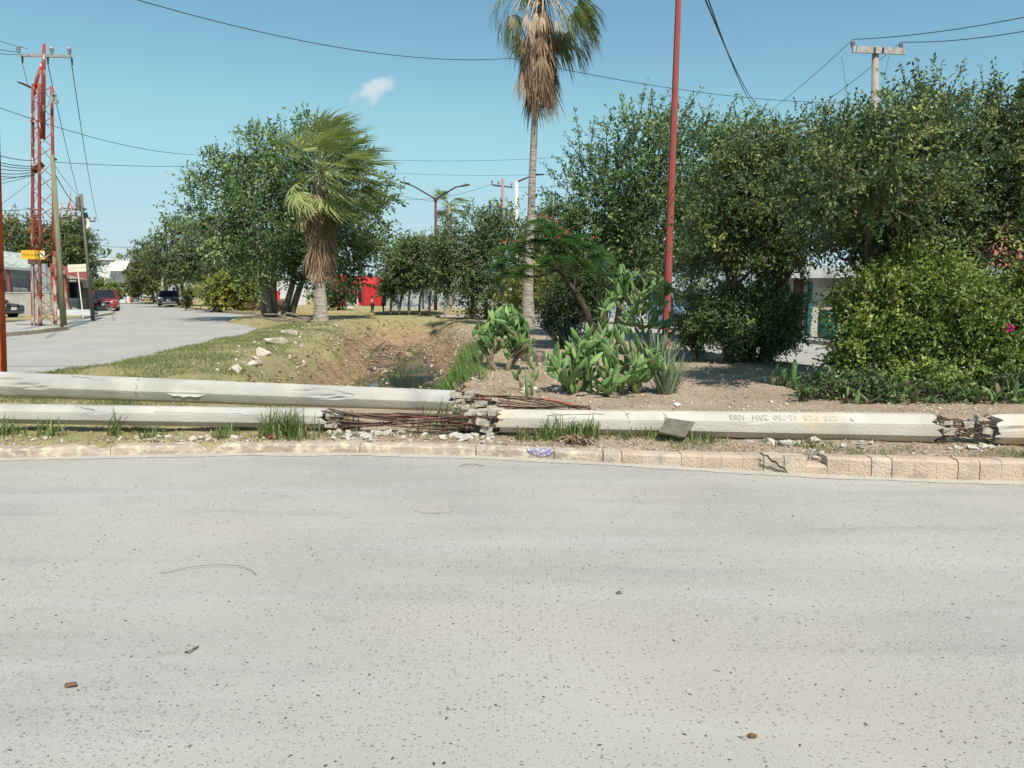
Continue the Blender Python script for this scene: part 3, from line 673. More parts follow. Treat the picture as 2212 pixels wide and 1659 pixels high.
scatter('bank_pebbles', 1500, lambda: (rs.uniform(-9, 2.5), rs.uniform(10, 36)), (0.04, 0.11), SM, M_rock, lambda x, y: abs(x - canal(y)[0]) < canal(y)[1] + 1.4 and nse(x, y, 8) > -0.1)
M_clod = mat('earth_clod', s2l((168, 142, 112)), s2l((140, 116, 90)), rough=.95, scale=9)
scatter('soil_clods', 3200, lambda: (rs.uniform(-9, 0.5), rs.uniform(11, 41)), (0.04, 0.13), SM, M_clod, lambda x, y: hz(x, y) < .10 and hz(x, y) > -1.0)
scatter('soil_stones', 1100, lambda: (rs.uniform(-1, 7), rs.uniform(8.4, 15)), (0.015, 0.045), SM, M_rock, lambda x, y: nse(x * 0.8, y, 5) > -0.1)
# dark loose grit on the road
gv = []
M_grit = mat('dark_grit', s2l((84, 78, 70)), s2l((60, 56, 50)), scale=20)
mb = MB()
for _ in range(900):
    y = 2.0 + 5.0 * rs.random() ** 1.2; x = rs.uniform(-0.85, 0.85) * y
    if y > kerb_y(x) - 0.05: continue
    a = rs.uniform(0, 6.28); s = rs.uniform(0.0022, 0.006); l = s * rs.uniform(1, 2.4)
    ca, sa = math.cos(a) * l, math.sin(a) * l; cb_, sb_ = -math.sin(a) * s, math.cos(a) * s
    mb.add([(x - ca, y - sa, 0.001), (x + cb_, y + sb_, 0.001), (x + ca, y + sa, 0.001), (x - cb_, y - sb_, 0.001), (x, y, s * 0.8)], [(0, 4, 1), (1, 4, 2), (2, 4, 3), (3, 4, 0)])
setp(mb.build('road_grit', M_grit), kind='stuff')
M_twig = mat('dead_twig', s2l((92, 80, 66)), s2l((120, 106, 90)), scale=20)
def road_twig(pts, r, name, label, cat):
    mb = MB(); q = [G(a, b, 0.006 + 0.012 * math.sin(3.1 * i / max(1, len(pts) - 1))) for i, (a, b) in enumerate(pts)]
    mb.tube(q, r, n=5); setp(mb.build(name, M_twig), label, cat)
road_twig([(343, 1238), (365, 1235), (405, 1226), (440, 1221), (480, 1219), (520, 1222), (545, 1233), (554, 1242)], 0.0016, 'twig', 'long thin curved dry stem lying on the bare road', 'twig')
road_twig([(400, 1408), (408, 1407), (416, 1402), (428, 1396)], 0.004, 'twig', 'short dark twig on the road below the long curved stem', 'twig')
road_twig([(992, 1007), (1000, 1004), (1020, 1002), (1045, 1006)], 0.003, 'twig', 'thin bent stalk on the road close to the kerb', 'twig')
M_dryleaf = mat('dry_leaf', s2l((120, 92, 68)), s2l((92, 72, 56)), scale=30)
def road_leaf(dx, dy, s, label, m=None):
    g = G(dx, dy, 0.0); mb = MB()
    a = rs.uniform(0, 6); 
    V_ = []
    for k in range(9):
        t = 2 * math.pi * k / 9; r = s * (0.7 + 0.5 * rs.random()); V_.append((g[0] + r * math.cos(t) * 1.3, g[1] + r * math.sin(t) * 0.8, 0.003 + 0.012 * rs.random()))
    V_.append((g[0], g[1], 0.02)); mb.add(V_, [(k, (k + 1) % 9, 9) for k in range(9)]); setp(mb.build('dry_leaf', m or M_dryleaf), label, 'leaf')
road_leaf(157, 1483, 0.022, 'crumpled brown leaf on the road near the left edge of the view')
road_leaf(1624, 1594, 0.014, 'small reddish brown leaf on the road near the bottom of the view')
road_leaf(1337, 1283, 0.012, 'tiny dark leaf alone on the open road')
M_patch = mat('road_stain', s2l((164, 154, 140)), s2l((172, 164, 152)), scale=14)
g = G(940, 1103, 0); mb = MB(); mb.add([(g[0] + 0.135 * math.cos(t) * (1 + .06 * math.sin(5 * t)), g[1] + 0.075 * math.sin(t), 0.003) for t in np.linspace(0, 2 * math.pi, 28)[:-1]], [tuple(range(27))])
setp(mb.build('road_patch', M_patch), kind='structure')
# litter
M_can = mat('white_plastic', s2l((226, 226, 224)), s2l((200, 200, 198)), rough=0.4, scale=20)
M_redp = mat('red_plastic', s2l((190, 84, 78)), s2l((170, 70, 66)), rough=0.5, scale=20)
def litter(dx, dy, s, m, name, label, cat):
    g = G(dx, dy, 0.12); o = put(name, chunkmesh(rs, m, 0.6, name, 2), None, (g[0], g[1], hz(g[0], g[1]) + s * 0.25), (0.4, 0.3, rs.uniform(0, 6)), (s * 1.3, s, s * 0.8)); setp(o, label, cat)
litter(577, 929, 0.075, M_can, 'crumpled_cup', 'crumpled white cup beside the big grass tuft by the left pole length', 'litter')
litter(588, 944, 0.09, M_redp, 'plastic_scrap', 'flattened red plastic scrap in front of the white cup', 'litter')
litter(1463, 877, 0.085, M_can, 'plastic_box', 'small white plastic box with a dark hole resting on the stamped pole', 'litter')
# ------------------------------------------------------------------ foliage
def unit(a): return a / (np.linalg.norm(a, axis=-1, keepdims=True) + 1e-9)
def leaves(name, pos, axis, nrm, L, W, v, m, parent):
    """one quad per leaf; pos = base, axis = direction, all world space"""
    off = np.array(parent.location) if parent is not None else 0
    n = len(pos); axis = unit(axis); side = unit(np.cross(axis, nrm)); up = np.cross(side, axis)
    L = np.asarray(L).reshape(-1, 1); W = np.asarray(W).reshape(-1, 1); p = pos - off
    V = np.stack([p, p + axis * L * 0.45 + side * W * 0.5 + up * W * 0.12, p + axis * L, p + axis * L * 0.45 - side * W * 0.5 + up * W * 0.12], 1).reshape(-1, 3)
    Fq = np.arange(n * 4).reshape(-1, 4)
    me = mesh(name, V, Fq, m, False, np.repeat(v, 4)); return put(name, me, parent)
def crown_pts(blobs, nclump, ntwig, nleaf, tl, up, r, wind=(0, 0, 0), shell=0.5, spread=0.28, droop=0.15, yellow=0.08):
    """blobs: (centre xyz, radii xyz). clumps on the shells of blobs, twigs round clumps, leaves along twigs"""
    C = np.array([b[0] for b in blobs]); S = np.array([b[1] for b in blobs]); vol = (S[:, 0] * S[:, 2]); vol = vol / vol.sum()
    bi = r.choice(len(blobs), nclump, p=vol); d = unit(r.normal(size=(nclump, 3))); rad = (r.random(nclump) ** (1 / 3.0)); rad = (shell + (1 - shell) * rad) * r.uniform(0.8, 1.1, nclump)
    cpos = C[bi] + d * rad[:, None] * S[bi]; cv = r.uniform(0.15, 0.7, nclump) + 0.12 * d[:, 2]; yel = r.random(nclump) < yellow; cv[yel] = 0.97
    ti = np.repeat(np.arange(nclump), ntwig); cs = np.array([min(s) for s in S])[bi][ti][:, None] * spread
    bd = unit(d * 0.9 + r.normal(size=(nclump, 3)) * 0.45 + np.array([0, 0, up]) + np.array(wind)); u_ = r.random(len(ti))[:, None]
    tp = cpos[ti] + bd[ti] * (u_ - 0.35) * cs * 3.4 + r.normal(size=(len(ti), 3)) * cs * (0.75 - 0.45 * u_); td = unit(bd[ti] * 1.0 + r.normal(size=(len(ti), 3)) * 0.5)
    li = np.repeat(np.arange(len(ti)), nleaf); t = np.tile(np.linspace(0.05, 1, nleaf), len(ti)) + r.normal(0, 0.03, len(li)); tl_ = tl * r.uniform(0.6, 1.3, len(ti))
    pos = tp[li] + td[li] * (t * tl_[li])[:, None]; pos[:, 2] -= droop * (t ** 2) * tl_[li]
    ax = unit(td[li] * 0.6 + r.normal(size=(len(li), 3)) * 0.8); nr = unit(r.normal(size=(len(li), 3)) + np.array([0.25, -0.55, 0.9]))
    v = np.clip(cv[ti][li] + r.normal(0, 0.13, len(li)), 0, 1)
    return pos, ax, nr, v, tp, td, tl_
def shoot_pts(A, Bt, n, r, ls, bend):
    """a wand from A to B with leaves all along"""
    A, Bt = np.array(A), np.array(Bt); t = np.linspace(0, 1, n); mid = (A + Bt) / 2 + np.array(bend)
    pos = ((1 - t) ** 2)[:, None] * A + (2 * t * (1 - t))[:, None] * mid + (t ** 2)[:, None] * Bt
    pos = pos + r.normal(0, ls * 0.35, (n, 3)); d = unit(Bt - A)
    ax = unit(d * 0.5 + r.normal(size=(n, 3))); nr = unit(r.normal(size=(n, 3)) + np.array([0, -0.4, 0.6])); return pos, ax, nr, mid
def blob(dx, dy, rx, ry, Y, dY=0.0, depth=None):
    c = P(dx, dy, Y); c[1] += dY; k = Y / F * 0.94; return (c, np.array([rx * k, (depth if depth else max(rx, ry) * k * 0.85), ry * k]))
BARK = mat('bark', s2l((112, 98, 82)), s2l((84, 72, 60)), rough=0.95, scale=9, bump=0.8, bscale=30)
BARKG = mat('grey_bark', s2l((140, 130, 116)), s2l((108, 98, 86)), rough=0.95, scale=7, bump=0.7, bscale=25)
def limb(mb, a, b, r0, r1, r, wig=0.06, n=6):
    a, b = np.array(a, float), np.array(b, float); L = np.linalg.norm(b - a); pts = []
    o1, o2 = r.normal(0, wig * L, 3), r.normal(0, wig * L, 3)
    for i in range(n + 1):
        t = i / n; pts.append(a + (b - a) * t + o1 * math.sin(math.pi * t) + o2 * math.sin(2 * math.pi * t) * 0.5)
    mb.tube(pts, [r0 + (r1 - r0) * i / n for i in range(n + 1)], n=7); return pts
def tree(name, label, cat, base, blobs, lm, ls, seed, nclump=120, ntwig=12, nleaf=10, tl=0.5, up=0.5, wind=(0, 0, 0), trunks=None, tr=0.12, shell=0.55, group=None, shoots=(), bark=None, spread=0.28, yellow=0.05, asp=0.5, twigs=True, droop=0.15, reach=0.55):
    r = np.random.default_rng(seed); t = thing(name, label, cat, base, group); spread *= 1.1
    pos, ax, nr, v, tp, td, tl_ = crown_pts(blobs, nclump, ntwig, nleaf, tl, up, r, wind, shell, spread, droop, yellow)
    ls_ = ls * r.uniform(0.7, 1.35, len(pos)); PP, AA, NN, VV, LL = [pos], [ax], [nr], [v], [ls_]
    mb = MB(); bk = bark or BARK
    for (A, Bt) in shoots:
        A, Bt = np.array(A), np.array(Bt); L = np.linalg.norm(Bt - A); n = int(L / ls * 3.4)
        bend = (r.normal(0, 0.05 * L), r.normal(0, .08 * L), -0.06 * L + 0.10 * L)
        p_, a_, n_, mid = shoot_pts(A, Bt, n, r, ls, bend); PP.append(p_); AA.append(a_); NN.append(n_); VV.append(np.clip(r.normal(0.5, 0.2, n), 0, 1)); LL.append(ls * r.uniform(0.6, 1.1, n))
        tt = np.linspace(0, 1, 7)[:, None]; mb.tube((1 - tt) ** 2 * A + 2 * tt * (1 - tt) * mid + tt ** 2 * Bt, [0.016 * (1 - 0.8 * q) * ls / 0.07 for q in np.linspace(0, 1, 7)], n=5)
        for s in range(int(L / ls / 3)):           # side sprigs
            q = r.uniform(0.1, 0.85); c = (1 - q) ** 2 * A + 2 * q * (1 - q) * mid + q * q * Bt; e = c + unit(unit(Bt - A) * 0.7 + r.normal(size=3) * 0.7) * L * 0.16 * (1.2 - q)
            p_, a_, n_, _ = shoot_pts(c, e, max(5, int(L * 0.16 / ls * 3.2)), r, ls, (0, 0, 0)); PP.append(p_); AA.append(a_); NN.append(n_); VV.append(np.clip(r.normal(0.45, 0.2, len(p_)), 0, 1)); LL.append(ls * r.uniform(0.6, 1.1, len(p_)))
    if twigs:
        sel = r.choice(len(tp), min(len(tp), 420), replace=False)
        for i in sel:
            e = tp[i] + td[i] * tl_[i]; e[2] -= droop * tl_[i]; mb.tube([tp[i] - td[i] * tl_[i] * 0.5, tp[i], e], [0.16 * ls, 0.12 * ls, 0.04 * ls], n=4, cap=False)
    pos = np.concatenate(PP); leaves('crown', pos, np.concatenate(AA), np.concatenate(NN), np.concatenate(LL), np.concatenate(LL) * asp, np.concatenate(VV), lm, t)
    tb = MB(); trunks = trunks or [(0, 0)]
    C = [b[0] for b in blobs]; base = np.array(base, float)
    for k, (ox, oy) in enumerate(trunks):
        b0 = base + np.array([ox, oy, -0.08]); tgt = sorted(C, key=lambda c: np.linalg.norm(c[:2] - (b0[:2] + 3 * np.array([ox, oy]))))[: 2 + len(C) // max(1, len(trunks))]
        m0 = np.mean(np.array(tgt), 0); fork = b0 + (m0 - b0) * 0.45; fork[2] = b0[2] + (m0[2] - b0[2]) * 0.5
        p_ = limb(tb, b0, fork, tr, tr * 0.7, r, 0.03)
        for c in tgt:
            e = fork + (c - fork) * (0.95 if reach > 0.5 else 0.8); q = limb(mb, fork, e, tr * 0.6, tr * 0.16, r, 0.07)
            for s in range(3):
                st = np.array(q[3 + s]); limb(mb, st, st + unit(r.normal(size=3) + np.array([0, 0, .5])) * np.linalg.norm(c - fork) * 0.45, tr * 0.25, tr * 0.06, r, 0.08, 4)
    tb.build('trunk', bk, t, True); setp(mb.build('branches', bk, t, True), kind='stuff')
    return t
L_dark = leafmat('leaf_dark', s2l((56, 72, 48)), s2l((92, 112, 68)), s2l((154, 158, 92)))
L_mid = leafmat('leaf_mid', s2l((54, 76, 46)), s2l((86, 112, 66)), s2l((132, 150, 90)))
L_green = leafmat('leaf_green', s2l((60, 82, 50)), s2l((98, 122, 74)), s2l((146, 162, 102)))
L_lime = leafmat('leaf_lime', s2l((70, 92, 44)), s2l((118, 140, 66)), s2l((170, 180, 100)), 0.28)
L_yel = leafmat('leaf_yellow', s2l((84, 102, 44)), s2l((138, 146, 66)), s2l((186, 182, 92)), 0.3)
L_grey = leafmat('leaf_grey', s2l((66, 82, 52)), s2l((100, 118, 74)), s2l((142, 154, 100)))
L_deep = leafmat('leaf_deep', s2l((36, 54, 36)), s2l((56, 80, 48)), s2l((108, 128, 70)))
L_fern = leafmat('leaf_feathery', s2l((52, 98, 50)), s2l((80, 130, 64)), s2l((138, 164, 78)), 0.35)
L_olive = leafmat('leaf_olive', s2l((66, 78, 36)), s2l((104, 110, 56)), s2l((140, 134, 74)))

# far tree line beyond the houses
r_ = np.random.default_rng(99); bl = []
for x in np.arange(-190, 130, 5.5):
    y = 150 + 30 * nse(x * 0.02, 1); bl.append((np.array([x, y, 2.2 + 1.2 * nse(x * 0.1, 5)]), np.array([4.5, 4, 2.6 + 1.0 * r_.random()])))
pos, ax, nr, v, *_ = crown_pts(bl, 900, 5, 5, 1.2, 0.3, r_)
o = leaves('distant_trees', pos, ax, nr, 0.9 * np.ones(len(pos)), 0.6 * np.ones(len(pos)), v, L_grey, None); setp(o, kind='stuff')

# big trees on the left of the canal
Y = 40.5
tree('big_tree', 'tall broad dark green tree with many grey stems behind the shaggy palm', 'tree', (-12.6, Y, 0.1),
     [blob(460, 460, 60, 80, Y), blob(480, 375, 55, 38, Y), blob(575, 345, 70, 55, Y), blob(650, 390, 100, 95, Y), blob(735, 370, 60, 60, Y), blob(800, 425, 48, 35, Y), blob(560, 490, 110, 85, Y, -1.5), blob(690, 520, 120, 85, Y), blob(790, 490, 50, 50, Y), blob(610, 550, 100, 45, Y, -1), blob(500, 540, 60, 40, Y, 1), blob(750, 545, 50, 25, Y, 1)],
     L_green, 0.17, 21, nclump=560, ntwig=11, nleaf=10, tl=0.9, up=0.3, wind=(0.5, 0, 0), trunks=[(-.5, 0), (0, 0), (.45, 0), (-.15, -.4), (.75, .1)], tr=0.2, bark=BARKG, spread=0.22,
     shoots=[(P(555, 340, Y), P(548, 285, Y)), (P(575, 320, Y), P(590, 272, Y)), (P(600, 320, Y), P(618, 285, Y)), (P(440, 400, Y), P(425, 345, Y)), (P(500, 370, Y), P(470, 330, Y)), (P(800, 430, Y), P(860, 420, Y)), (P(800, 440, Y), P(845, 440, Y)), (P(440, 450, Y), P(398, 455, Y))])
Y = 74
tree('grey_green_tree', 'rounded grey green tree over the black parked car', 'tree', (-30.5, Y, 0.1), [blob(360, 550, 50, 45, Y), blob(410, 545, 50, 50, Y), blob(460, 560, 60, 50, Y), blob(410, 585, 64, 28, Y), blob(375, 505, 22, 22, Y), blob(345, 585, 44, 24, Y), blob(500, 580, 50, 45, Y, 3)],
     L_grey, 0.26, 22, nclump=190, ntwig=9, nleaf=9, tl=0.9, trunks=[(-1, 0), (1, 0)], tr=0.22, up=0.6)
Y = 92
tree('olive_tree', 'olive toned tree at the far bend, left of the grey green tree', 'tree', (-43, Y, 0.1), [blob(308, 562, 22, 28, Y), blob(330, 575, 30, 38, Y), blob(306, 596, 20, 26, Y), blob(335, 610, 30, 22, Y)], L_olive, 0.32, 23, nclump=90, ntwig=8, nleaf=9, tl=0.8, tr=0.2)
Y = 57
tree('yellow_bush', 'wide yellowish green bush by the far kerb, right of the black car', 'bush', (P(487, 672, Y)[0], Y, 0.1), [blob(468, 630, 24, 20, Y), blob(495, 618, 26, 24, Y), blob(488, 650, 34, 15, Y)], L_yel, 0.2, 24, nclump=70, ntwig=8, nleaf=9, tl=0.7, tr=0.06, up=0.7, trunks=[(-.2, 0), (.2, 0)])
tree('yellow_bush', 'yellowish bush nearer the grey stems of the big tree', 'bush', (P(545, 668, Y)[0], Y + 1, 0.1), [blob(535, 620, 34, 28, Y), blob(552, 640, 26, 22, Y), blob(520, 648, 30, 16, Y)], L_yel, 0.2, 25, nclump=60, ntwig=8, nleaf=9, tl=0.7, tr=0.06, up=0.7, trunks=[(-.2, 0), (.2, 0)])
Y = 62
tree('small_shrub', 'narrow upright pale shrub standing right of the black car', 'bush', (P(402, 668, Y)[0], Y, 0.1), [blob(409, 642, 7, 18, Y), blob(405, 652, 6, 10, Y)], L_olive, 0.22, 26, nclump=16, ntwig=6, nleaf=8, tl=0.5, tr=0.05, up=1.2)
tree('dry_scrub', 'low brownish scrub between the yellow bush and the grey stems', 'bush', (P(575, 672, 54)[0], 54, 0.1), [blob(570, 662, 30, 9, 54), blob(600, 664, 15, 8, 54)], mat_scrub if 'mat_scrub' in globals() else leafmat('leaf_scrub', s2l((96, 84, 56)), s2l((126, 110, 76)), s2l((150, 138, 96))), 0.15, 27, nclump=24, ntwig=7, nleaf=8, tl=0.4, tr=0.03)
tree('round_bush', 'small round dark green bush with tiny red flowers in front of the red house', 'bush', (P(738, 668, 58)[0], 58, 0.05), [blob(738, 635, 34, 24, 58), blob(725, 645, 24, 16, 58)], L_mid, 0.17, 28, nclump=60, ntwig=8, nleaf=8, tl=0.5, tr=0.08, trunks=[(-.15, 0), (.15, 0)])
# row of slim trees by the cross street
Y = 50
for k, (x, cx, cy, rx, ry, lab) in enumerate(((844, 850, 585, 20, 36, 'first of the slim street trees, beside the two people'), (862, 870, 560, 24, 40, 'second slim street tree from the two people'), (883, 890, 565, 25, 42, 'third slim street tree, with a clean forked stem'), (906, 912, 562, 28, 46, 'fourth slim street tree, with several crossing stems'), (927, 938, 560, 30, 50, 'fifth slim street tree next to the thick dark bush'))):
    tree('slim_street_tree', lab, 'tree', (P(x, 681, Y)[0], Y, 0.05), [blob(cx, cy, rx, ry, Y, (k % 2) * 2), blob(cx - 2, cy + 34, rx * 0.9, 20, Y)], L_mid if k % 2 else L_green, 0.17, 30 + k, nclump=75, ntwig=8, nleaf=9, tl=0.7, tr=0.09, group='slim trees along the cross street', up=0.5, shoots=[(P(cx, cy - ry + 6, Y), P(cx + 8, cy - ry - 22, Y))])
Y = 40
tree('broad_tree', 'broad dusty green tree right of the double street lamp', 'tree', (P(1050, 690, Y)[0], Y, 0.05), [blob(975, 545, 38, 50, Y), blob(1030, 510, 60, 42, Y), blob(1100, 490, 55, 36, Y), blob(1090, 570, 90, 60, Y), blob(1000, 600, 56, 45, Y), blob(1180, 520, 50, 50, Y, 2), blob(1060, 645, 60, 28, Y)],
     L_grey, 0.15, 41, nclump=330, ntwig=10, nleaf=9, tl=0.7, trunks=[(-.6, 0), (.5, 0), (0, .4)], tr=0.14, up=0.2, wind=(.2, 0, 0))
Y = 31
tree('yellow_hedge_bush', 'yellow green bush just behind the tall palm trunk', 'bush', (P(1150, 695, Y)[0] + .6, Y + 1, 0.05), [blob(1130, 640, 40, 42, Y), blob(1185, 630, 45, 45, Y), blob(1210, 590, 36, 36, Y, 1)], L_yel, 0.13, 42, nclump=90, ntwig=8, nleaf=9, tl=0.4, tr=0.06)
# right backdrop beyond the canal side road
for k, (cx, cy, rx, ry, Y, lm, lb) in enumerate(((1300, 560, 90, 80, 52, L_deep, 'deep green tree far behind the red post'), (1480, 570, 100, 75, 50, L_mid, 'mid green tree far behind between the red post and the road'), (1640, 590, 80, 60, 46, L_deep, 'dark round tree across the canal side road'), (1230, 600, 60, 60, 56, L_mid, 'low green tree far behind the tall palm trunk'))):
    tree('backdrop_tree', lb, 'tree', (P(cx, 700, Y)[0], Y, 0.0), [blob(cx, cy, rx, ry, Y), blob(cx + 30, cy + 40, rx * 0.8, ry * 0.6, Y, 2), blob(cx - 40, cy + 30, rx * 0.7, ry * 0.6, Y)], lm, 0.2, 50 + k, nclump=150, ntwig=9, nleaf=8, tl=0.8, tr=0.2, group='trees across the canal side road')
# loose tree with long wands behind the red post
Y = 23
def sh(bx, by, tx, ty, Y, dY=0): a, b = P(bx, by, Y), P(tx, ty, Y); b[1] += dY; return (a, b)
tree('wand_tree', 'tall loose green tree with long leafy wands behind the red post', 'tree', (P(1300, 730, Y)[0], Y, 0.1),
     [blob(1290, 470, 75, 90, Y), blob(1380, 400, 95, 110, Y), blob(1500, 360, 100, 100, Y, 0.6), blob(1450, 510, 140, 95, Y), blob(1590, 370, 70, 90, Y, 0.6), blob(1300, 590, 80, 50, Y), blob(1420, 600, 110, 45, Y), blob(1560, 480, 90, 90, Y, 0.8), blob(1230, 520, 45, 60, Y)],
     L_green, 0.105, 61, nclump=640, ntwig=10, nleaf=10, tl=0.55, up=0.45, wind=(-0.1, 0, 0), trunks=[(-.3, 0), (.3, 0), (0.05, .3)], tr=0.12, spread=0.26,
     shoots=[sh(1262, 420, 1241, 230, Y), sh(1275, 400, 1285, 250, Y), sh(1290, 420, 1219, 286, Y), sh(1290, 440, 1214, 313, Y), sh(1280, 450, 1192, 336, Y), sh(1270, 470, 1170, 351, Y), sh(1250, 480, 1178, 406, Y), sh(1375, 350, 1339, 208, Y), sh(1365, 330, 1397, 175, Y), sh(1370, 340, 1450, 190, Y), sh(1440, 330, 1517, 189, Y), sh(1530, 330, 1595, 201, Y),
             sh(1560, 330, 1661, 218, Y), sh(1400, 330, 1412, 199, Y), sh(1310, 380, 1312, 267, Y), sh(1450, 330, 1488, 213, Y), sh(1520, 330, 1537, 215, Y), sh(1330, 400, 1335, 270, Y), sh(1300, 500, 1185, 450, Y), sh(1480, 340, 1555, 235, Y), sh(1420, 350, 1440, 230, Y), sh(1570, 340, 1640, 240, Y), sh(1270, 540, 1190, 480, Y)])
# two dense dark trees on the right
Y = 14.2
tree('dense_tree', 'dense dark leafy tree under the concrete crossarm post, left of the bigger one', 'tree', (P(1600, 815, 14.6)[0], 14.6, 0.15),
     [blob(1650, 345, 60, 58, Y, 0.2), blob(1745, 330, 80, 58, Y, 0.2), blob(1590, 430, 75, 80, Y), blob(1700, 440, 120, 90, Y), blob(1545, 520, 60, 60, Y), blob(1810, 400, 75, 90, Y, 0.3), blob(1640, 545, 85, 42, Y), blob(1740, 545, 50, 30, Y, .5)],
     L_dark, 0.062, 71, nclump=560, ntwig=11, nleaf=11, tl=0.34, up=0.3, trunks=[(-.25, 0), (.1, 0), (.35, .15)], tr=0.085, spread=0.26, yellow=0.03,
     shoots=[sh(1860, 290, 1860, 200, Y), sh(1830, 290, 1828, 190, Y), sh(1790, 300, 1775, 227, Y), sh(1700, 290, 1700, 240, Y), sh(1640, 300, 1625, 250, Y)])
Y = 12.2
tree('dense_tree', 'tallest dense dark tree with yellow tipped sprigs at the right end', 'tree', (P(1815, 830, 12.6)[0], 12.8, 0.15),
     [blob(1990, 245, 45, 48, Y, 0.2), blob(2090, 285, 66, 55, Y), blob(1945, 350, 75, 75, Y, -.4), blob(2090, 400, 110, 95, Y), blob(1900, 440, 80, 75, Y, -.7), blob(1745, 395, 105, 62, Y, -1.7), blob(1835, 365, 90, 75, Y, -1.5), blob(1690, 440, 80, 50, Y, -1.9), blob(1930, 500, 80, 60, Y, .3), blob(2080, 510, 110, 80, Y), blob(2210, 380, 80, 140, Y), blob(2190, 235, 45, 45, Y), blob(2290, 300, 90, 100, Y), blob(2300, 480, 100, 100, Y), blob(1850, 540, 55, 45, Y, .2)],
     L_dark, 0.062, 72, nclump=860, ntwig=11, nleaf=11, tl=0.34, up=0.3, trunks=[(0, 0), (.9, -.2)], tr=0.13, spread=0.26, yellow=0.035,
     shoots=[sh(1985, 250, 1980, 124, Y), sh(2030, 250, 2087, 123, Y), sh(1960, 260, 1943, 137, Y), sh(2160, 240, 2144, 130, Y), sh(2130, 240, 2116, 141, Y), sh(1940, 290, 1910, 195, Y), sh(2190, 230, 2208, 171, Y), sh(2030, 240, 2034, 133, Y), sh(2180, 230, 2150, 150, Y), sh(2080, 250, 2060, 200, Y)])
# shaded shrub behind the cacti
Y = 19.5
tree('shaded_shrub', 'dark blue green shrub in the shade behind the leaning flowering tree', 'bush', (P(1245, 735, Y)[0], Y, 0.15), [blob(1235, 650, 45, 55, Y), blob(1270, 620, 45, 50, Y), blob(1210, 690, 25, 35, Y)], L_deep, 0.075, 73, nclump=150, ntwig=9, nleaf=9, tl=0.3, tr=0.05)
Y = 14.4
tree('mid_bush', 'dark green rounded bush with several stems between aloe and lime bush', 'bush', (P(1590, 815, Y)[0] - .15, Y - .1, 0.18), [blob(1540, 690, 34, 36, Y), blob(1600, 690, 62, 52, Y), blob(1675, 690, 48, 46, Y), blob(1630, 730, 80, 30, Y)], L_mid, 0.055, 74, nclump=330, ntwig=10, nleaf=10, tl=0.25, tr=0.045, trunks=[(-.25, 0), (0, 0), (.2, .1), (.45, 0)], spread=0.3)
tree('young_tree', 'thin young tree with light foliage just right of the red post foot', 'tree', (P(1507, 803, 15)[0], 15, 0.18), [blob(1505, 690, 24, 50, 15), blob(1495, 720, 22, 30, 15)], L_mid, 0.055, 75, nclump=60, ntwig=9, nleaf=9, tl=0.25, tr=0.03)
Y = 11.3
tree('lime_bush', 'large bright lime green bush at the right, in front of the dense trees', 'bush', (P(1960, 880, Y)[0], Y + .2, 0.16), [blob(1980, 610, 60, 50, Y), blob(1910, 665, 80, 60, Y), blob(2040, 670, 100, 70, Y), blob(2140, 690, 80, 70, Y), blob(1855, 735, 60, 55, Y), blob(1960, 755, 110, 60, Y), blob(2080, 770, 100, 55, Y), blob(1880, 800, 70, 30, Y), blob(1950, 825, 80, 30, Y, -.7), blob(2110, 825, 90, 30, Y, -.7)],
     L_lime, 0.062, 76, nclump=520, ntwig=10, nleaf=11, tl=0.32, up=0.6, tr=0.035, trunks=[(-.7, 0), (-.2, 0), (.2, .1), (.6, 0), (.9, 0)], spread=0.26, yellow=0.1)
tree('edge_shrub', 'olive shrub with one magenta flower at the right end of the planting', 'bush', (P(2240, 880, Y)[0], Y - .2, 0.16), [blob(2225, 650, 55, 80, Y), blob(2210, 770, 60, 70, Y), blob(2290, 700, 70, 100, Y)], L_olive, 0.055, 77, nclump=200, ntwig=9, nleaf=10, tl=0.26, tr=0.035, trunks=[(-.3, 0), (.2, 0)])
# leafy undergrowth along the back of the stamped pole
tree('undergrowth', 'low dark leafy undergrowth behind the right length of the stamped pole', 'bush', (P(1850, 885, 9.9)[0], 9.9, 0.14), [blob(1730, 862, 30, 9, 10.1), blob(1780, 845, 40, 24, 10.3), blob(1850, 850, 50, 30, 10.2), blob(1920, 862, 36, 14, 10), blob(2010, 855, 60, 18, 10.2), blob(2130, 862, 50, 14, 10), blob(2200, 845, 40, 26, 10.2)], L_mid, 0.065, 78, nclump=110, ntwig=7, nleaf=7, tl=0.24, tr=0.012, up=1.0, trunks=[(-.8, 0), (-.3, 0), (.3, 0), (.9, 0), (1.4, 0)])
# flowers as petals clusters
M_flower = mat('red_petals', s2l((190, 70, 58)), s2l((206, 104, 76)), rough=0.7, scale=30)
M_magenta = mat('magenta_petals', s2l((190, 40, 100)), s2l((150, 30, 80)), rough=0.7, scale=30)
def flower(parent, p, s, m, seed):
    r = np.random.default_rng(seed); mb = MB()
    for k in range(14):
        d = unit(r.normal(size=3) + np.array([0, -.3, .5])); c = np.array(p) + r.normal(0, s * 0.35, 3); a = unit(np.cross(d, r.normal(size=3))); b = np.cross(d, a); q = s * 0.4
        mb.quad(c - a * q, c + d * q * .3 - b * q * .7, c + a * q, c + b * q * .7)
    mb.build('flower', m, parent)
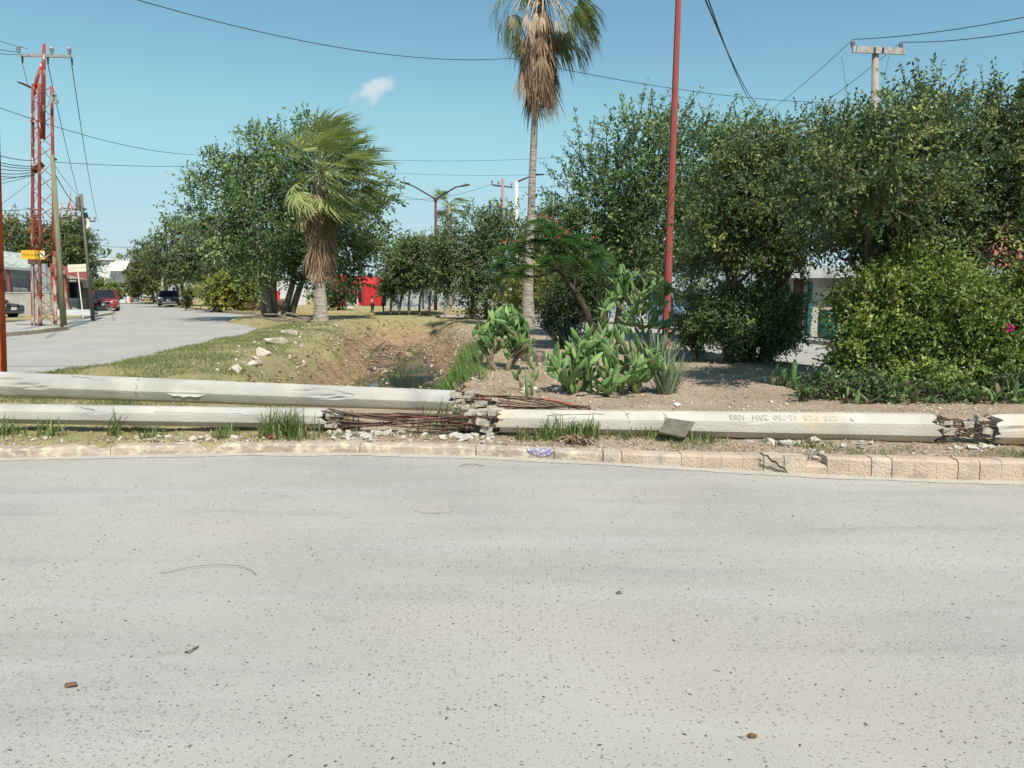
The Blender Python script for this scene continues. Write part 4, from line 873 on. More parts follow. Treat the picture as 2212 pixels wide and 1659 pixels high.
# feathery flowering tree leaning over from the right
Y = 17
ft = thing('flowering_tree', 'leaning feathery leaved tree with red flowers in front of the tall palm trunk', 'tree', (P(1282, 745, Y)[0], Y, 0.2))
r = np.random.default_rng(81); mb = MB()
stem = [P(1282, 750, Y), P(1278, 715, Y), P(1268, 672, Y), P(1240, 625, Y), P(1205, 583, Y), P(1170, 560, Y)]
mb.tube(stem, [0.10, 0.085, 0.07, 0.05, 0.035, 0.025], n=8); mb.build('trunk', mat('shade_toned_bark', s2l((84, 72, 60)), s2l((62, 54, 46)), rough=.95, scale=9, bump=.8, bscale=30), ft, True)  # bark colour darkened to paint in the shade on the trunk
mb = MB(); fr = []
hubs = [(1130, 540, .0), (1095, 560, -.2), (1150, 575, -.3), (1180, 520, .1), (1200, 490, .2), (1160, 500, 0), (1225, 520, .2), (1110, 590, -.2), (1190, 560, -.2), (1140, 520, .3), (1215, 545, .1), (1245, 510, .3), (1240, 560, .2), (1280, 530, .4), (1170, 475, .1), (1100, 535, .2), (1075, 575, -.1), (1265, 570, .2), (1300, 550, .5)]
for (hx, hy, dY) in hubs:
    h = P(hx, hy, Y); h[1] += dY; limb(mb, stem[4] if hx < 1230 else stem[3], h, 0.025, 0.012, r, 0.08, 4)
    for k in range(15):
        a = r.uniform(0, 6.28); d = np.array([math.cos(a), math.sin(a) * 0.9, r.uniform(-0.25, 0.5)]); fr.append((h, unit(d), r.uniform(0.32, 0.56)))
mb.build('branches', BARK, ft, True)
Pp, Aa, Nn, Ll, Vv = [], [], [], [], []; mb = MB()
for (h, d, L) in fr:
    sd = unit(np.cross(d, np.array([0, 0, 1]))); vv = r.uniform(.15, .8)
    pts = [h + d * (L * t) + np.array([0, 0, -0.55 * L * t * t]) for t in np.linspace(0, 1, 9)]; mb.tube(pts, 0.004, n=3, cap=False)
    for i in range(1, 9):
        for s in (-1, 1):
            pl = 0.13 * math.sin(math.pi * (i + 0.6) / 10); pd = unit(sd * s + d * 0.45 + np.array([0, 0, -.12]))
            for q in range(5):
                c = pts[i] + pd * pl * (q + 0.3) / 5
                for s2 in (-1, 1): Pp.append(c); Aa.append(unit(d * s2 + pd * .35)); Nn.append(unit(np.array([0, 0, 1]) + r.normal(0, .25, 3))); Ll.append(0.036); Vv.append(vv + r.normal(0, .1))
mb.build('leaf_stalks', BARK, ft)
leaves('crown', np.array(Pp), np.array(Aa), np.array(Nn), np.array(Ll), np.array(Ll) * 0.62, np.clip(Vv, 0, 1), L_fern, ft)
for k, (x, y) in enumerate(((1168, 466), (1177, 468), (1192, 472), (1205, 478), (1210, 492), (1222, 504), (1228, 498), (1208, 512), (1087, 524), (1094, 520), (1119, 520), (1281, 513))): flower(ft, P(x, y, Y - .35), 0.042, M_flower, k)
es = [o for o in bpy.data.objects if o.name.startswith('edge_shrub')][0]
flower(es, P(2181, 702, Y - 0) * 0 + P(2183, 706, 10.5), 0.07, M_magenta, 40); flower(es, P(2180, 712, 10.5), 0.05, M_magenta, 41)
rb = [o for o in bpy.data.objects if o.name.startswith('round_bush')][0]
for k in range(6): flower(rb, P(720 + k * 9, 622 + 6 * (k % 3), 56.5), 0.12, M_flower, 60 + k)
# ------------------------------------------------------------------ fan palms
PALMG = leafmat('palm_green', s2l((84, 104, 60)), s2l((140, 154, 92)), s2l((180, 184, 124)), 0.3)
PALMD = leafmat('palm_dead', s2l((106, 84, 66)), s2l((156, 130, 106)), s2l((196, 172, 146)), 0.15, rough=0.8, spec=0.1)
PALMX = leafmat('palm_half_dead', s2l((96, 98, 60)), s2l((134, 124, 88)), s2l((160, 148, 110)), 0.25)
PTRUNK = mat('palm_trunk', s2l((176, 166, 154)), s2l((150, 140, 128)), rough=0.95, scale=5, stretch=(1, 1, 5), bump=0.9, bscale=16, c3=s2l((120, 112, 102)), scale3=3)
def frond(parent, name, o, d, Lp, Lb, nseg, r, m, wind=(0, 0, 0), grav=0.25, half=95, gap=1.0, v0=0.5, pw=0.022, flat=True):
    """petiole of length Lp from o along d, then a fan of nseg segments of length Lb"""
    off = np.array(parent.location); o = np.array(o, float); d = unit(np.array(d, float)); wind = np.array(wind); g = np.array([0, 0, -1.0])
    V, Fq, A = [], [], []
    side = unit(np.cross(d, np.array([0.02, 0.01, 1.0]))); p = o.copy(); n = 5; rows = []
    for i in range(n + 1):
        w = pw * (1.25 - 0.6 * i / n); rows.append((p.copy(), w))
        if i < n: d = unit(d + g * grav * 0.18 + wind * 0.08); p = p + d * Lp / n
    for i, (q, w) in enumerate(rows):
        V += [q - side * w, q + side * w, q + np.array([0, 0, w * 0.8])]; A += [v0 + 0.25] * 3
    for i in range(n):
        a = i * 3; Fq += [(a, a + 1, a + 4, a + 3), (a + 1, a + 2, a + 5, a + 4), (a + 2, a, a + 3, a + 5)]
    side = unit(np.cross(d, np.array([0.02, 0.01, 1.0]))); up = np.cross(side, d)
    dth = R(2 * half / nseg)
    for j in range(nseg):
        th = R(-half) + dth * (j + 0.5); L = Lb * (0.72 + 0.28 * math.cos(th)) * r.uniform(0.85, 1.1)
        sd = unit(d * math.cos(th) + side * math.sin(th) + up * 0.12 * abs(math.sin(th))); q = p.copy(); ns = 5; pts = []
        for i in range(ns + 1):
            t = i / ns; pts.append(q.copy()); 
            sd = unit(sd + g * grav * (0.1 + 0.55 * t) + wind * (0.12 + 0.4 * t) + r.normal(0, 0.03 + 0.05 * t, 3)); q = q + sd * L / ns
        base = len(V); lat0 = unit(-d * math.sin(th) + side * math.cos(th))
        for i, q in enumerate(pts):
            t = i / ns; rad_ = L * t; w = min(rad_ * dth * 0.52, L * 0.42 * dth * 0.52) * gap if t < 0.95 else 0.002
            if t > 0.45: w *= max(0.06, 1 - (t - 0.45) / 0.55)
            fold = up * w * 0.5 * (1 if flat else 1.6)
            V += [q - lat0 * w - fold * 0.4, q + lat0 * w - fold * 0.4 * -1]; A += [v0 + r.normal(0, .06) + (0.12 if j % 2 else -0.1)] * 2
        for i in range(ns): a = base + 2 * i; Fq.append((a, a + 1, a + 3, a + 2))
    V = np.array(V) - off
    return put(name, mesh(name, V, np.array(Fq), m, False, np.clip(A, 0, 1)), parent)
def palm_trunk(parent, pts, rads, seed):
    r = np.random.default_rng(seed); P_, R_ = [], []
    pts = [np.array(p, float) for p in pts]; n = 60
    ts = np.linspace(0, len(pts) - 1, n)
    for k, t in enumerate(ts):
        i = min(int(t), len(pts) - 2); f = t - i; P_.append(pts[i] * (1 - f) + pts[i + 1] * f); R_.append((rads[i] * (1 - f) + rads[i + 1] * f) * (1 + 0.025 * (k % 2) + 0.015 * r.normal()))
    mb = MB(); mb.tube(P_, R_, n=16); return mb.build('trunk', PTRUNK, parent, True)
def skirt(parent, pts, n, Lp, Lb, r, m, out=0.5, wind=(0.1, 0, 0), vlo=0.2, vhi=0.8, rad=0.2, nseg=11, half=42, gap=0.9):
    pts = [np.array(p) for p in pts]
    for k in range(n):
        t = (k + r.random()) / n * (len(pts) - 1); i = min(int(t), len(pts) - 2); c = pts[i] + (pts[i + 1] - pts[i]) * (t - i); a = r.uniform(0, 6.28)
        rd = np.array([math.cos(a), math.sin(a), 0]); d = unit(rd * out * r.uniform(0.5, 1.4) + np.array([0, 0, -1.0 + 0.5 * r.random()]))
        frond(parent, 'dead_frond', c + rd * rad * 0.8, d, Lp * r.uniform(0.4, 1.5), Lb * r.uniform(0.6, 1.35), nseg, r, m, wind, 0.9, half, gap, r.uniform(vlo, vhi), 0.03)
r = np.random.default_rng(5)
# --- shaggy palm on the left bank
Y = 35; base = P(693, 692, Y); base[2] = hz(base[0], Y) if base[2] > 0 else base[2]
pl = thing('fan_palm', 'shaggy fan palm with thick grey trunk, windblown green crown and brown skirt of dead leaves', 'palm', base)
hub = P(692, 372, Y)
k = Y / F
palm_trunk(pl, [base + np.array([0, 0, -.15]), P(693, 665, Y), P(692, 610, Y), P(692, 560, Y), P(691, 480, Y), hub], [18 * k, 14 * k, 10.5 * k, 9 * k, 7.5 * k, 5 * k], 1)
W = (0.85, 0.1, -0.05)
for (tx, ty, dY, v) in ((684, 285, -.5, .55), (700, 262, .2, .5), (722, 268, 0, .45), (742, 275, .5, .4), (760, 300, .1, .45), (785, 312, .6, .35), (775, 335, -.3, .5), (800, 345, .4, .4), (735, 300, -.9, .6), (655, 300, -.3, .7), (640, 315, .4, .55), (668, 290, .6, .45), (720, 360, -1.2, .85), (765, 360, -.8, .75), (790, 385, .3, .5),
                        (800, 405, .2, .45), (770, 415, -.6, .7), (740, 420, -1.1, .85), (725, 400, -.4, .6), (755, 450, -.3, .55), (735, 455, .2, .45), (745, 480, -.4, .5), (635, 400, -.3, .7), (628, 385, .2, .5), (650, 430, -.6, .75), (640, 445, .2, .45), (665, 440, -.7, .6), (700, 300, .8, .3), (770, 440, .7, .3), (690, 320, -1.0, .6), (715, 330, -.7, .5), (780, 430, -.2, .5), (760, 325, .9, .3), (655, 415, .8, .3), (745, 340, .3, .45), (780, 350, -1, .6), (770, 385, -1.1, .7), (800, 370, -.2, .5), (745, 385, -1.3, .8), (790, 415, .2, .55), (760, 470, -.6, .6), (720, 450, -1, .7), (710, 280, -.8, .7), (640, 370, .1, .5), (740, 310, .6, .5), (640, 350, -.3, .7), (645, 425, -.7, .7), (650, 330, -.9, .6)):
    tgt = P(tx, ty, Y); tgt[1] += dY * 1.6; dv = tgt - hub; L = np.linalg.norm(dv); dv = unit(dv)
    if tx < 660: dv = unit(dv - np.array([0.12, 0, 0]))
    if tx > 690: dv = unit(dv - np.array([0.12, 0, 0]))
    frond(pl, 'frond', hub + dv * 0.1, unit(dv + np.array([0, 0, 0.12])), max(0.8, L * 0.78), min(1.75, max(1.4, L * 0.75)), 20, r, PALMG, W, 0.16 if ty < 360 else 0.30, 80, 1.0, v, 0.024)
skirt(pl, [P(690, 395, Y), P(691, 440, Y), P(692, 500, Y)], 44, 0.7, 1.1, r, PALMD, 0.40, (0.10, 0, 0), 0.05, 0.75, 0.2)
skirt(pl, [P(691, 470, Y), P(694, 560, Y)], 54, 0.4, 1.05, r, PALMD, 0.55, (0.16, 0, 0), 0.4, 0.95, 0.2)
skirt(pl, [P(685, 400, Y), P(680, 440, Y)], 7, 0.9, 0.9, r, PALMX, 0.9, (0.0, 0, 0), 0.3, 0.9, 0.2)
# --- tall palm by the canal
Y = 28.5; base = P(1141, 716, Y); k = Y / F
pt = thing('tall_fan_palm', 'tall slim fan palm, its crown of green and dead leaves cut by the top edge', 'palm', base)
hub = P(1172, -42, Y)
palm_trunk(pt, [base + np.array([0, 0, -.15]), P(1142, 690, Y), P(1140, 640, Y), P(1143, 560, Y), P(1147, 470, Y), P(1150, 380, Y), P(1155, 260, Y), P(1160, 150, Y), P(1166, 50, Y), hub], [18 * k, 14 * k, 12 * k, 9.2 * k, 8 * k, 7.3 * k, 6.8 * k, 6.6 * k, 6.5 * k, 5 * k], 2)
W = (0.32, 0.1, -0.1)
for (tx, ty, dY, v) in ((1078, 40, 0, .75), (1085, 60, -.3, .8), (1095, 85, .3, .6), (1100, 20, .5, .5), (1215, 30, -.4, .75), (1228, 60, -.6, .8), (1232, 90, 0, .55), (1255, 20, 0, .6), (1280, 10, .2, .55), (1290, 40, .4, .5), (1270, -20, .3, .5), (1215, 110, .2, .45), (1200, 70, .6, .4), (1120, -90, 0, .5), (1180, -130, .2, .5), (1230, -110, 0, .5), (1270, -80, -.3, .6), (1150, -120, -.4, .6), (1090, -60, .2, .5), (1075, -20, -.2, .6), (1240, -50, .8, .4), (1200, -90, -.9, .6), (1130, -40, .9, .4), (1260, 0, .9, .4), (1110, 100, .5, .4)):
    tgt = P(tx, ty, Y); tgt[1] += dY * 1.4; dv = tgt - hub; L = np.linalg.norm(dv); dv = unit(dv)
    v = v - .15
    frond(pt, 'frond', hub + dv * 0.1, unit(dv + np.array([0, 0, 0.25])), max(0.8, L * 0.8), 1.15, 20, r, PALMG, W, 0.75 if ty > -30 else 0.35, 85, 1.0, v, 0.022)
for (tx, ty, dY) in ((1068, 10, 0), (1075, 30, .3), (1090, -10, 0), (1285, 60, 0), (1295, 20, .3), (1270, 90, .2), (1240, 50, .4), (1100, 50, .3), (1260, 60, -.2), (1080, 70, .1), (1060, 40, -.3), (1225, 90, -.5), (1280, 80, .3), (1215, 60, .7), (1105, 70, -.6), (1250, 100, 0), (1300, -10, 0), (1055, -10, .2), (1070, 60, .5), (1295, 70, -.3), (1265, 110, .5), (1230, 130, .1), (1110, 110, .2)):
    tgt = P(tx, ty, Y); tgt[1] += dY; dv = tgt - hub; L = np.linalg.norm(dv); dv = unit(dv)
    frond(pt, 'dead_frond', hub + dv * 0.1, unit(dv + np.array([0, 0, 0.3])), L * 0.85, 1.15, 12, r, PALMX, W, 1.0, 60, 0.5, r.uniform(.1, .5), 0.02)
skirt(pt, [P(1168, -10, Y), P(1163, 60, Y), P(1160, 110, Y)], 90, 0.95, 1.1, r, PALMD, 0.42, (0.08, 0, 0), 0.05, 0.9, 0.17, gap=.65)
skirt(pt, [P(1163, 60, Y), P(1159, 160, Y)], 50, 0.6, 1.2, r, PALMD, 0.36, (0.14, 0, 0), 0.05, 0.7, 0.17, gap=.6)
for kk in range(16):
    a = r.uniform(math.pi, 2 * math.pi); rd = np.array([math.cos(a), math.sin(a), 0]); c = P(1168 + r.uniform(-8, 8), -15 + r.uniform(-10, 25), Y)
    frond(pt, 'dead_frond', c + rd * .15, unit(rd * 0.9 + np.array([0, 0, .1])), 1.5, 0.6, 8, r, PALMD, (0, 0, 0), 2.2, 35, 0.8, .9, 0.035)
# --- small distant palm
Y = 62; base = P(972, 668, Y); dp = thing('distant_palm', 'far off fan palm poking out above the trees by the double street lamp', 'palm', base); hub = P(970, 440, Y)
palm_trunk(dp, [base, P(972, 560, Y), hub], [0.3, 0.22, 0.2], 3)
for j in range(26):
    a = r.uniform(0, 6.28); el = r.uniform(-0.6, 1.1); dv = unit(np.array([math.cos(a), math.sin(a), el])); frond(dp, 'frond', hub, dv, 0.9, 1.1, 12, r, PALMG, (0.6, 0, 0), 0.35, 75, 1.0, r.uniform(.3, .7), 0.03)

# ------------------------------------------------------------------ prickly pears, aloe, agave
M_pad = mat('cactus_pad', s2l((110, 142, 80)), s2l((86, 118, 68)), rough=0.55, scale=5, spec=0.35, bump=0.5, bscale=40, c3=s2l((150, 150, 110)), scale3=14, lo3=.58, hi3=.7)
M_pad2 = mat('young_pad', s2l((130, 158, 90)), s2l((104, 136, 74)), rough=0.55, scale=5, spec=0.4)
M_padold = mat('grey_pad', s2l((116, 126, 88)), s2l((104, 100, 76)), rough=0.8, scale=9, bump=.5, bscale=40, c3=s2l((128, 112, 88)), scale3=10)
M_cstem = mat('cactus_stem', s2l((150, 138, 112)), s2l((112, 104, 84)), rough=0.9, scale=12, bump=0.5, bscale=40)
def padmesh(m, w, bend, nm):
    V, Fc, ns, nr = [], [], 8, 10
    for i in range(ns + 1):
        t = i / ns; wd = 0.5 * w * (math.sin(math.pi * min(1, max(0.0, t)) ** 0.82)) ** 0.72 if 0 < t < 1 else 0.012; th = 0.055 * (1 - 0.3 * t) * (wd / (0.5 * w)) ** 0.6 + 0.004
        for j in range(nr):
            a = 2 * math.pi * j / nr; V.append((wd * math.cos(a), th * math.sin(a) + bend * t * t, t))
    for i in range(ns):
        for j in range(nr): Fc.append((i * nr + j, i * nr + (j + 1) % nr, (i + 1) * nr + (j + 1) % nr, (i + 1) * nr + j))
    Fc.append(tuple(range(nr))[::-1]); Fc.append(tuple(ns * nr + j for j in range(nr)))
    return mesh(nm, V, Fc, m, True)
PADS = [padmesh(M_pad, 0.36, 0.07, 'pad'), padmesh(M_pad, 0.29, -0.08, 'pad'), padmesh(M_pad2, 0.32, 0.03, 'pad'), padmesh(M_padold, 0.36, 0.06, 'pad'), padmesh(M_pad, 0.40, -0.03, 'pad')]
def cactus(name, label, base, roots, env, n, L, seed, stem=True, upb=0.55):
    """prickly pear: pads grow from pads inside the envelope"""
    r = np.random.default_rng(seed); t = thing(name, label, 'cactus', base); fr = []; off = np.array(t.location); mb = MB()
    inside = lambda p: any((((p - c) / s) ** 2).sum() < 1 for c, s in env)
    for q in roots:
        q = np.array(q, float)
        if stem:
            e = min(env, key=lambda ee: np.linalg.norm(ee[0] - q)); tgt = e[0] + np.array([r.normal(0, .08), r.normal(0, .08), -0.35 * e[1][2]]); p_ = limb(mb, q - np.array([0, 0, .05]), tgt, 0.05, 0.035, r, 0.08, 5); d = unit(tgt - q)
            for s in (2, 3, 4, 5): fr.append((np.array(p_[s]), unit(d + r.normal(0, .35, 3)), 0))
        else: fr.append((q, unit(np.array([r.normal(0, .25), r.normal(0, .25), 1])), 0))
    if stem: mb.build('stem', M_cstem, t, True)
    cnt = 0; tries = 0; EW = np.array([e_[1][0] * e_[1][2] for e_ in env]); EW = EW / EW.sum()
    while cnt < n and tries < n * 60:
        tries += 1; ei = int(r.choice(len(env), p=EW)); c_, s_e = env[ei]; tg = c_ + unit(r.normal(size=3)) * s_e * r.random() ** (1 / 3)
        FO = np.array([f[0] for f in fr]); dd_ = np.linalg.norm(FO - tg, axis=1) + np.array([0.05 * f[2] for f in fr]); i = int(np.argmin(dd_)); o, d, g = fr[i]
        if dd_[i] < 0.2 * L and r.random() < 0.6: continue
        nd = unit(unit(tg - o) * 0.7 + d * 0.3 + r.normal(0, 0.22, 3) + np.array([0, 0, upb * 0.95])); l = L * r.uniform(0.75, 1.35); tip = o + nd * l
        if nd[2] < -0.15: continue
        if g > 0 and not any((((tip - c) / (s * 1.15)) ** 2).sum() < 1 for c, s in env): continue
        fn = unit(np.array([r.normal(0, .55), -1 + r.normal(0, .5), r.normal(0, .25)])); x = unit(np.cross(nd, fn)) * -1; y = np.cross(nd, x)
        M_ = Matrix((Vector(x) * l, Vector(y) * l, Vector(nd) * l)).transposed().to_4x4(); M_.translation = Vector(o - nd * 0.02 - off)
        k = int(r.choice([0, 1, 2, 3, 4], p=[.3, .27, .25, .06, .12])) if g > 0 or r.random() < .5 else 3; ob = bpy.data.objects.new('pad', PADS[k]); COL.objects.link(ob); ob.parent = t; ob.matrix_local = M_; cnt += 1
        fr.append((o + nd * l * 0.96 + x * l * r.uniform(-.12, .12), nd, g + 1)); fr.append((o + nd * l * 0.8 + x * l * r.choice([-.2, .2]), unit(nd + x * r.choice([-.4, .4])), g + 1))
        
    return t
def env(dx, dy, rx, ry, Y, dY=0, dep=0.9):
    c = P(dx, dy, Y); c[1] += dY; k = Y / F; return (c, np.array([rx * k, max(rx, ry) * k * dep, ry * k]))
def gp(dx, dy):
    g = G(dx, dy, 0.15)
    for _ in range(4): g = G(dx, dy, hz(g[0], g[1]))
    return np.array([g[0], g[1], hz(g[0], g[1])])
b1_ = gp(1078, 800); Y = b1_[1]
cactus('prickly_pear', 'prickly pear on a bare pale stem beside the canal, in front of the tall palm', b1_, [b1_, b1_ + [.08, .1, 0], b1_ + [-.08, .05, 0], b1_ + [0.14, -.1, 0]], [env(1085, 722, 58, 58, Y), env(1045, 735, 28, 34, Y), env(1130, 735, 25, 40, Y), env(1095, 685, 30, 35, Y)], 270, 0.215, 91)
b2_ = gp(1392, 768); Y = 16.3; b2_ = np.array([P(1392, 768, Y)[0], Y, hz(P(1392, 768, Y)[0], Y)])
cactus('prickly_pear', 'tallest prickly pear, tree sized, wrapped around the foot of the red post', b2_, [b2_, b2_ + [.2, 0, 0], b2_ + [-.3, .1, 0], b2_ + [.35, -.1, 0], b2_ + [-.6, 0, 0]], [env(1345, 610, 45, 50, Y), env(1385, 650, 60, 60, Y), env(1330, 680, 50, 45, Y), env(1400, 710, 70, 40, Y), env(1463, 700, 26, 48, Y), env(1420, 620, 30, 40, Y), env(1310, 730, 45, 30, Y)], 280, 0.235, 92)
b3_ = gp(1300, 852); Y = b3_[1]
cactus('prickly_pear', 'wide low prickly pear thicket directly behind the bare bars and stamped pole', b3_, [gp(a, b) for a, b in ((1190, 834), (1222, 838), (1256, 844), (1292, 846), (1330, 842), (1360, 846), (1392, 840), (1420, 836), (1205, 838), (1240, 848), (1275, 850), (1310, 852), (1340, 850), (1375, 846), (1405, 838), (1325, 838), (1260, 838), (1225, 842))], [env(1310, 790, 100, 62, Y), env(1270, 750, 60, 55, Y), env(1215, 800, 40, 45, Y), env(1390, 790, 48, 56, Y), env(1340, 735, 40, 40, Y), env(1300, 830, 125, 36, Y), env(1190, 800, 30, 36, Y), env(1420, 800, 30, 40, Y)], 300, 0.225, 93, stem=False, upb=0.7)
b4_ = gp(1692, 832)
cactus('small_prickly_pear', 'small prickly pear with a column cactus beside it, left of the lime bush', b4_, [b4_, b4_ + [.12, 0, 0], b4_ + [-.12, .05, 0]], [env(1690, 808, 28, 32, b4_[1]), env(1720, 815, 20, 22, b4_[1])], 16, 0.2, 94, stem=False)
Y = 14.9; b5_ = np.array([P(1640, 812, Y)[0], Y, .2])
cactus('prickly_pear', 'tall prickly pear rising out of the dark rounded bush', b5_, [b5_, b5_ + [.3, 0, 0], b5_ + [-.3, 0, 0]], [env(1600, 640, 50, 34, Y), env(1670, 640, 55, 34, Y), env(1640, 680, 70, 40, Y)], 80, 0.2, 95)
for q, (dx, dy, n_, lb) in enumerate(((1850, 884, 11, 'first low cactus clump half hidden under the lime bush, next to dark undergrowth'), (1975, 886, 14, 'low cactus clump under the middle of the lime bush behind the last break'), (2170, 884, 16, 'low cactus clump behind the end length of the stamped pole'), (1160, 790, 6, 'tiny prickly pear sprouting behind the flat tyre'), (1130, 842, 9, 'tiny pads sprouting on the sandy bank by the snapped grey pole'))):
    g = gp(dx, dy if dy < 880 else 872); cactus('small_prickly_pear', lb, g, [g, g + [.15, 0, 0], g + [-.12, .05, 0]], [env(dx, dy - 30, 60, 34, g[1])], n_, 0.17, 96 + q, stem=False, upb=.4)
# column cactus
g = gp(1713, 838); mb = MB(); mb.tube([g + [0, 0, -.03], g + [0, 0, .2], g + [.01, 0, .38], g + [.01, 0, .44]], [.035, .042, .04, .012], n=5); o = mb.build('column_cactus', M_pad, None, True); setp(o, 'single slim column cactus standing beside the small prickly pear', 'cactus')
for q, (dx, dy, h) in enumerate(((1139, 862, .42), (1150, 856, .3))):
    g = gp(dx, dy); mb = MB(); mb.tube([g + [0, 0, -.03], g + [-.01, 0, h * .5], g + [-.03, 0, h]], [.02, .024, .008], n=5); o = mb.build('column_cactus', M_pad, None, True); setp(o, ('taller' if q == 0 else 'shorter') + ' thin column cactus on the sandy mound behind the trailing bars', 'cactus')
def rosette(name, label, cat, g, n, L, W_, seed, m, spread=0.6, curl=0.0):
    r = np.random.default_rng(seed); t = thing(name, label, cat, g); off = np.array(t.location)
    for k in range(n):
        a = r.uniform(0, 6.28); d = unit(np.array([math.cos(a) * spread * r.random(), math.sin(a) * spread * r.random(), 1])); l = L * r.uniform(0.65, 1.1); o = g + np.array([math.cos(a), math.sin(a), 0]) * r.uniform(0, .10) * (L / .5); side = unit(np.cross(d, [math.cos(a), math.sin(a), .2])); V, Fc = [], []
        ax_ = np.array([math.cos(a), math.sin(a), 0])
        for i in range(6):
            q = i / 5; c = o + d * l * q + ax_ * (0.12 * l * q - curl * l * q * q * .3); w = W_ * (1 - q) ** 0.7 + 0.002; V += [c - side * w - off, c - np.array([ax_[0], ax_[1], 0]) * -w * 0.5 - off, c + side * w - off]
        for i in range(5):
            for j in range(2): Fc.append((i * 3 + j, i * 3 + j + 1, i * 3 + j + 4, i * 3 + j + 3))
        put('leaf', mesh('leaf', V, Fc, m, True), t)
    return t
M_aloe = mat('aloe_leaf', s2l((136, 148, 118)), s2l((104, 124, 92)), rough=0.6, scale=10)
M_agave = mat('agave_leaf', s2l((52, 72, 62)), s2l((40, 58, 50)), rough=0.6, scale=10)
g = gp(1440, 850)
rosette('aloe', 'big pale grey green aloe clump with upright spikes at the foot of the red post', 'succulent', g, 90, 0.60, 0.026, 101, M_aloe, 0.62)
g2 = P(1425, 800, 13.4); g2[2] = .2
rosette('aloe', 'darker aloe clump growing in the shade behind the big pale one', 'succulent', g2, 60, 0.7, 0.024, 102, M_aloe, 0.6)
g = P(1228, 758, 17.8); g[2] = .22
rosette('agave', 'dark spiky agave in the shade below the leaning flowering tree', 'succulent', g, 60, 0.85, 0.03, 103, M_agave, 1.3)
# flat tyre lying in the sand
M_rub2 = mat('old_rubber', s2l((96, 90, 84)), s2l((72, 68, 64)), rough=0.95, scale=12, c3=s2l((130, 116, 98)), scale3=5)
g = gp(1150, 776); ty_ = thing('old_tyre', 'old dusty tyre lying flat and half sunk in the sand by the cactus', 'tyre', g); mb = MB(); N = 24; prof = [(.19, -.02), (.2, .09), (.25, .125), (.31, .10), (.325, .05), (.325, -.04)]
for i in range(N):
    a = 2 * math.pi * i / N
    for rr, zz in prof: mb.V.append((math.cos(a) * rr, math.sin(a) * rr, zz + .03))
for i in range(N):
    for j in range(5): q = (i + 1) % N; mb.F.append((i * 6 + j, q * 6 + j, q * 6 + j + 1, i * 6 + j + 1))
mb.build('tread', M_rub2, ty_, True, local=True)

# ------------------------------------------------------------------ grass
GR_G = leafmat('grass_green', s2l((80, 98, 54)), s2l((114, 128, 74)), s2l((152, 156, 102)), 0.3)
GR_D = leafmat('grass_dry', s2l((142, 124, 80)), s2l((172, 154, 108)), s2l((200, 184, 140)), 0.3)
def blades(name, n, region, acc, hgt, wid, m, kind='stuff', seed=1, clump=0.12, per=7, lean=0.5):
    r = np.random.default_rng(seed); Pn = []
    tries = 0
    while len(Pn) < n and tries < n * 3:
        tries += 1; x, y = region(r)
        if not acc(x, y): continue
        for _ in range(per):
            a, b = x + r.normal(0, clump), y + r.normal(0, clump)
            Pn.append((a, b, hz(a, b) - 0.01))
    Pn = np.array(Pn); k = len(Pn); ax = unit(np.stack([r.normal(0, lean, k), r.normal(0, lean, k), np.ones(k)], 1)); nr = unit(r.normal(size=(k, 3))); L = hgt * r.uniform(.5, 1.4, k)
    o = leaves(name, Pn, ax, nr, L, wid * r.uniform(.7, 1.3, k), np.clip(r.normal(.5, .22, k), 0, 1), m, None); return setp(o, kind=kind)
inm = lambda x, y: interp(y, *LX) + 0.1 < x < interp(y, *RX) - 0.1 and y > kerb_y(x) + 0.2
bank = lambda r: (r.uniform(-9.8, -2.2), 9.7 + 24 * r.random() ** 1.5)
blades('green_bank_grass', 34000, bank, lambda x, y: inm(x, y) and hz(x, y) > -0.45 and (nse(x * 0.9, y * 0.9, 3) + 0.35 * nse(x * 3, y * 3) > (-0.08 + 0.3 * smooth((x - (interp(y, *LX) + 1.6)) / 2.5) - 0.12)), 0.085, 0.009, GR_G, seed=1, lean=.7)
blades('dry_bank_grass', 30000, lambda r: (r.uniform(-9.8, 0.5), 9.6 + 27 * r.random() ** 1.3), lambda x, y: inm(x, y) and hz(x, y) > -0.95 and nse(x * 0.8, y * 0.8, 9) > -0.25, 0.07, 0.008, GR_D, seed=2, lean=1.0)
blades('kerbside_grass', 9000, lambda r: ((lambda x: (x, kerb_y(x) + .2 + r.random() * 1.1))(r.uniform(-7.5, 7.8))), lambda x, y: nse(x * 1.6, y * 1.6, 12) > 0.0, 0.05, 0.005, GR_D, seed=3, clump=.05, lean=1.2)
blades('kerbside_green_grass', 3200, lambda r: ((lambda x: (x, kerb_y(x) + .35 + r.random() * 0.6))(r.uniform(-7.5, 7.8))), lambda x, y: nse(x * 1.4, y * 1.4, 22) > 0.18, 0.075, 0.006, GR_G, seed=4, clump=.05, lean=.8)
blades('sparse_soil_grass', 5200, lambda r: (r.uniform(-1.5, 7.5), r.uniform(8.5, 22)), lambda x, y: inm(x, y) and nse(x * 1.3, y * 1.3, 32) > 0.12, 0.05, 0.006, GR_D, seed=5, clump=.06, lean=1.1)
blades('water_edge_grass', 4200, lambda r: (lambda y: (canal(y)[0] + 0.9 + r.random() * 1.3, y))(r.uniform(12, 19)), lambda x, y: nse(x, y, 3) > -.35, 0.26, 0.016, leafmat('reed_green', s2l((76, 104, 52)), s2l((108, 134, 70)), s2l((144, 158, 96)), .3), seed=6, clump=.1, lean=.4)
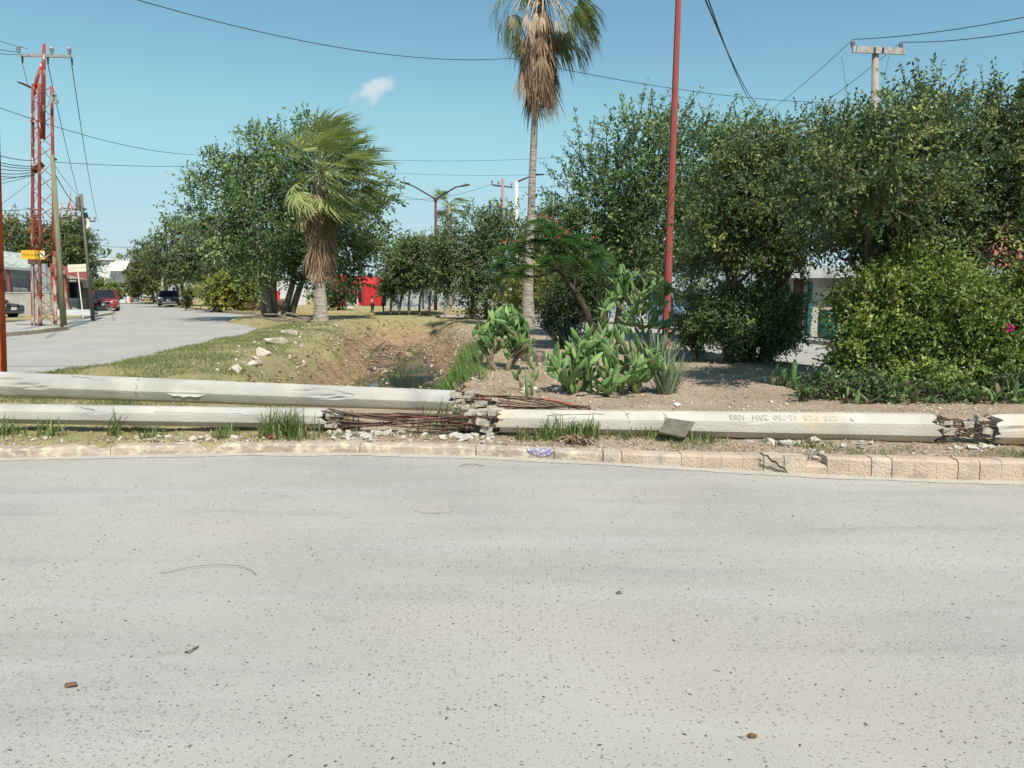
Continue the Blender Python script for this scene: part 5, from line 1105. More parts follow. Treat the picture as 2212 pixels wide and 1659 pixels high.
blades('canal_bed_weeds', 1100, lambda r: (lambda y: (canal(y)[0] + r.uniform(-1.3, 1.0), y))(r.uniform(18, 33)), lambda x, y: nse(x * 1.2, y * .7, 6) > .08, 0.16, 0.02, GR_G, seed=7, clump=.1, lean=.6)
blades('far_verge_grass', 5000, lambda r: (r.uniform(-26, -14), r.uniform(51, 66)), lambda x, y: x > interp(y, [51, 55, 62.6, 73], [-15.6, -20.3, -25.5, -32]) + .3, 0.22, 0.03, GR_D, seed=8, lean=.6)
def tuft(dx, dy, h, n, spread, label, seed, m=None):
    r = np.random.default_rng(seed); g = G(dx, dy, .11)
    if dy > 880 and not 700 < dx < 1070: g[1] = min(g[1], Yf(g[0]) - .24)
    g = np.array([g[0], g[1], hz(g[0], g[1]) - .01]); V, Fq, A = [], [], []
    for k in range(n):
        o = g + np.array([r.normal(0, spread), r.normal(0, spread * .5), 0]); a = r.uniform(0, 6.28); ax_ = np.array([math.cos(a), math.sin(a), 0]); l = h * 1.25 * r.uniform(.4, 1.15); ln = r.uniform(.1, .9); side = np.array([-ax_[1], ax_[0], 0]); b0 = len(V)
        side = unit(side + np.array([r.normal(0, .5), 0, 0])); v = float(np.clip(r.normal(.4, .2), 0, 1))
        for i in range(5):
            q = i / 4; c = o + ax_ * l * ln * q * q * .75 + np.array([0, 0, 1]) * l * (q - .32 * ln * q * q); w = 0.0085 * (1 - q) ** .6 + .0006; V += [c - side * w - g, c + side * w - g]; A += [v, v]
        for i in range(4): Fq.append((b0 + 2 * i, b0 + 2 * i + 1, b0 + 2 * i + 3, b0 + 2 * i + 2))
    o = put('grass_tuft', mesh('grass_tuft', np.array(V), np.array(Fq), m or GR_G, False, A), None, g); setp(o, label, 'grass tuft', 'grass tufts along the broken poles'); return o
for q, (dx, dy, h, n, s, lb) in enumerate(((622, 945, .30, 150, .13, 'biggest bright green grass tuft, beside the crumpled white cup'), (590, 943, .2, 60, .08, 'green tuft just left of the biggest one'), (732, 930, .2, 90, .12, 'green tuft at the broken end of the left pole length'), (268, 935, .3, 26, .04, 'tall thin tuft before the middle of the left pole length'), (150, 930, .18, 40, .08, 'tuft before the left pole length, second from the view edge'), (62, 930, .17, 46, .09, 'tuft before the left pole length nearest the view edge'),
    (485, 945, .16, 40, .07, 'small tuft left of the biggest one, on pale rubble'), (968, 925, .30, 80, .12, 'tall tuft growing through the bars at the middle break'), (1010, 930, .16, 30, .06, 'short tuft right of the one growing through the bars'), (1165, 938, .16, 80, .14, 'wide low tuft at the start of the stamped length'), (1225, 936, .24, 110, .13, 'leafy tuft beside the dry palm leaf'), (1270, 935, .2, 30, .05, 'seeding tuft just right of the dry palm leaf'), (1066, 932, .14, 30, .06, 'small tuft at the crushed end of the stamped length'),
    (1345, 945, .12, 30, .08, 'sparse tuft below the stamped pole, left of the leaning slab'), (1410, 950, .13, 34, .07, 'low tuft touching the leaning dark slab'), (1520, 955, .10, 40, .12, 'flat tuft right of the leaning slab'), (1745, 962, .09, 40, .14, 'greyish weeds above the cracked kerb block'), (330, 945, .12, 30, .1, 'faint tuft between the thin tall one and the rubble'), (945, 838, .3, 120, .22, 'bright green reeds at the near end of the canal'))):
    tuft(dx, dy, h, n, s, lb, 200 + q)
# dry palm leaf in front of the stamped pole
g = G(1245, 952, .12); g = np.array([g[0], g[1], .14]); dl = thing('dry_palm_leaf', 'crumpled dry brown palm leaf lying in front of the stamped pole', 'leaf', g)
for kk in range(4): frond(dl, 'leaf_fan', g + np.array([r.normal(0, .06), r.normal(0, .03), .02]), unit(np.array([r.normal(0, 1), r.normal(0, .4), .25])), 0.04, 0.24, 12, r, PALMD, (0, 0, 0), .35, 85, .9, r.uniform(.3, .9), .01)
# dry leaf heap and fallen fronds by the left palm, roots
g = gp(775, 715)
hp = thing('dead_frond_heap', 'heap of fallen dead palm leaves at the canal head beside the shaggy palm', 'brush pile', g)
for kk in range(26):
    c = gp(770 + r.normal(0, 32), 710 + r.normal(0, 9)); frond(hp, 'dead_frond', c + [0, 0, .12], unit(np.array([r.normal(0, 1), r.normal(0, 1) - .4, r.uniform(-.1, .5)])), r.uniform(.3, .9), r.uniform(.4, .8), 10, r, PALMD, (0, 0, 0), .5, 60, .8, r.uniform(0, .9), .025)
mb = MB()
for kk in range(14):
    a = gp(640 + r.uniform(-50, 55), 692 + r.uniform(-5, 8)); b = a + np.array([r.normal(0, 1.0), r.normal(0, .5), 0]); b[2] = hz(b[0], b[1]) + .05; limb(mb, a + [0, 0, .1], b, .06, .025, r, .12, 4)
setp(mb.build('exposed_roots', BARKG), 'tangled exposed grey roots and sticks around the foot of the big tree', 'roots', kind='stuff')
mb = MB(); q = [P(800, 752, 27), P(812, 742, 27), P(826, 735, 27)]; limb(mb, P(798, 765, 24.5), P(832, 738, 24.5), .04, .02, r, .05, 4); setp(mb.build('driftwood', M_twig), 'reddish brown branch sticking out of the canal bed', 'branch')

# dead leaf litter and clods on the sandy ground
LIT = leafmat('litter_leaf', s2l((134, 110, 88)), s2l((172, 148, 122)), s2l((206, 188, 162)), 0.15, .9, .1)
def litter_field(name, n, region, acc, size, seed):
    r = np.random.default_rng(seed); Pn = []
    while len(Pn) < n:
        x, y = region(r)
        if acc(x, y): Pn.append((x, y, hz(x, y) + .008))
    Pn = np.array(Pn); k = len(Pn); o = leaves(name, Pn, unit(np.stack([r.normal(size=k), r.normal(size=k), r.normal(0, .25, k)], 1)), unit(np.stack([r.normal(0, .4, k), r.normal(0, .4, k), np.ones(k)], 1)), size * r.uniform(.5, 1.5, k), size * .45 * r.uniform(.6, 1.3, k), np.clip(r.normal(.45, .3, k), 0, 1), LIT, None); setp(o, kind='stuff')
litter_field('leaf_litter', 4500, lambda r: (r.uniform(-1.2, 7.5), r.uniform(8.2, 17)), lambda x, y: inm(x, y) and nse(x * 1.1, y * 1.1, 41) > -.2, .05, 11)
litter_field('kerbside_litter', 6500, lambda r: ((lambda x: (x, kerb_y(x) + .16 + r.random() ** 1.2 * 1.0))(r.uniform(-7.5, 7.8))), lambda x, y: nse(x * 1.8, y * 1.8, 51) > -.15, .035, 12)
litter_field('canal_bank_litter', 4500, lambda r: (r.uniform(-9, .5), r.uniform(11, 40)), lambda x, y: inm(x, y) and hz(x, y) > -1.0 and hz(x, y) < .12, .10, 13)
# ------------------------------------------------------------------ posts, lattice towers, lamps, signs, wires
def paint_mat(name, c1, c2, c3, s1=2.0, s3=9, lo=0.45, hi=0.55, lo3=0.55, hi3=0.6, rough=0.7, st=(1, 1, 0.35)):
    return mat(name, c1, c2, rough=rough, scale=s1, c3=c3, scale3=s3, lo=lo, hi=hi, lo3=lo3, hi3=hi3, stretch=st, bump=0.2, bscale=30)
M_redpost = mat('red_post', s2l((160, 74, 68)), s2l((150, 66, 62)), rough=0.55, scale=3, c3=s2l((142, 80, 72)), scale3=2.5)
M_lattice = paint_mat('flaking_red_white', s2l((158, 72, 58)), s2l((140, 62, 52)), s2l((206, 180, 160)), 1.5, 9, lo3=0.6, hi3=0.66)
M_latlow = paint_mat('flaking_white_red', s2l((200, 170, 148)), s2l((164, 84, 62)), s2l((148, 66, 52)), 3.0, 7, lo3=0.46, hi3=0.54)
M_orange = paint_mat('rusty_orange', s2l((212, 98, 46)), s2l((186, 80, 42)), s2l((120, 56, 36)), 3.0, 14, lo3=0.58, hi3=0.66)
M_wood = mat('weathered_wood', s2l((138, 138, 110)), s2l((112, 112, 90)), rough=0.95, scale=6, stretch=(4, 4, 0.3), bump=0.5, bscale=30)
M_wood2 = mat('grey_wood', s2l((122, 118, 106)), s2l((96, 92, 84)), rough=0.95, scale=6, stretch=(4, 4, 0.3), bump=0.5, bscale=30)
M_cpost = mat('concrete_post', s2l((164, 154, 142)), s2l((148, 138, 126)), rough=0.9, scale=4)
M_galv = mat('galvanised', s2l((168, 166, 160)), s2l((140, 138, 132)), rough=0.5, metal=0.3, scale=8)
M_ins = mat('insulator', s2l((150, 152, 160)), s2l((120, 122, 130)), rough=0.3, scale=8)
M_wire = mat('wire', (0.03, 0.032, 0.035), rough=0.6)
M_dark = mat('dark_metal', s2l((62, 56, 56)), s2l((46, 42, 42)), rough=0.6, scale=8)
M_lampred = mat('lamp_maroon', s2l((110, 60, 62)), s2l((84, 50, 54)), rough=0.6, scale=5)
M_signY = mat('sign_yellow', s2l((226, 172, 48)), s2l((214, 160, 44)), rough=0.6, scale=8)
M_signW = mat('sign_white', s2l((224, 218, 196)), s2l((206, 200, 176)), rough=0.6, scale=8)
M_ink = mat('sign_ink', s2l((72, 56, 30)), s2l((60, 46, 26)), rough=0.8)
M_ink2 = mat('faded_ink', s2l((186, 180, 156)), s2l((176, 170, 146)), rough=0.8)
def insulator(parent, p, s=1.0):
    mb = MB(); p = np.array(p, float); z0 = p[2]
    prof = [(0.02, -.1), (0.02, 0), (.07, .01), (.07, .06), (.05, .07), (.08, .09), (.08, .13), (.05, .14), (.075, .16), (.06, .21), (.02, .23)]
    mb.tube([p + np.array([0, 0, z * s]) for _, z in prof], [r_ * s for r_, _ in prof], n=8); return mb.build('insulator', M_ins, parent)
def wire(a, b, sag, label, rad=0.011, n=18, group=None, name='overhead_wire'):
    a, b = np.array(a, float), np.array(b, float); pts = [a + (b - a) * t - np.array([0, 0, 4 * sag * t * (1 - t)]) for t in np.linspace(0, 1, n)]
    mb = MB(); mb.tube(pts, rad, n=4, cap=False); o = mb.build(name, M_wire); setp(o, label, 'wire', group); return o
# red post in the planting
Y = 19.6; base = P(1437, 757, Y); base[2] = .15; top = P(1467, -40, Y)
rp = thing('red_lamp_post', 'leaning red painted metal post rising out of the tallest prickly pear', 'lamp post', base)
tp_ = base + (top - base) * 1.06
mb = MB(); mb.tube([base, tp_], [0.105, 0.068], n=8); mb.build('post', M_redpost, rp)
mb = MB(); mb.box(base + np.array([0, 0, .06]), (.34, .34, .03)); mb.build('base_plate', M_redpost, rp)
for s in (-1, 1):
    mb = MB(); mb.tube([tp_, tp_ + np.array([s * .9, 0, .45]), tp_ + np.array([s * 1.7, 0, .5])], [.035, .03, .03], n=6); mb.build('arm', M_redpost, rp)
    mb = MB(); mb.box(tp_ + np.array([s * 1.95, 0, .5]), (.55, .2, .07)); mb.build('lamp_head', M_dark, rp)
# orange lattice pylon at the left edge
Y = 10.9; ob_ = P(-2, 846, Y); ob_[2] = .1; ot = P(-22, 60, Y)
op = thing('orange_lattice_post', 'rusty orange lattice post at the left edge behind the fallen poles', 'utility post', ob_)
def lattice(parent, base, top, wb, wt, r0, r1, m, step, leg_n=8, start=0, arr=((-.5, -.28), (.5, -.28), (0, .58)), dm=None):
    base, top = np.array(base, float), np.array(top, float); H = top[2] - base[2]; L = []
    def pt(k, t): c = base + (top - base) * t; w_ = wb + (wt - wb) * t; return c + np.array([arr[k][0] * w_, arr[k][1] * w_, 0])
    for k in range(len(arr)):
        mb = MB(); n = 10; mb.tube([pt(k, i / n) for i in range(n + 1)], [r0 + (r1 - r0) * i / n for i in range(n + 1)], n=leg_n); mb.build('leg', m, parent, True)
    N = int(H / step); 
    for i in range(N):
        for k in range(len(arr)):
            k2 = (k + 1) % len(arr); a, b = (pt(k, i / N), pt(k2, (i + 1) / N)) if i % 2 else (pt(k2, i / N), pt(k, (i + 1) / N)); mb = MB(); mb.tube([a, b], r0 * 0.22, n=4); mb.build('brace', dm or m, parent)
    return pt
lattice(op, ob_, ot, .22, .16, .045, .035, M_orange, .42, arr=((-.8, -.4), (.35, -.5), (0, .5)))
mb = MB(); c = ob_ + (ot - ob_) * 0.5
for t in (.0,): mb.tube([ob_ + np.array([.10, -.14, 0]), ot + np.array([.07, -.1, 0])], .03, n=4)
mb.build('angle_bar', M_orange, op)
mb = MB(); tt = ob_ + (ot - ob_) * 1.42; mb.tube([ot, tt], [.07, .05], n=8); mb.build('mast', M_orange, op)
mb = MB(); mb.tube([tt + np.array([-3.2, -.2, -.12]), tt + np.array([.1, 0, -.05])], .03, n=5); mb.build('arm', M_orange, op)
# main lattice tower with crossarm
Y = 33.2; tb_ = P(92, 702, Y); tb_[2] = .1
lt_ = thing('lattice_tower', 'red and white flaking lattice tower carrying a steel crossarm beside the stout wooden post', 'lattice tower', tb_)
tt_ = P(86, 150, Y)
arr = ((-.5, -.15), (.08, -.35), (.5, .5)); H = tt_[2] - tb_[2]
zsplit = 0.30; mid_ = tb_ + (tt_ - tb_) * zsplit
lattice(lt_, tb_, mid_, .70, .68, .075, .07, M_latlow, .62, arr=arr, dm=M_latlow)
ptf = lattice(lt_, mid_ + np.array([0, 0, .004]), tt_ - np.array([0, 0, 0.6]), .68, .56, .07, .06, M_lattice, .62, arr=arr, dm=M_lattice)
for z in (.12, .3, .46, .62, .8):
    c = tb_ + (tt_ - tb_) * z; mb = MB(); mb.box(c + np.array([-.05, -.2, 0]), (.5, .05, .06)); mb.build('tie_bar', M_latlow if z < .5 else M_lattice, lt_)
tm_ = P(95, 95, Y); mb = MB(); mb.tube([P(93, 300, Y), P(94, 150, Y), tm_], [.09, .08, .06], n=8); mb.build('mast', M_lattice, lt_, True)
mb = MB(); mb.tube([P(73, 205, Y), P(80, 170, Y), P(92, 135, Y)], [.07, .07, .06], n=8); mb.build('bent_leg', M_lattice, lt_, True)
mb = MB(); ca, cb = P(44, 119, Y), P(153, 122, Y); mb.box((ca + cb) / 2, (np.linalg.norm(cb - ca), .1, .11), rot=Matrix.Rotation(-math.atan2(cb[2] - ca[2], cb[0] - ca[0]), 3, 'Y')); mb.build('crossarm', M_galv, lt_)
for (x, y) in ((40, 116), (112, 118), (150, 119)): insulator(lt_, P(x, y - 3, Y), 1.15)
for (x, y) in ((48, 128), (103, 130), (155, 132)):
    mb = MB(); mb.tube([P(x, y - 6, Y), P(x + 1, y + 8, Y)], [.05, .035], n=6); mb.build('hanger', M_dark, lt_)
mb = MB(); mb.tube([P(70, 190, Y), P(52, 182, Y), P(38, 177, Y)], [.06, .05, .03], n=6); mb.build('side_arm', M_dark, lt_)
mb = MB(); mb.box(P(113, 214, Y), (.14, .1, .5), rot=Matrix.Rotation(.5, 3, 'Y')); mb.box(P(120, 212, Y), (.08, .1, .3), rot=Matrix.Rotation(-.5, 3, 'Y')); mb.box(P(116, 222, Y), (.4, .08, .06)); mb.build('fuse_bracket', M_galv, lt_)
mb = MB(); mb.box(P(83, 362, Y), (.5, .12, .22), rot=Matrix.Rotation(-.7, 3, 'Y')); mb.build('cable_clamp', M_dark, lt_)
# wooden post and second leaning post
Y = 32.6; wb = P(138, 707, Y); wb[2] = .08
wp = thing('wooden_post', 'stout leaning greenish wooden utility post right beside the nearest lattice tower', 'utility post', wb); mb = MB(); mb.tube([wb - [0, 0, .1], P(113, 335, Y)], [.125, .085], n=12); mb.build('shaft', M_wood, wp, True)
mb = MB(); mb.tube([P(110, 339, Y), P(122, 345, Y)], .05, n=6); mb.build('bolt', M_dark, wp)
Y = 41; wb = P(201, 688, Y); wb[2] = .1
wp2 = thing('leaning_post', 'thin grey leaning wooden post with dark cables at the pavement corner', 'utility post', wb); mb = MB(); mb.tube([wb - [0, 0, .1], P(175, 419, Y)], [.105, .075], n=10); mb.build('shaft', M_wood2, wp2, True)
mb = MB(); mb.tube([P(168, 425, Y), P(170, 455, Y)], .12, n=8); mb.build('side_stub', M_wood2, wp2); mb = MB(); mb.box(P(176, 452, Y), (.5, .1, .08)); mb.build('bracket', M_dark, wp2)
mb = MB(); mb.tube([P(177, 458, Y), P(176, 485, Y), P(175, 510, Y)], .05, n=5); mb.tube([P(184, 460, Y), P(187, 470, Y)], .11, n=6); setp(mb.build('cable_bundle', M_wire, wp2), kind='stuff')
# street name signs
def sign(name, label, base, top, c0, c1, m, ink, body, size, h, fz, Y, pin=False):
    t = thing(name, label, 'street sign', base); mb = MB(); mb.tube([base - np.array([0, 0, .1]), top], .035, n=8); mb.build('post', M_galv if m is M_signY else M_signW, t)
    c = (c0 + c1) / 2; w_ = np.linalg.norm(c1 - c0); an = -math.atan2(c1[2] - c0[2], c1[0] - c0[0]); Rm = Matrix.Rotation(an, 3, 'Y')
    mb = MB(); mb.box(c, (w_, .03, h), rot=Rm); mb.build('plate', m, t)
    tm = text_mesh(body, size, ink); M_ = (Matrix.Translation(Vector(c) + Vector((0, -.02, 0)) - t.location) @ Rm.to_4x4() @ Matrix.Rotation(R(90), 4, 'X')); o = bpy.data.objects.new('lettering', tm); COL.objects.link(o); o.parent = t; o.matrix_local = M_; setp(o, kind='stuff')
    return t, c, Rm
Y = 32.9; b = P(73, 702, Y); b[2] = .1
sy_, c_, Rm_ = sign('street_sign', 'yellow street name sign on a pale post beside the nearest lattice tower', b, P(70, 574, Y), P(46, 550, Y), P(97, 551, Y), M_signY, M_ink, 'CIRCUITO LAGUNA', .108, .38, 0, Y)
mb = MB(); c = P(92, 550, Y) + np.array([0, -.025, 0]); mb.box(c, (.2, .01, .24)); mb.build('emblem', M_signW, sy_); mb = MB(); mb.box(c + np.array([0, -.008, 0]), (.22, .008, .05), rot=Matrix.Rotation(.8, 3, 'Y')); mb.build('emblem_stripe', M_ink, sy_)
mb = MB(); mb.box(P(72, 563, Y) + np.array([0, .02, 0]), (.5, .02, .3)); mb.build('back_plate', M_rust, sy_)
Y = 43.6; b = P(180, 686, Y); b[2] = .13
sw_, c_, _ = sign('street_sign', 'off white street name sign on a leaning white post between the two wooden posts', b, P(168, 586, Y), P(147, 580, Y), P(188, 578, Y), M_signW, M_ink2, 'LAGUNA MADRE', .115, .42, 0, Y)
mb = MB(); mb.tube([P(166, 571, Y), P(166, 560, Y)], .03, n=4); mb.build('finial', M_dark, sw_)
# concrete post with crossarm on the right
Y = 27.5; cb_ = P(1883, 735, Y); cb_[2] = .08
cp_ = thing('concrete_post', 'pale concrete utility post with a steel crossarm above the dense trees', 'utility post', cb_)
mb = MB(); mb.tube([cb_ - [0, 0, .1], P(1891, 101, Y)], [.2, .105], n=16); mb.build('shaft', M_cpost, cp_, True)
ca, cb = P(1838, 109, Y) - [0, .14, 0], P(1951, 114, Y) - [0, .14, 0]; mb = MB(); mb.box((ca + cb) / 2, (np.linalg.norm(cb - ca), .09, .22), rot=Matrix.Rotation(-math.atan2(cb[2] - ca[2], cb[0] - ca[0]), 3, 'Y')); mb.build('crossarm', M_galv, cp_)
i1, i2 = P(1842, 102, Y), P(1946, 108, Y); insulator(cp_, i1, 1.05); insulator(cp_, i2, 1.05)
for x in (1884, 1902): mb = MB(); mb.box(P(x, 112, Y) - [0, .2, 0], (.05, .03, .18)); mb.build('bolt', M_dark, cp_)
it1, it2 = i1 + [0, 0, .26], i2 + [0, 0, .26]
wire(it1, P(2330, 12, 20), .15, 'upper right overhead wire leaving the concrete post for the top corner', .012)
wire(it2, P(2330, 44, 20), .15, 'lower right overhead wire leaving the concrete post past the upper one', .012)
wire(it1, P(1500, 340, 52), .5, 'overhead wire dropping left from the left insulator of the concrete post', .013)
wire(it2, P(1560, 350, 52), .5, 'overhead wire dropping left from the right insulator of the concrete post', .013)
wire(P(1818, 122, Y), P(1827, 190, Y), -.05, 'short drop wire hanging left of the concrete post', .006)
wire(P(1920, 122, Y), P(1905, 200, Y), -.05, 'short drop wire hanging right of the concrete post', .006)
wire(P(1512, -30, 12), P(1640, 232, 34), .25, 'thick dark service cable sweeping down into the wand tree', .014)
wire(P(1520, -30, 12), P(1640, 240, 34), .35, 'second service cable beside the thick dark one', .012)
wire(P(230, -20, 17), P(1106, 126, 30), .5, 'long overhead wire crossing the sky from the top left to the tall palm', .010)
wire(P(1106, 126, 30), P(1830, 222, 44), .4, 'long overhead wire from the tall palm to the dense trees', .013)
# wires of the left street
wire(P(-60, 65, 20), P(60, 105, 33.2), .05, 'wire entering at the far left above the tower crossarm', .010)
wire(P(-60, 92, 20), P(44, 113, 33.2), .05, 'second wire entering at the far left beside the tower crossarm', .010)
wire(P(-60, 103, 20), P(38, 118, 33.2), .05, 'third wire entering at the far left below the tower crossarm', .010)
wire(P(48, 136, 33.2), P(62, 190, 33.4), .0, 'slanting jumper cable under the left end of the crossarm', .012)
wire(P(103, 137, 33.2), P(188, 476, 75), .9, 'long wire falling from the crossarm middle to the far post', .016)
wire(P(155, 140, 33.2), P(213, 480, 77), 1.2, 'long wire falling from the right end of the crossarm', .016)
wire(P(-30, 222, 25), P(420, 334, 44), .35, 'overhead wire passing behind the tower towards the big tree', .012)
for k, (y0, y1) in enumerate(((322, 346), (338, 358), (345, 362), (355, 366), (368, 370), (374, 377))): wire(P(-40, y0, 26), P(76, y1, 33.1), .12, ['uppermost', 'second', 'third', 'fourth', 'fifth', 'lowest'][k] + ' dark bundle cable strung from the left edge to the tower', .014, group='bundle cables strung to the tower')
for k, (y0, y1) in enumerate(((402, 378), (392, 374), (470, 384), (455, 449), (487, 483), (512, 508))): wire(P(-40, y0, 26), P(76, y1, 33.1), .05, ['rising highest', 'rising second', 'third and steepest', 'fourth', 'fifth and level', 'lowest'][k] + ' of the thin cables reaching the tower below the bundle', .009, group='thin lower cables strung to the tower')
wire(P(117, 350, 32.6), P(560, 346, 60), .3, 'faint wire from the wooden post across to the big tree', .012)
wire(P(117, 372, 32.6), P(181, 450, 41), .35, 'thick cable sagging from the wooden post to the leaning post', .02)
wire(P(117, 355, 32.6), P(172, 425, 41), .1, 'straight cable from the wooden post to the leaning post', .012)
wire(P(118, 470, 34), P(176, 455, 41), .15, 'low cable from the tower to the leaning post', .018)
wire(P(120, 452, 34), P(168, 452, 41), .05, 'level cable from the tower to the leaning post', .011)
wire(P(204, 528, 80), P(282, 534, 80), .1, 'short faint wire at the far street bend', .02)
wire(P(820, 345, 70), P(1300, 333, 70), .3, 'faint wire between the two palms, upper', .014)
wire(P(820, 372, 70), P(1300, 371, 70), .3, 'faint wire between the two palms, lower', .014)
wire(P(845, 430, 70), P(1062, 398, 70), .5, 'faint wire running to the far crossarm post', .014)
wire(P(850, 420, 72), P(1110, 455, 72), .2, 'faint wire crossing behind the double street lamp', .014)
wire(P(1066, 402, 70), P(1300, 392, 70), .3, 'faint wire leaving the far crossarm post to the right', .014)
# double armed street lamp
Y = 58; b = P(941, 680, Y); b[2] = .05
dl_ = thing('double_street_lamp', 'double armed street lamp with drooping wings above the green trees', 'street lamp', b)
hubp = P(941, 430, Y); mb = MB(); mb.tube([b, hubp], [.14, .09], n=10); mb.build('post', M_lampred, dl_, True); mb = MB(); mb.tube([hubp - [0, 0, .15], hubp + [0, 0, .1]], .16, n=8); mb.build('hub', M_lampred, dl_)
for s, (xm, ym, xe, ye) in ((-1, (893, 402, 868, 394)), (1, (985, 404, 1013, 399))):
    mb = MB(); mb.tube([hubp, P(xm, ym, Y), P(xe + (-s) * 6, ye + 1.5, Y)], [.07, .055, .05], n=6); mb.build('arm', M_dark, dl_)
    mb = MB(); a, b2 = P(xe, ye, Y), P(xe + (-s) * 16, ye + 3, Y); mb.box((a + b2) / 2, (abs(a[0] - b2[0]) + .1, .28, .1), rot=Matrix.Rotation(-math.atan2(b2[2] - a[2], b2[0] - a[0]), 3, 'Y')); mb.build('lamp_head', M_dark, dl_)
    mb = MB(); mb.tube([P(xe - s * 6, ye - 1, Y), P(xe - s * 6, ye - 5, Y)], .05, n=5); mb.build('photo_cell', M_galv, dl_)
# single lamp and crossarm post behind the tall palm
Y = 62; b = P(1115, 680, Y); b[2] = 0
sl = thing('single_street_lamp', 'white street lamp post with a slanting red arm behind the tall palm', 'street lamp', b); mb = MB(); mb.tube([b, P(1116, 392, Y)], [.16, .12], n=10); mb.build('post', M_signW, sl, True)
mb = MB(); mb.tube([P(1117, 393, Y), P(1148, 380, Y), P(1168, 377, Y)], [.08, .06, .05], n=6); mb.build('arm', M_lampred, sl); mb = MB(); mb.box(P(1165, 377, Y), (.7, .25, .1)); mb.build('lamp_head', M_dark, sl)
Y = 70; b = P(1086, 680, Y); b[2] = 0
xp = thing('crossarm_post', 'far reddish post with a dark crossarm left of the tall palm', 'utility post', b); mb = MB(); mb.tube([b, P(1086, 385, Y)], [.2, .13], n=8); mb.build('shaft', mat('faded_red_grey', s2l((168, 140, 130)), s2l((150, 118, 108))), xp, True); mb = MB(); ca, cb = P(1062, 399, Y), P(1107, 405, Y); mb.tube([ca, cb], .06, n=5); mb.build('crossarm', M_dark, xp)
for x, y in ((1063, 398), (1077, 400), (1105, 404)): insulator(xp, P(x, y - 2, Y), 1.2)
# far left street: lattice tower, crossarm post, lamp
Y = 78; b = P(150, 672, Y); b[2] = .05
ft_ = thing('far_lattice_tower', 'small distant red and white lattice tower behind the trees on the left', 'lattice tower', b)
lattice(ft_, b, P(150, 440, Y), .8, .9, .09, .08, M_latlow, 1.3, arr=((-.9, -.2), (.35, -.3), (.5, .4)))
mb = MB(); mb.tube([P(141, 470, Y), P(152, 430, Y), P(152, 412, Y)], [.09, .08, .06], n=6); mb.build('mast', M_latlow, ft_)
mb = MB(); mb.tube([P(130, 449, Y), P(166, 452, Y)], .05, n=4); mb.build('crossarm', M_dark, ft_)
Y = 80; b = P(192, 670, Y); b[2] = .05
fp_ = thing('far_crossarm_post', 'distant pale post with a three pin crossarm just right of the thin leaning post', 'utility post', b); mb = MB(); mb.tube([b, P(190, 474, Y)], [.25, .16], n=8); mb.build('shaft', M_signW, fp_, True); mb = MB(); mb.tube([P(172, 477, Y), P(206, 478, Y)], .07, n=5); mb.build('crossarm', M_dark, fp_)
for x in (173, 194, 205): insulator(fp_, P(x, 475, Y), 1.5)
Y = 88; b = P(351, 668, Y); b[2] = .1
fl_ = thing('far_street_lamp', 'far pale street lamp with a curved arm left of the big tree', 'street lamp', b); mb = MB(); mb.tube([b, P(350, 508, Y)], [.15, .1], n=8); mb.build('post', M_signW, fl_, True); mb = MB(); mb.tube([P(350, 510, Y), P(338, 498, Y), P(322, 492, Y)], [.07, .06, .09], n=6); mb.build('arm', M_galv, fl_)
Y = 100; b = P(361, 668, Y); b[2] = .1
fq = thing('far_small_post', 'far small post with a short crossarm peeking over the grey green tree', 'utility post', b); mb = MB(); mb.tube([b, P(358, 484, Y)], [.2, .13], n=8); mb.build('shaft', M_dark, fq); mb = MB(); mb.tube([P(351, 485, Y), P(365, 488, Y)], .08, n=5); mb.build('crossarm', M_dark, fq)
Y = 92; b = P(227, 655, Y); b[2] = .05
fr_ = thing('thin_white_post', 'thin white post standing in front of the two storey white house', 'post', b); mb = MB(); mb.tube([b, P(226, 585, Y)], .09, n=6); mb.build('shaft', M_signW, fr_)
b = P(282, 652, Y + 8); b[2] = .05
fr_ = thing('painted_post', 'thin orange and white post at the far bend of the street', 'post', b); mb = MB(); mb.tube([b, P(281, 625, Y + 8)], .13, n=6); mb.build('lower_part', M_orange, fr_); mb = MB(); mb.tube([P(281, 625, Y + 8), P(281, 598, Y + 8)], .10, n=6); mb.build('upper_part', M_signW, fr_)
# ------------------------------------------------------------------ houses
M_wallg = mat('wall_grey_plaster', s2l((176, 178, 176)), s2l((160, 163, 162)), rough=0.9, scale=1.5, c3=s2l((140, 142, 138)), scale3=1.1)
M_wallw = mat('wall_white', s2l((204, 204, 202)), s2l((190, 191, 190)), rough=0.9, scale=1.2)
M_wallc = mat('raw_concrete_wall', s2l((176, 172, 158)), s2l((154, 150, 136)), rough=0.95, scale=1.2, c3=s2l((120, 118, 108)), scale3=0.9, lo3=0.52, hi3=0.68)
M_blue = mat('wall_blue_grey', s2l((156, 168, 172)), s2l((142, 154, 160)), rough=0.9, scale=2)
M_redwall = mat('wall_red', s2l((206, 52, 56)), s2l((196, 46, 52)), rough=0.8, scale=2)
M_roofm = mat('roof_sheet', s2l((196, 200, 190)), s2l((176, 182, 174)), rough=0.6, scale=2, c3=s2l((140, 150, 138)), scale3=3)
M_roofr = mat('roof_red_sheet', s2l((134, 56, 52)), s2l((150, 96, 88)), rough=0.8, scale=3)
M_door = mat('brown_door', s2l((92, 66, 56)), s2l((76, 54, 46)), rough=0.7, scale=4, stretch=(6, 6, 1))
M_glassd = mat('dark_glass', (0.02, 0.025, 0.03), rough=0.15, spec=0.6)
M_black = mat('black_iron', (0.02, 0.02, 0.022), rough=0.6)
M_green = mat('green_metal', s2l((52, 110, 90)), s2l((44, 96, 80)), rough=0.7, scale=5)
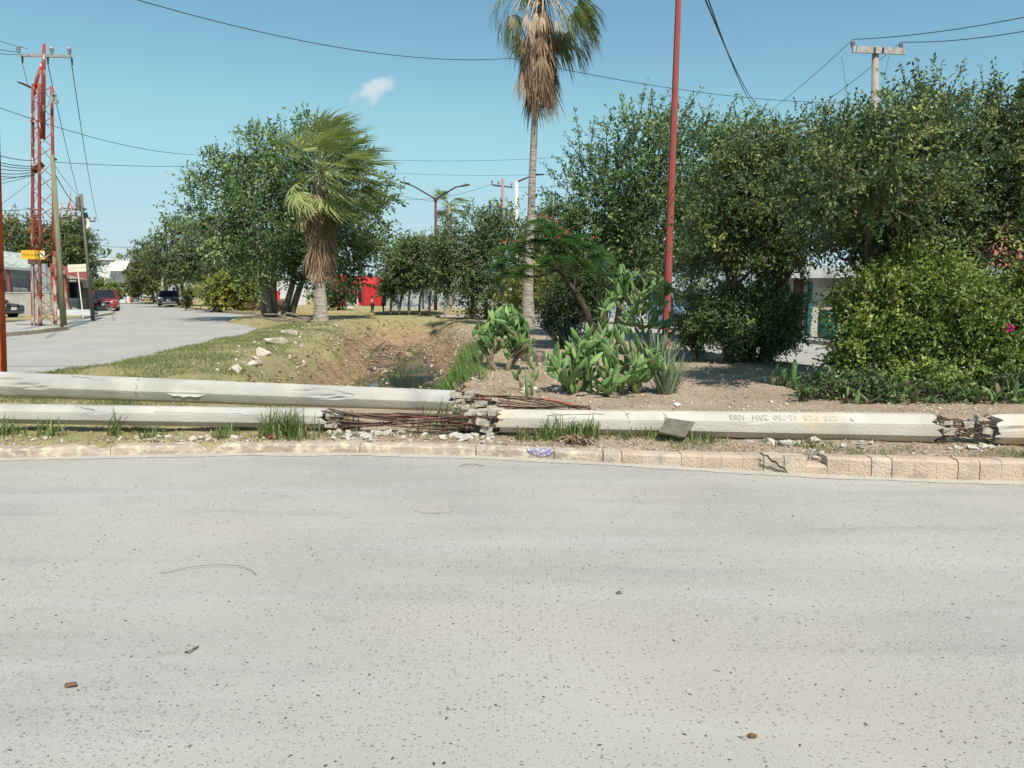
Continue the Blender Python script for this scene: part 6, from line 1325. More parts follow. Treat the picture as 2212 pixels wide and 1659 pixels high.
M_teal = mat('teal_paint', s2l((44, 98, 98)), s2l((38, 84, 86)), rough=0.7, scale=5)
M_pink = mat('wall_pink', s2l((200, 130, 116)), s2l((186, 118, 104)), rough=0.9, scale=3)
def wall(parent, x0, x1, z0, z1, y, th, holes, m, name='wall', flip=False):
    """wall in the XZ plane with rectangular holes (x0,x1,z0,z1)"""
    mb = MB(); X = sorted({x0, x1, *[h[0] for h in holes], *[h[1] for h in holes]}); Z = sorted({z0, z1, *[h[2] for h in holes], *[h[3] for h in holes]})
    for i in range(len(X) - 1):
        for j in range(len(Z) - 1):
            cx, cz = (X[i] + X[i + 1]) / 2, (Z[j] + Z[j + 1]) / 2
            if any(h[0] < cx < h[1] and h[2] < cz < h[3] for h in holes): continue
            mb.box((cx, y + th / 2, cz), (X[i + 1] - X[i], th, Z[j + 1] - Z[j]))
    import bmesh
    me_tmp = mb.build(name, m, parent); return me_tmp
def window(parent, x0, x1, z0, z1, y, bars=0, frame=None):
    mb = MB(); f = 0.06
    for (a, b, c, d) in ((x0, x1, z0, z0 + f), (x0, x1, z1 - f, z1), (x0, x0 + f, z0 + f, z1 - f), (x1 - f, x1, z0 + f, z1 - f), ((x0 + x1) / 2 - f / 2, (x0 + x1) / 2 + f / 2, z0 + f, z1 - f)): mb.box(((a + b) / 2, y + .05, (c + d) / 2), (b - a, .05, d - c))
    w_ = mb.build('window', frame or M_wallw, parent); mb = MB(); mb.box(((x0 + x1) / 2, y + .12, (z0 + z1) / 2), (x1 - x0, .02, z1 - z0)); o = mb.build('pane', M_glassd, None); 
    me = o.data; bpy.data.objects.remove(o); V = np.array([v.co[:] for v in me.vertices]) - np.array(parent.location)
    for v, c in zip(me.vertices, V): v.co = c
    o = put('pane', me, w_)
    for k in range(bars):
        mb = MB(); x = x0 + (x1 - x0) * (k + 1) / (bars + 1); mb.tube([(x, y - .04, z0), (x, y - .04, z1)], .014, n=4); mb.build('window_bar', M_black, parent)
    return w_
def corrug(mb, a, b, c, d, n=40, amp=.03):
    """corrugated sheet, edge a-b along the waves' axis, edge a-d across"""
    a, b, c, d = map(np.array, (a, b, c, d)); V_ = []
    for i in range(n + 1):
        t = i / n; o = np.array([0, 0, amp * (1 if i % 2 else 0)]); V_ += [a + (d - a) * t + o, b + (c - b) * t + o]
    k = len(mb.V); mb.V.extend([tuple(v) for v in V_])
    for i in range(n): mb.F.append((k + 2 * i, k + 2 * i + 1, k + 2 * i + 3, k + 2 * i + 2))
# house behind the left pavement
Y = 47.0; xr = P(150, 640, Y)[0]; 
h = thing('low_house', 'low grey blue house with pale sheet awning and barred windows behind a rough concrete wall', 'house', (-32, Y + 2, .09))
zt = P(30, 600, Y + 2.6)[2]
xa, xb = P(-60, 600, Y + 2.6)[0], P(100, 600, Y + 2.6)[0]
xd0, xd1 = P(44, 600, Y + 2.6)[0], P(56, 600, Y + 2.6)[0]; xw0, xw1 = P(-10, 600, Y + 2.6)[0], P(12, 600, Y + 2.6)[0]
wall(h, xa, xb, .09, zt + .9, Y + 2.6, .2, [(xd0, xd1, .09, 2.45), (xw0, xw1, 1.2, 2.4)], M_blue)
window(h, xd0, xd1, .12, 2.45, Y + 2.65, 0, M_black); window(h, xw0, xw1, 1.2, 2.4, Y + 2.65, 3)
mb = MB(); mb.box((xb + .1, Y + 5, 1.6), (.2, 4.6, 3.0)); mb.build('side_wall', M_wallg, h)
mb = MB(); mb.box((xb - .5, Y + .7, 1.35), (1.0, .3, 2.55)); mb.build('porch_wall', M_wallg, h)
mb = MB(); A = P(-60, 572, Y - .2); B_ = P(82, 582, Y - .2); C_ = P(60, 548, Y + 4.2); D_ = P(-60, 538, Y + 4.2); corrug(mb, A, D_, C_, B_, 60, .04); mb.build('awning', M_roofm, h)
mb = MB(); mb.box(((A + B_) / 2) - [0, 0, .06], (B_[0] - A[0], .08, .1), rot=Matrix.Rotation(-math.atan2(B_[2] - A[2], B_[0] - A[0]), 3, 'Y')); mb.build('awning_beam', M_galv, h)
for x in (P(18, 600, Y)[0], P(74, 600, Y)[0]): mb = MB(); mb.box((x, Y + .05, 1.5), (.12, .12, 2.85)); mb.build('porch_column', M_redpost if x < -30 else M_cpost, h)
for k in range(15):
    x = P(20 + k * 3.7, 600, Y)[0]; mb = MB(); mb.tube([(x, Y + .02, 1.42), (x, Y + .02, 2.35)], .018, n=4); mb.build('fence_bar', M_black, h)
mb = MB(); mb.box((P(45, 600, Y)[0], Y + .02, 1.46), (P(74, 600, Y)[0] - P(18, 600, Y)[0], .04, .05)); mb.build('rail', M_black, h)
fw = thing('front_wall', 'rough grey stained concrete garden wall below the barred windows', 'wall', (-30, Y - .2, .09))
zw = P(40, 633, Y - .2)[2]; mb = MB(); x0, x1 = P(-60, 650, Y - .2)[0], P(112, 650, Y - .2)[0]; mb.box(((x0 + x1) / 2, Y - .3, (zw + .09) / 2), (x1 - x0, .2, zw - .09)); mb.build('wall', M_wallc, fw); mb = MB(); mb.box(((x0 + x1) / 2, Y - .3, zw + .03), (x1 - x0 + .05, .26, .06)); mb.build('coping', M_wallg, fw)
# carport beside it
Y = 49; ch = thing('carport', 'open carport with rusty red sheet roof, white planter front and stored clutter', 'carport', (-26.5, Y, .09))
mb = MB(); A, B_, C_, D_ = P(108, 586, Y - 1.6), P(196, 606, Y - 1.6), P(196, 585, Y + 2), P(108, 570, Y + 2); corrug(mb, A, D_, C_, B_, 34, .04); mb.build('roof', M_roofr, ch)
for x in (118, 143, 196): q = P(x, 640, Y - 1.3); mb = MB(); mb.box((q[0], q[1], 1.45), (.14, .14, 2.75)); mb.build('column', M_latlow, ch)
q0, q1 = P(108, 660, Y - 1.3), P(197, 660, Y - 1.3); mb = MB(); mb.box(((q0[0] + q1[0]) / 2, q0[1], .26), (q1[0] - q0[0], .25, .34)); mb.build('planter', M_wallw, ch)
q0, q1 = P(108, 640, Y + 3), P(197, 640, Y + 3); mb = MB(); mb.box(((q0[0] + q1[0]) / 2, q0[1], 1.5), (q1[0] - q0[0], .2, 2.85)); mb.build('rear_wall', M_wallc, ch)
mb = MB(); q0 = P(154, 640, Y + 2.8); mb.box((q0[0], q0[1], 1.15), (1.5, .1, 2.1)); mb.build('door', M_black, ch)
for k in range(12): x = P(168 + k * 2.4, 640, Y - 1.2)[0]; mb = MB(); mb.tube([(x, Y - 1.2, .4), (x, Y - 1.2, 2.3)], .025, n=4); mb.build('gate_bar', M_black, ch)
mb = MB(); mb.box((P(182, 640, Y)[0], Y - 1.2, 2.3), (1.0, .05, .06)); mb.build('gate_rail', M_black, ch)
for (x, sx_, sz_, m_, nm, lb) in ((164, 1.1, .85, M_wallg, 'washing_machine', 'pale grey boxy appliance standing under the red carport roof'), (124, .5, 1.3, M_blue, 'cloth_bundle', 'upright bluish bundle under the carport near the wooden post')):
    q = P(x, 640, Y + .2); t = thing(nm, lb, 'appliance' if 'wash' in nm else 'bundle', (q[0], Y + .2, .09)); mb = MB(); mb.box((q[0], Y + .2, .09 + sz_ / 2 + .2), (sx_, .6, sz_)); mb.build('body', m_, t); mb = MB(); mb.box((q[0], Y - .12, .09 + sz_ + .1), (sx_ * .8, .04, .12)); mb.build('panel', M_wallw, t); mb = MB(); mb.box((q[0], Y + .2, .19), (sx_ * .8, .5, .2)); mb.build('stand', M_dark, t)
lab_i = 0
tree('yard_tree', 'dense green and brownish tree over the low house roof', 'tree', (P(70, 690, 54)[0], 54, .05), [blob(60, 530, 55, 42, 54), blob(30, 540, 40, 40, 54), blob(100, 520, 45, 38, 54), blob(130, 560, 35, 40, 54)], leafmat('leaf_rusty', s2l((66, 84, 46)), s2l((98, 112, 60)), s2l((140, 122, 76)), .25), 0.2, 151, nclump=150, ntwig=9, nleaf=9, tl=.8, tr=.2)
tree('yard_tree', 'darker green tree behind the thin leaning post over the carport', 'tree', (P(165, 690, 55)[0], 55, .05), [blob(160, 550, 30, 46, 55), blob(178, 580, 18, 28, 55), blob(150, 510, 22, 22, 55), blob(160, 500, 22, 15, 55)], L_green, 0.18, 152, nclump=110, ntwig=9, nleaf=9, tl=.8, tr=.2)
tree('roadside_bush', 'bright green bush behind the red car', 'bush', (P(225, 668, 72)[0], 72, .05), [blob(222, 622, 22, 11, 72), blob(242, 628, 20, 9, 72), blob(212, 628, 12, 12, 72)], L_lime, .22, 153, nclump=50, ntwig=8, nleaf=8, tl=.4, tr=.05)
tree('roadside_bush', 'pale green bush further along behind the red car', 'bush', (P(272, 655, 96)[0], 96, .05), [blob(268, 628, 18, 10, 96), blob(290, 622, 12, 14, 96), blob(250, 636, 14, 8, 96)], L_olive, .26, 154, nclump=50, ntwig=8, nleaf=8, tl=.5, tr=.06)
# two storey white house at the far bend
Y = 105; k = Y / F; h2 = thing('white_house', 'two storey white house with pale awnings at the far bend of the street', 'house', (P(238, 640, Y)[0], Y, 0))
xl, xm_, xr_ = P(200, 600, Y)[0], P(248, 600, Y)[0], P(267, 600, Y)[0]; z2 = P(230, 563, Y)[2]; z1 = P(230, 600, Y)[2]
wall(h2, xl, xm_, 0, z2, Y, .3, [(P(214, 0, Y)[0], P(222, 0, Y)[0], z1 - 1.9, z1 - .6), (P(236, 0, Y)[0], P(240, 0, Y)[0], z1 - 1.9, z1 - .5), (P(226, 0, Y)[0], P(242, 0, Y)[0], z1 + .4, z1 + 1.9)], M_wallw)
window(h2, P(214, 0, Y)[0], P(222, 0, Y)[0], z1 - 1.9, z1 - .6, Y + .05); window(h2, P(236, 0, Y)[0], P(240, 0, Y)[0], z1 - 1.9, z1 - .5, Y + .05); window(h2, P(226, 0, Y)[0], P(242, 0, Y)[0], z1 + .4, z1 + 1.9, Y + .05)
mb = MB(); mb.add([(xm_, Y, 0), (xr_, Y + 5, 0), (xr_, Y + 5, z2 - .3), (xm_, Y, z2)], [(0, 1, 2, 3)]); mb.build('side_wall', M_blue, h2)  # blue grey paints this white side as turned away from the sun
mb = MB(); mb.add([(xl - .4, Y - .5, z2 + .1), (xm_ + .2, Y - .5, z2 + .05), (xr_ + .3, Y + 5, z2 - .15), (xl, Y + 8, z2 + .2), (xl - .4, Y - .5, z2 + .35), (xm_ + .2, Y - .5, z2 + .3), (xr_ + .3, Y + 5, z2 + .1), (xl, Y + 8, z2 + .45)], [(0, 1, 5, 4), (1, 2, 6, 5), (4, 5, 6, 7), (0, 3, 2, 1)]); mb.build('roof', M_wallw, h2)
for (a, b) in ((206, 222), (224, 246)):
    mb = MB(); p0, p1 = P(a, 0, Y)[0], P(b, 0, Y)[0]; mb.add([(p0, Y - .05, z1 + 2.3), (p1, Y - .05, z1 + 2.3), (p1 + .1, Y - 1.6, z1 + .9), (p0 - .1, Y - 1.6, z1 + .9)], [(0, 1, 2, 3)]); mb.build('awning', M_signW, h2)
mb = MB(); mb.box(((xl + xm_) / 2, Y - .7, z1), (xm_ - xl, 1.4, .2)); mb.build('balcony', M_wallw, h2)
h3 = thing('small_far_house', 'small grey far house right of the two storey white one', 'house', (P(280, 640, 125)[0], 125, 0)); x0, x1 = P(267, 0, 125)[0], P(300, 0, 125)[0]; zt = P(0, 606, 125)[2]
wall(h3, x0, x1, 0, zt, 125, .3, [(x0 + .6, x0 + 1.8, 1.2, 2.4)], M_wallg); window(h3, x0 + .6, x0 + 1.8, 1.2, 2.4, 125.05); mb = MB(); mb.box(((x0 + x1) / 2, 127, zt + .15), (x1 - x0 + .6, 5, .3)); mb.build('roof', M_wallw, h3)
# red and white house behind the big tree's stems
Y = 80; h4 = thing('white_red_house', 'white house with a red door seen between yellow bush and grey stems', 'house', (P(578, 660, Y)[0], Y, .1)); x0, x1 = P(552, 0, Y)[0], P(640, 0, Y)[0]; zt = P(0, 625, Y)[2]; d0, d1 = P(569, 0, Y)[0], P(581, 0, Y)[0]
wall(h4, x0, x1, .1, 2.9, Y, .25, [(d0, d1, .1, 1.6)], M_wallw); mb = MB(); mb.box(((d0 + d1) / 2, Y + .12, .85), (d1 - d0, .06, 1.5)); mb.build('door', M_redwall, h4); mb = MB(); mb.box(((x0 + x1) / 2, Y + 2.5, 3.0), (x1 - x0 + .4, 5.4, .2)); mb.build('roof', M_wallg, h4)
# red house
Y = 76; h5 = thing('red_house', 'bright red house with pilasters and a striped porch beyond the canal', 'house', (P(775, 660, Y)[0], Y, 0))
x0, x1 = P(700, 0, Y)[0], P(795, 0, Y)[0]; zt = P(0, 606, Y)[2]
wall(h5, x0, x1, 0, zt, Y, .25, [], M_redwall); 
for x in (752, 757, 769): q = P(x, 0, Y)[0]; mb = MB(); mb.box((q, Y - .12, zt * .42), (.14, .12, zt * .8)); mb.build('pilaster', M_wallw, h5)
for k in range(17):
    q = P(772 + k * 2.6, 0, Y - 1.4)[0]; mb = MB(); mb.box((q, Y - 1.4, 1.25), (.085, .05, 2.1)); mb.build('sheet_rib', M_redwall, h5)
q0, q1 = P(771, 0, Y - 1.3)[0], P(815, 0, Y - 1.3)[0]; mb = MB(); mb.box(((q0 + q1) / 2, Y - 1.3, 1.25), (q1 - q0, .06, 2.1)); mb.build('sheet_gate', M_redwall, h5)
mb = MB(); mb.add([(x0 - .5, Y - .3, zt - .05), (P(830, 0, Y)[0], Y - 2.0, zt - .6), (P(830, 0, Y)[0], Y + 3, zt + .1), (x0 - .5, Y + 4, zt + .5), (x0 - .5, Y - .3, zt + .12), (P(830, 0, Y)[0], Y - 2.0, zt - .42), (P(830, 0, Y)[0], Y + 3, zt + .28), (x0 - .5, Y + 4, zt + .68)], [(0, 1, 5, 4), (4, 5, 6, 7), (3, 2, 1, 0), (1, 2, 6, 5)]); mb.build('roof', M_redwall, h5)
mb = MB(); mb.box((P(823, 0, Y)[0], Y - .5, 1.2), (1.4, .2, 2.3)); mb.build('recess_shade_box', M_dark, h5)  # solid dark box, its colour standing in for shade in an opening
Y = 66; q = P(758, 672, Y); pk = thing('white_basket', 'white slatted planter standing before the red house', 'planter', (q[0], Y, .05)); mb = MB(); mb.box((q[0], Y, .5), (.6, .5, .75)); mb.build('tub', M_wallw, pk); mb = MB(); mb.box((q[0], Y - .26, .5), (.4, .02, .4)); mb.build('shade_panel', M_wallg, pk)
# grey wall behind the slim trees
Y = 62; gw = thing('long_grey_wall', 'long bluish grey stained wall behind the row of slim street trees', 'wall', (P(900, 670, Y)[0], Y, 0)); x0, x1 = P(822, 0, Y)[0], P(1090, 0, Y)[0]; mb = MB(); mb.box(((x0 + x1) / 2, Y, 1.15), (x1 - x0, .25, 2.3)); mb.build('wall', mat('bluish_stained_wall', s2l((140, 150, 156)), s2l((168, 174, 176)), rough=.9, scale=.9, c3=s2l((100, 108, 114)), scale3=1.4), gw); mb = MB(); mb.box(((x0 + x1) / 2, Y - .14, .18), (x1 - x0, .1, .36)); mb.build('plinth', M_wallg, gw)
pw = thing('wooden_stake', 'short pale wooden stake at the right end of the slim tree row', 'stake', (P(962, 680, 45)[0], 45, .05)); mb = MB(); q = P(962, 680, 45); mb.tube([(q[0], 45, 0), (q[0], 45, .95)], .09, n=8); mb.build('shaft', M_cpost, pw)
# right hand house across the canal side road
Y = 25.5; h6 = thing('right_house', 'grey house with plank gate and teal pillar glimpsed between the right hand bushes', 'house', (P(1800, 700, Y)[0], Y, .11))
x0, x1 = P(1737, 0, Y)[0], P(2420, 0, Y)[0]; zt = P(0, 603, Y)[2]; g0, g1 = P(1741, 0, Y)[0], P(1766, 0, Y)[0]
w0, w1 = P(1880, 0, Y)[0], P(1960, 0, Y)[0]
wall(h6, x0, x1, .11, zt, Y, .25, [(g0, g1, .11, 2.0), (w0, w1, 1.0, 1.8)], M_wallc); window(h6, w0, w1, 1.0, 1.8, Y + .05, 5)  # darker concrete colour on the wall stands in for tree shade
npl = 7
for k in range(npl): mb = MB(); wdt = (g1 - g0) / npl; mb.box((g0 + wdt * (k + .5), Y + .06 + .008 * (k % 2), 1.05), (wdt - .008, .03, 1.86)); mb.build('plank', M_door, h6)
mb = MB(); q = P(1777, 0, Y)[0]; mb.box((q, Y - .1, 1.0), (.12, .12, 1.8)); mb.build('pillar', M_teal, h6)
mb = MB(); mb.box(((x0 + x1) / 2 - .1, Y + .6, zt + .22), (x1 - x0 + .5, 2.6, .38)); mb.build('roof_slab', M_wallg, h6)
q0, q1 = P(2190, 0, Y + 2)[0], P(2420, 0, Y + 2)[0]; zz = P(0, 470, Y + 2)[2]; mb = MB(); mb.box(((q0 + q1) / 2, Y + 3.6, (zt + zz) / 2 + .2), (q1 - q0, 3, zz - zt - .4)); mb.build('upper_storey', M_pink, h6)
q = P(1782, 690, 24); tb2 = thing('teal_drum', 'teal plastic drum standing on the pavement by the plank gate', 'drum', (q[0] + .1, 24, .11)); mb = MB(); mb.tube([(q[0] + .1, 24, .12), (q[0] + .1, 24, .3), (q[0] + .1, 24, .8), (q[0] + .1, 24, .95)], [.27, .3, .3, .26], n=16); mb.build('body', M_teal, tb2, True); mb = MB(); mb.tube([(q[0] + .1, 24, .955), (q[0] + .1, 24, .99)], [.27, .27], n=16); mb.build('lid', M_dark, tb2)
for k, (xx, yy, ww, hh, m_, lb) in enumerate(((-8, 135, 16, 3.2, M_wallw, 'long low white house far beyond the cross street'), (14, 60, 12, 3.4, M_wallw, 'white house across the canal side road behind the trees'), (-58, 140, 14, 3.4, M_wallg, 'low grey house at the end of the far street'), (10, 44, 9, 3.2, M_blue, 'bluish house across the canal side road near the parked car'))):
    t = thing('background_house', lb, 'house', (xx, yy, 0)); wall(t, xx - ww / 2, xx + ww / 2, 0, hh, yy, .3, [(xx - ww * .3, xx - ww * .3 + 1.4, 1, 2.2), (xx + ww * .2, xx + ww * .2 + 1.4, 1, 2.2)], m_)
    window(t, xx - ww * .3, xx - ww * .3 + 1.4, 1, 2.2, yy + .05); window(t, xx + ww * .2, xx + ww * .2 + 1.4, 1, 2.2, yy + .05); mb = MB(); mb.box((xx, yy + 3, hh + .12), (ww + .6, 6.6, .24)); mb.build('roof', M_wallg, t)

# ------------------------------------------------------------------ cars
def carpaint(name, c):
    if name in MATS: return MATS[name]
    m = mat(name, c, tuple(v * .92 for v in c), rough=.3, scale=3, spec=.5); m.node_tree.nodes['Principled BSDF'].inputs['Coat Weight'].default_value = .7; m.node_tree.nodes['Principled BSDF'].inputs['Coat Roughness'].default_value = .08; return m
M_tyre = mat('tyre', (.02, .02, .02), rough=.9); M_rim = mat('rim', s2l((150, 150, 150)), rough=.35, metal=.8); M_head = mat('headlight_glass', s2l((206, 208, 210)), rough=.15, spec=.7); M_tail = mat('tail_glass', s2l((150, 26, 26)), rough=.25); M_plate = mat('plate', s2l((222, 218, 210)), rough=.5); M_grille = mat('grille', (.02, .02, .02), rough=.4); M_chrome = mat('chrome_trim', s2l((180, 180, 180)), rough=.2, metal=.8)
def car(name, label, cat, loc, rz, paint, L=4.5, W_=1.8, H=1.7, suv=True, grp=None, lower=None):
    """front of the car points to local -Y"""
    t = thing(name, label, cat, loc, grp, rz); hw = W_ / 2; f, b = -L / 2, L / 2
    belt = .60 * H; hood = belt - .03
    # stations along the length: y, half width, sill z, top z
    st = [(f, .80, .34, .52), (f + .05, .90, .26, .74), (f + .22, .97, .22, hood - .12), (f + .7, 1.0, .2, hood - .03), (f + 1.15, 1.0, .2, belt), (0, 1.0, .2, belt + .01), (b - .6, 1.0, .2, belt + .02), (b - .12, .96, .24, belt), (b, .88, .34, belt - .12)]
    mb = MB()
    for (y, wf, z0, z1) in st:
        w_ = hw * wf; mb.V.extend([(-w_ * .93, y, z0), (-w_, y, z0 + .12), (-w_, y, (z0 + z1) / 2), (-w_ * .985, y, z1 - .10), (-w_ * .90, y, z1 - .01), (-w_ * .45, y, z1 + .025), (w_ * .45, y, z1 + .025), (w_ * .90, y, z1 - .01), (w_ * .985, y, z1 - .10), (w_, y, (z0 + z1) / 2), (w_, y, z0 + .12), (w_ * .93, y, z0)])
    k = 12
    for i in range(len(st) - 1):
        for q in range(k): mb.F.append((i * k + q, (i + 1) * k + q, (i + 1) * k + (q + 1) % k, i * k + (q + 1) % k))
    mb.F.append(tuple(range(k))); mb.F.append(tuple((len(st) - 1) * k + q for q in range(k))[::-1])
    body = mb.build('body', paint, t, True, local=True)
    # glasshouse: pillars and roof in paint, panes between
    y0, y1, y2, y3 = f + 1.12, f + 1.85, (b - .55 if suv else b - 1.35), (b - .12 if suv else b - .72); wb_, wt_ = hw * .93, hw * .74; zt = H - .03
    mb = MB(); mb.add([(-wt_, y1, zt), (wt_, y1, zt), (wt_, y2, zt), (-wt_, y2, zt), (-wt_ * .9, y1 + .1, H), (wt_ * .9, y1 + .1, H), (wt_ * .9, y2 - .1, H), (-wt_ * .9, y2 - .1, H)], [(0, 1, 5, 4), (1, 2, 6, 5), (2, 3, 7, 6), (3, 0, 4, 7), (4, 5, 6, 7), (3, 2, 1, 0)]); mb.build('roof', paint, t, local=True)
    for s in (-1, 1):
        for (a, c) in (((s * wb_, y0, belt - .01), (s * wt_, y1, zt)), ((s * wb_, (y1 + y2) / 2 - .1, belt), (s * wt_, (y1 + y2) / 2 - .1, zt)), ((s * wb_, y3, belt - .01), (s * wt_, y2, zt))):
            mb = MB(); mb.tube([a, c], .035, n=5); mb.build('pillar', paint, t, local=True)
    g = .012
    def pane(nm, pts): mb = MB(); mb.add(pts, [(0, 1, 2, 3)]); mb.build(nm, M_glassd, t, local=True)
    pane('windscreen', [(-wb_, y0, belt), (wb_, y0, belt), (wt_, y1, zt), (-wt_, y1, zt)]); pane('rear_window', [(wb_, y3, belt), (-wb_, y3, belt), (-wt_, y2, zt), (wt_, y2, zt)])
    for s in (-1, 1): pane('side_window', [(s * wb_, y0, belt), (s * wb_, y3, belt), (s * wt_, y2, zt), (s * wt_, y1, zt)])
    for (sx_, yy) in ((-1, f + .85), (1, f + .85), (-1, b - .85), (1, b - .85)):
        c = (sx_ * (hw - .1), yy, .33); mb = MB(); mb.tube([(c[0] - .11, yy, .33), (c[0] + .11, yy, .33)], .33, n=18); wh = mb.build('wheel', M_tyre, t, local=True); mb = MB(); xo = c[0] + sx_ * .115; mb.tube([(xo - .01, yy, .33), (xo + .01, yy, .33)], .2, n=14); o = mb.build('rim', M_rim, None); o.parent = wh
    for s in (-1, 1):
        mb = MB(); mb.add([(s * hw * .5, f + .035, .66), (s * hw * .9, f + .16, .68), (s * hw * .94, f + .3, .84), (s * hw * .55, f + .13, .80)], [(0, 1, 2, 3) if s > 0 else (3, 2, 1, 0)]); me_ = mb.build('headlight', M_head, t, local=True)
        me_.location = (0, -.045, .02)
        mb = MB(); mb.box((s * hw * .82, b - .01, belt - .25), (.22, .05, .3)); mb.build('tail_light', M_tail, t, local=True); mb = MB(); mb.box((s * (hw + .08), y0 + .25, belt + .05), (.16, .1, .12)); mb.build('mirror', paint, t, local=True)
    mb = MB(); mb.box((0, f - .005, .68), (hw * .9, .05, .13)); mb.build('grille', M_grille, t, local=True); mb = MB(); mb.box((0, f - .02, .70), (hw * .5, .05, .03)); mb.build('grille_bar', M_chrome, t, local=True)
    mb = MB(); mb.box((0, f - .03, .36), (hw * 1.25, .1, .13)); mb.build('bumper', lower or paint, t, local=True); mb = MB(); mb.box((0, f - .04, .53), (.34, .03, .16)); mb.build('licence_plate', M_plate, t, local=True)
    return t
car('red_car', 'dark red family car parked nose towards us at the left kerb', 'car', (P(222, 672, 61)[0], 61.5, 0), R(25), carpaint('car_red', s2l((150, 36, 44))), 4.6, 1.85, 1.7, True, lower=M_galv)
car('dark_car', 'black parked car facing us on the verge under the grey green tree', 'car', (P(367, 656, 76)[0], 76, .12), R(22), carpaint('car_black', s2l((34, 38, 44))), 4.7, 1.95, 1.5, False, lower=M_chrome)
car('grey_car', 'dark grey car at the left edge parked along the concrete garden wall', 'car', (P(33, 680, 42.2)[0] - 2.15, 42.6, .09), R(78), carpaint('car_grey', s2l((64, 68, 72))), 4.3, 1.75, 1.45, True)
car('pale_truck', 'small pale car far down the street near the painted post', 'car', (P(316, 640, 112)[0], 112, .05), R(15), carpaint('car_beige', s2l((176, 168, 150))), 4.5, 1.8, 1.75, True)
car('silver_car', 'silver car far down the street, left of the black one', 'car', (P(336, 640, 100)[0], 104, .12), R(80), carpaint('car_silver', s2l((130, 128, 130))), 4.4, 1.75, 1.35, False)
car('blue_car', 'light blue grey car glimpsed behind the red post on the canal side road', 'car', (P(1478, 700, 33)[0], 33.5, 0), R(12), carpaint('car_blue', s2l((120, 140, 160))), 4.4, 1.8, 1.6, True)

# ------------------------------------------------------------------ two people on the cross street
M_skin = mat('skin', s2l((140, 98, 78)), s2l((128, 88, 70)), rough=.6); M_hair = mat('hair', (.015, .012, .01), rough=.7); M_pinkc = mat('pink_cloth', s2l((206, 160, 156)), s2l((190, 140, 140)), rough=.9); M_darkc = mat('dark_cloth', s2l((48, 46, 52)), s2l((36, 34, 40)), rough=.9); M_greyc = mat('grey_cloth', s2l((92, 92, 100)), s2l((76, 76, 84)), rough=.9)
def skin_mesh(J, E, Rr, m, name, parent, lvl=1):
    me = bpy.data.meshes.new('tmp'); me.from_pydata(J, E, []); o = bpy.data.objects.new('tmp', me); COL.objects.link(o)
    o.modifiers.new('s', 'SKIN'); sv = me.skin_vertices[0].data
    for i, q in enumerate(Rr): sv[i].radius = q if isinstance(q, tuple) else (q, q)
    sv[0].use_root = True; sb = o.modifiers.new('u', 'SUBSURF'); sb.levels = lvl; sb.render_levels = lvl
    dg = bpy.context.evaluated_depsgraph_get(); dg.update(); me2 = bpy.data.meshes.new_from_object(o.evaluated_get(dg)); bpy.data.objects.remove(o); me2.materials.clear(); me2.materials.append(m); me2.shade_smooth(); me2.name = name
    return put(name, me2, parent)
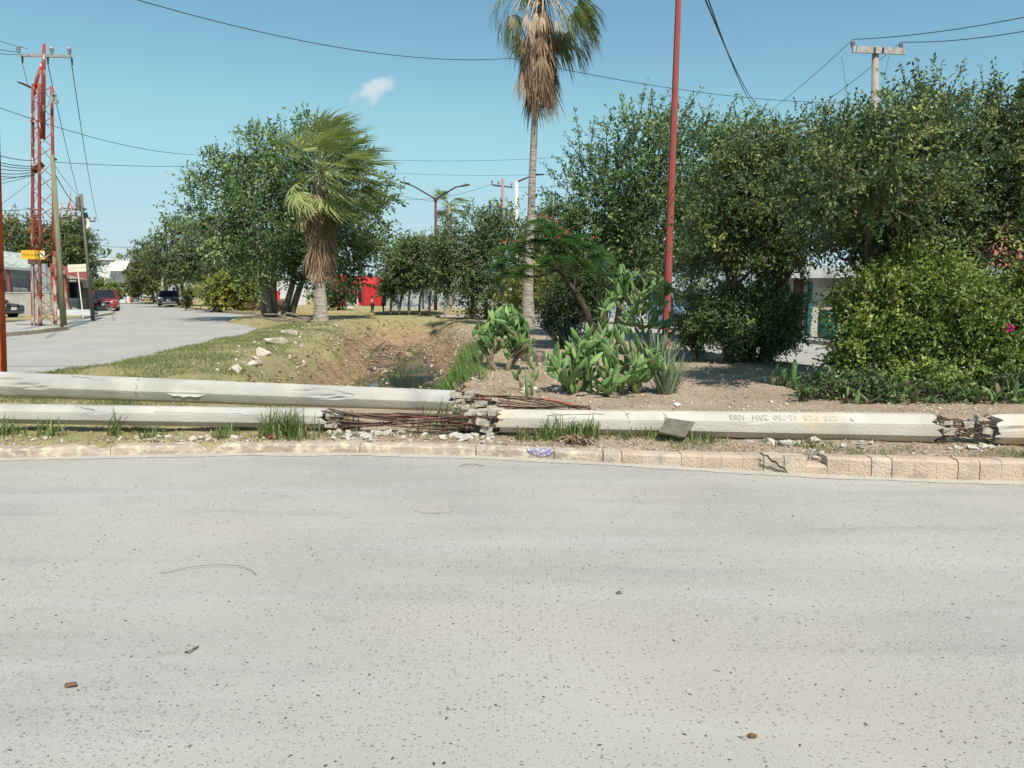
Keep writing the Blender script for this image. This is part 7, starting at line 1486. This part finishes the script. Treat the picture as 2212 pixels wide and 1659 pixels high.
def person(label, loc, rz, h, top, bottom, flip=1):
    t = thing('person', label, 'person', loc, None, rz); s = h / 1.7
    J = [(0, 0, .95), (0, 0, 1.15), (0, 0, 1.38), (0, 0, 1.48), (0, -.01, 1.60), (0, -.01, 1.68), (.17, 0, 1.38), (.22, -.02, 1.10), (.2, -.14 * flip, .86), (.2, -.17 * flip, .78), (-.17, 0, 1.38), (-.23, .02, 1.10), (-.22, -.06, .84), (-.22, -.08, .76), (.09, 0, .90), (.10, -.05, .50), (.10, .03, .08), (.10, -.12, .04), (-.09, 0, .90), (-.10, .05, .50), (-.11, .10, .08), (-.11, -.03, .04)]
    E = [(0, 1), (1, 2), (2, 3), (3, 4), (4, 5), (2, 6), (6, 7), (7, 8), (8, 9), (2, 10), (10, 11), (11, 12), (12, 13), (0, 14), (14, 15), (15, 16), (16, 17), (0, 18), (18, 19), (19, 20), (20, 21)]
    Rr = [(.15, .12), (.13, .1), (.14, .09), .055, .085, .07, .06, .045, .032, .035, .06, .045, .032, .035, .09, .06, .045, .04, .09, .06, .045, .04]
    J = [tuple(c * s for c in j) for j in J]; Rr = [tuple(v * s for v in q) if isinstance(q, tuple) else q * s for q in Rr]
    skin_mesh(J, E, Rr, M_skin, 'body', t)
    Jt = [J[0], J[1], J[2], J[6], J[7], J[10], J[11]]; skin_mesh(Jt, [(0, 1), (1, 2), (2, 3), (3, 4), (2, 5), (5, 6)], [(.17 * s, .14 * s), (.15 * s, .12 * s), (.16 * s, .11 * s), .075 * s, .055 * s, .075 * s, .055 * s], top, 'shirt', t)
    Jb = [J[0], J[14], J[15], (J[16][0], J[16][1], J[16][2] + .1 * s), J[18], J[19], (J[20][0], J[20][1], J[20][2] + .1 * s)]; skin_mesh(Jb, [(0, 1), (1, 2), (2, 3), (0, 4), (4, 5), (5, 6)], [(.165 * s, .135 * s), .105 * s, .078 * s, .062 * s, .105 * s, .078 * s, .062 * s], bottom, 'trousers', t)
    skin_mesh([(0, .02 * s, 1.61 * s), (0, .02 * s, 1.70 * s), (0, .06 * s, 1.55 * s)], [(0, 1), (0, 2)], [.092 * s, .07 * s, .06 * s], M_hair, 'hair', t)
    for q in (-1, 1): mb = MB(); mb.tube([(q * .035 * s, -.095 * s, 1.62 * s), (q * .035 * s, -.085 * s, 1.62 * s)], .012 * s, n=6); mb.build('eye', M_hair, t, local=True)
    mb = MB(); mb.tube([(0, -.09 * s, 1.61 * s), (0, -.115 * s, 1.585 * s)], [.008 * s, .015 * s], n=5); mb.build('nose', M_skin, t, local=True); mb = MB(); mb.box((0, -.088 * s, 1.555 * s), (.045 * s, .012 * s, .01 * s)); mb.build('mouth', M_redp, t, local=True)
    return t
q = P(805, 680, 53); person('person in a pink sleeveless top and dark patterned leggings walking by the street edge', (q[0], 53, .01), R(75), 1.2, M_pinkc, M_darkc)
q = P(828, 680, 52.5); person('person in a grey shirt and dark trousers standing beside the first slim tree', (q[0], 52.5, .01), R(-60), 1.28, M_greyc, M_darkc, -1)
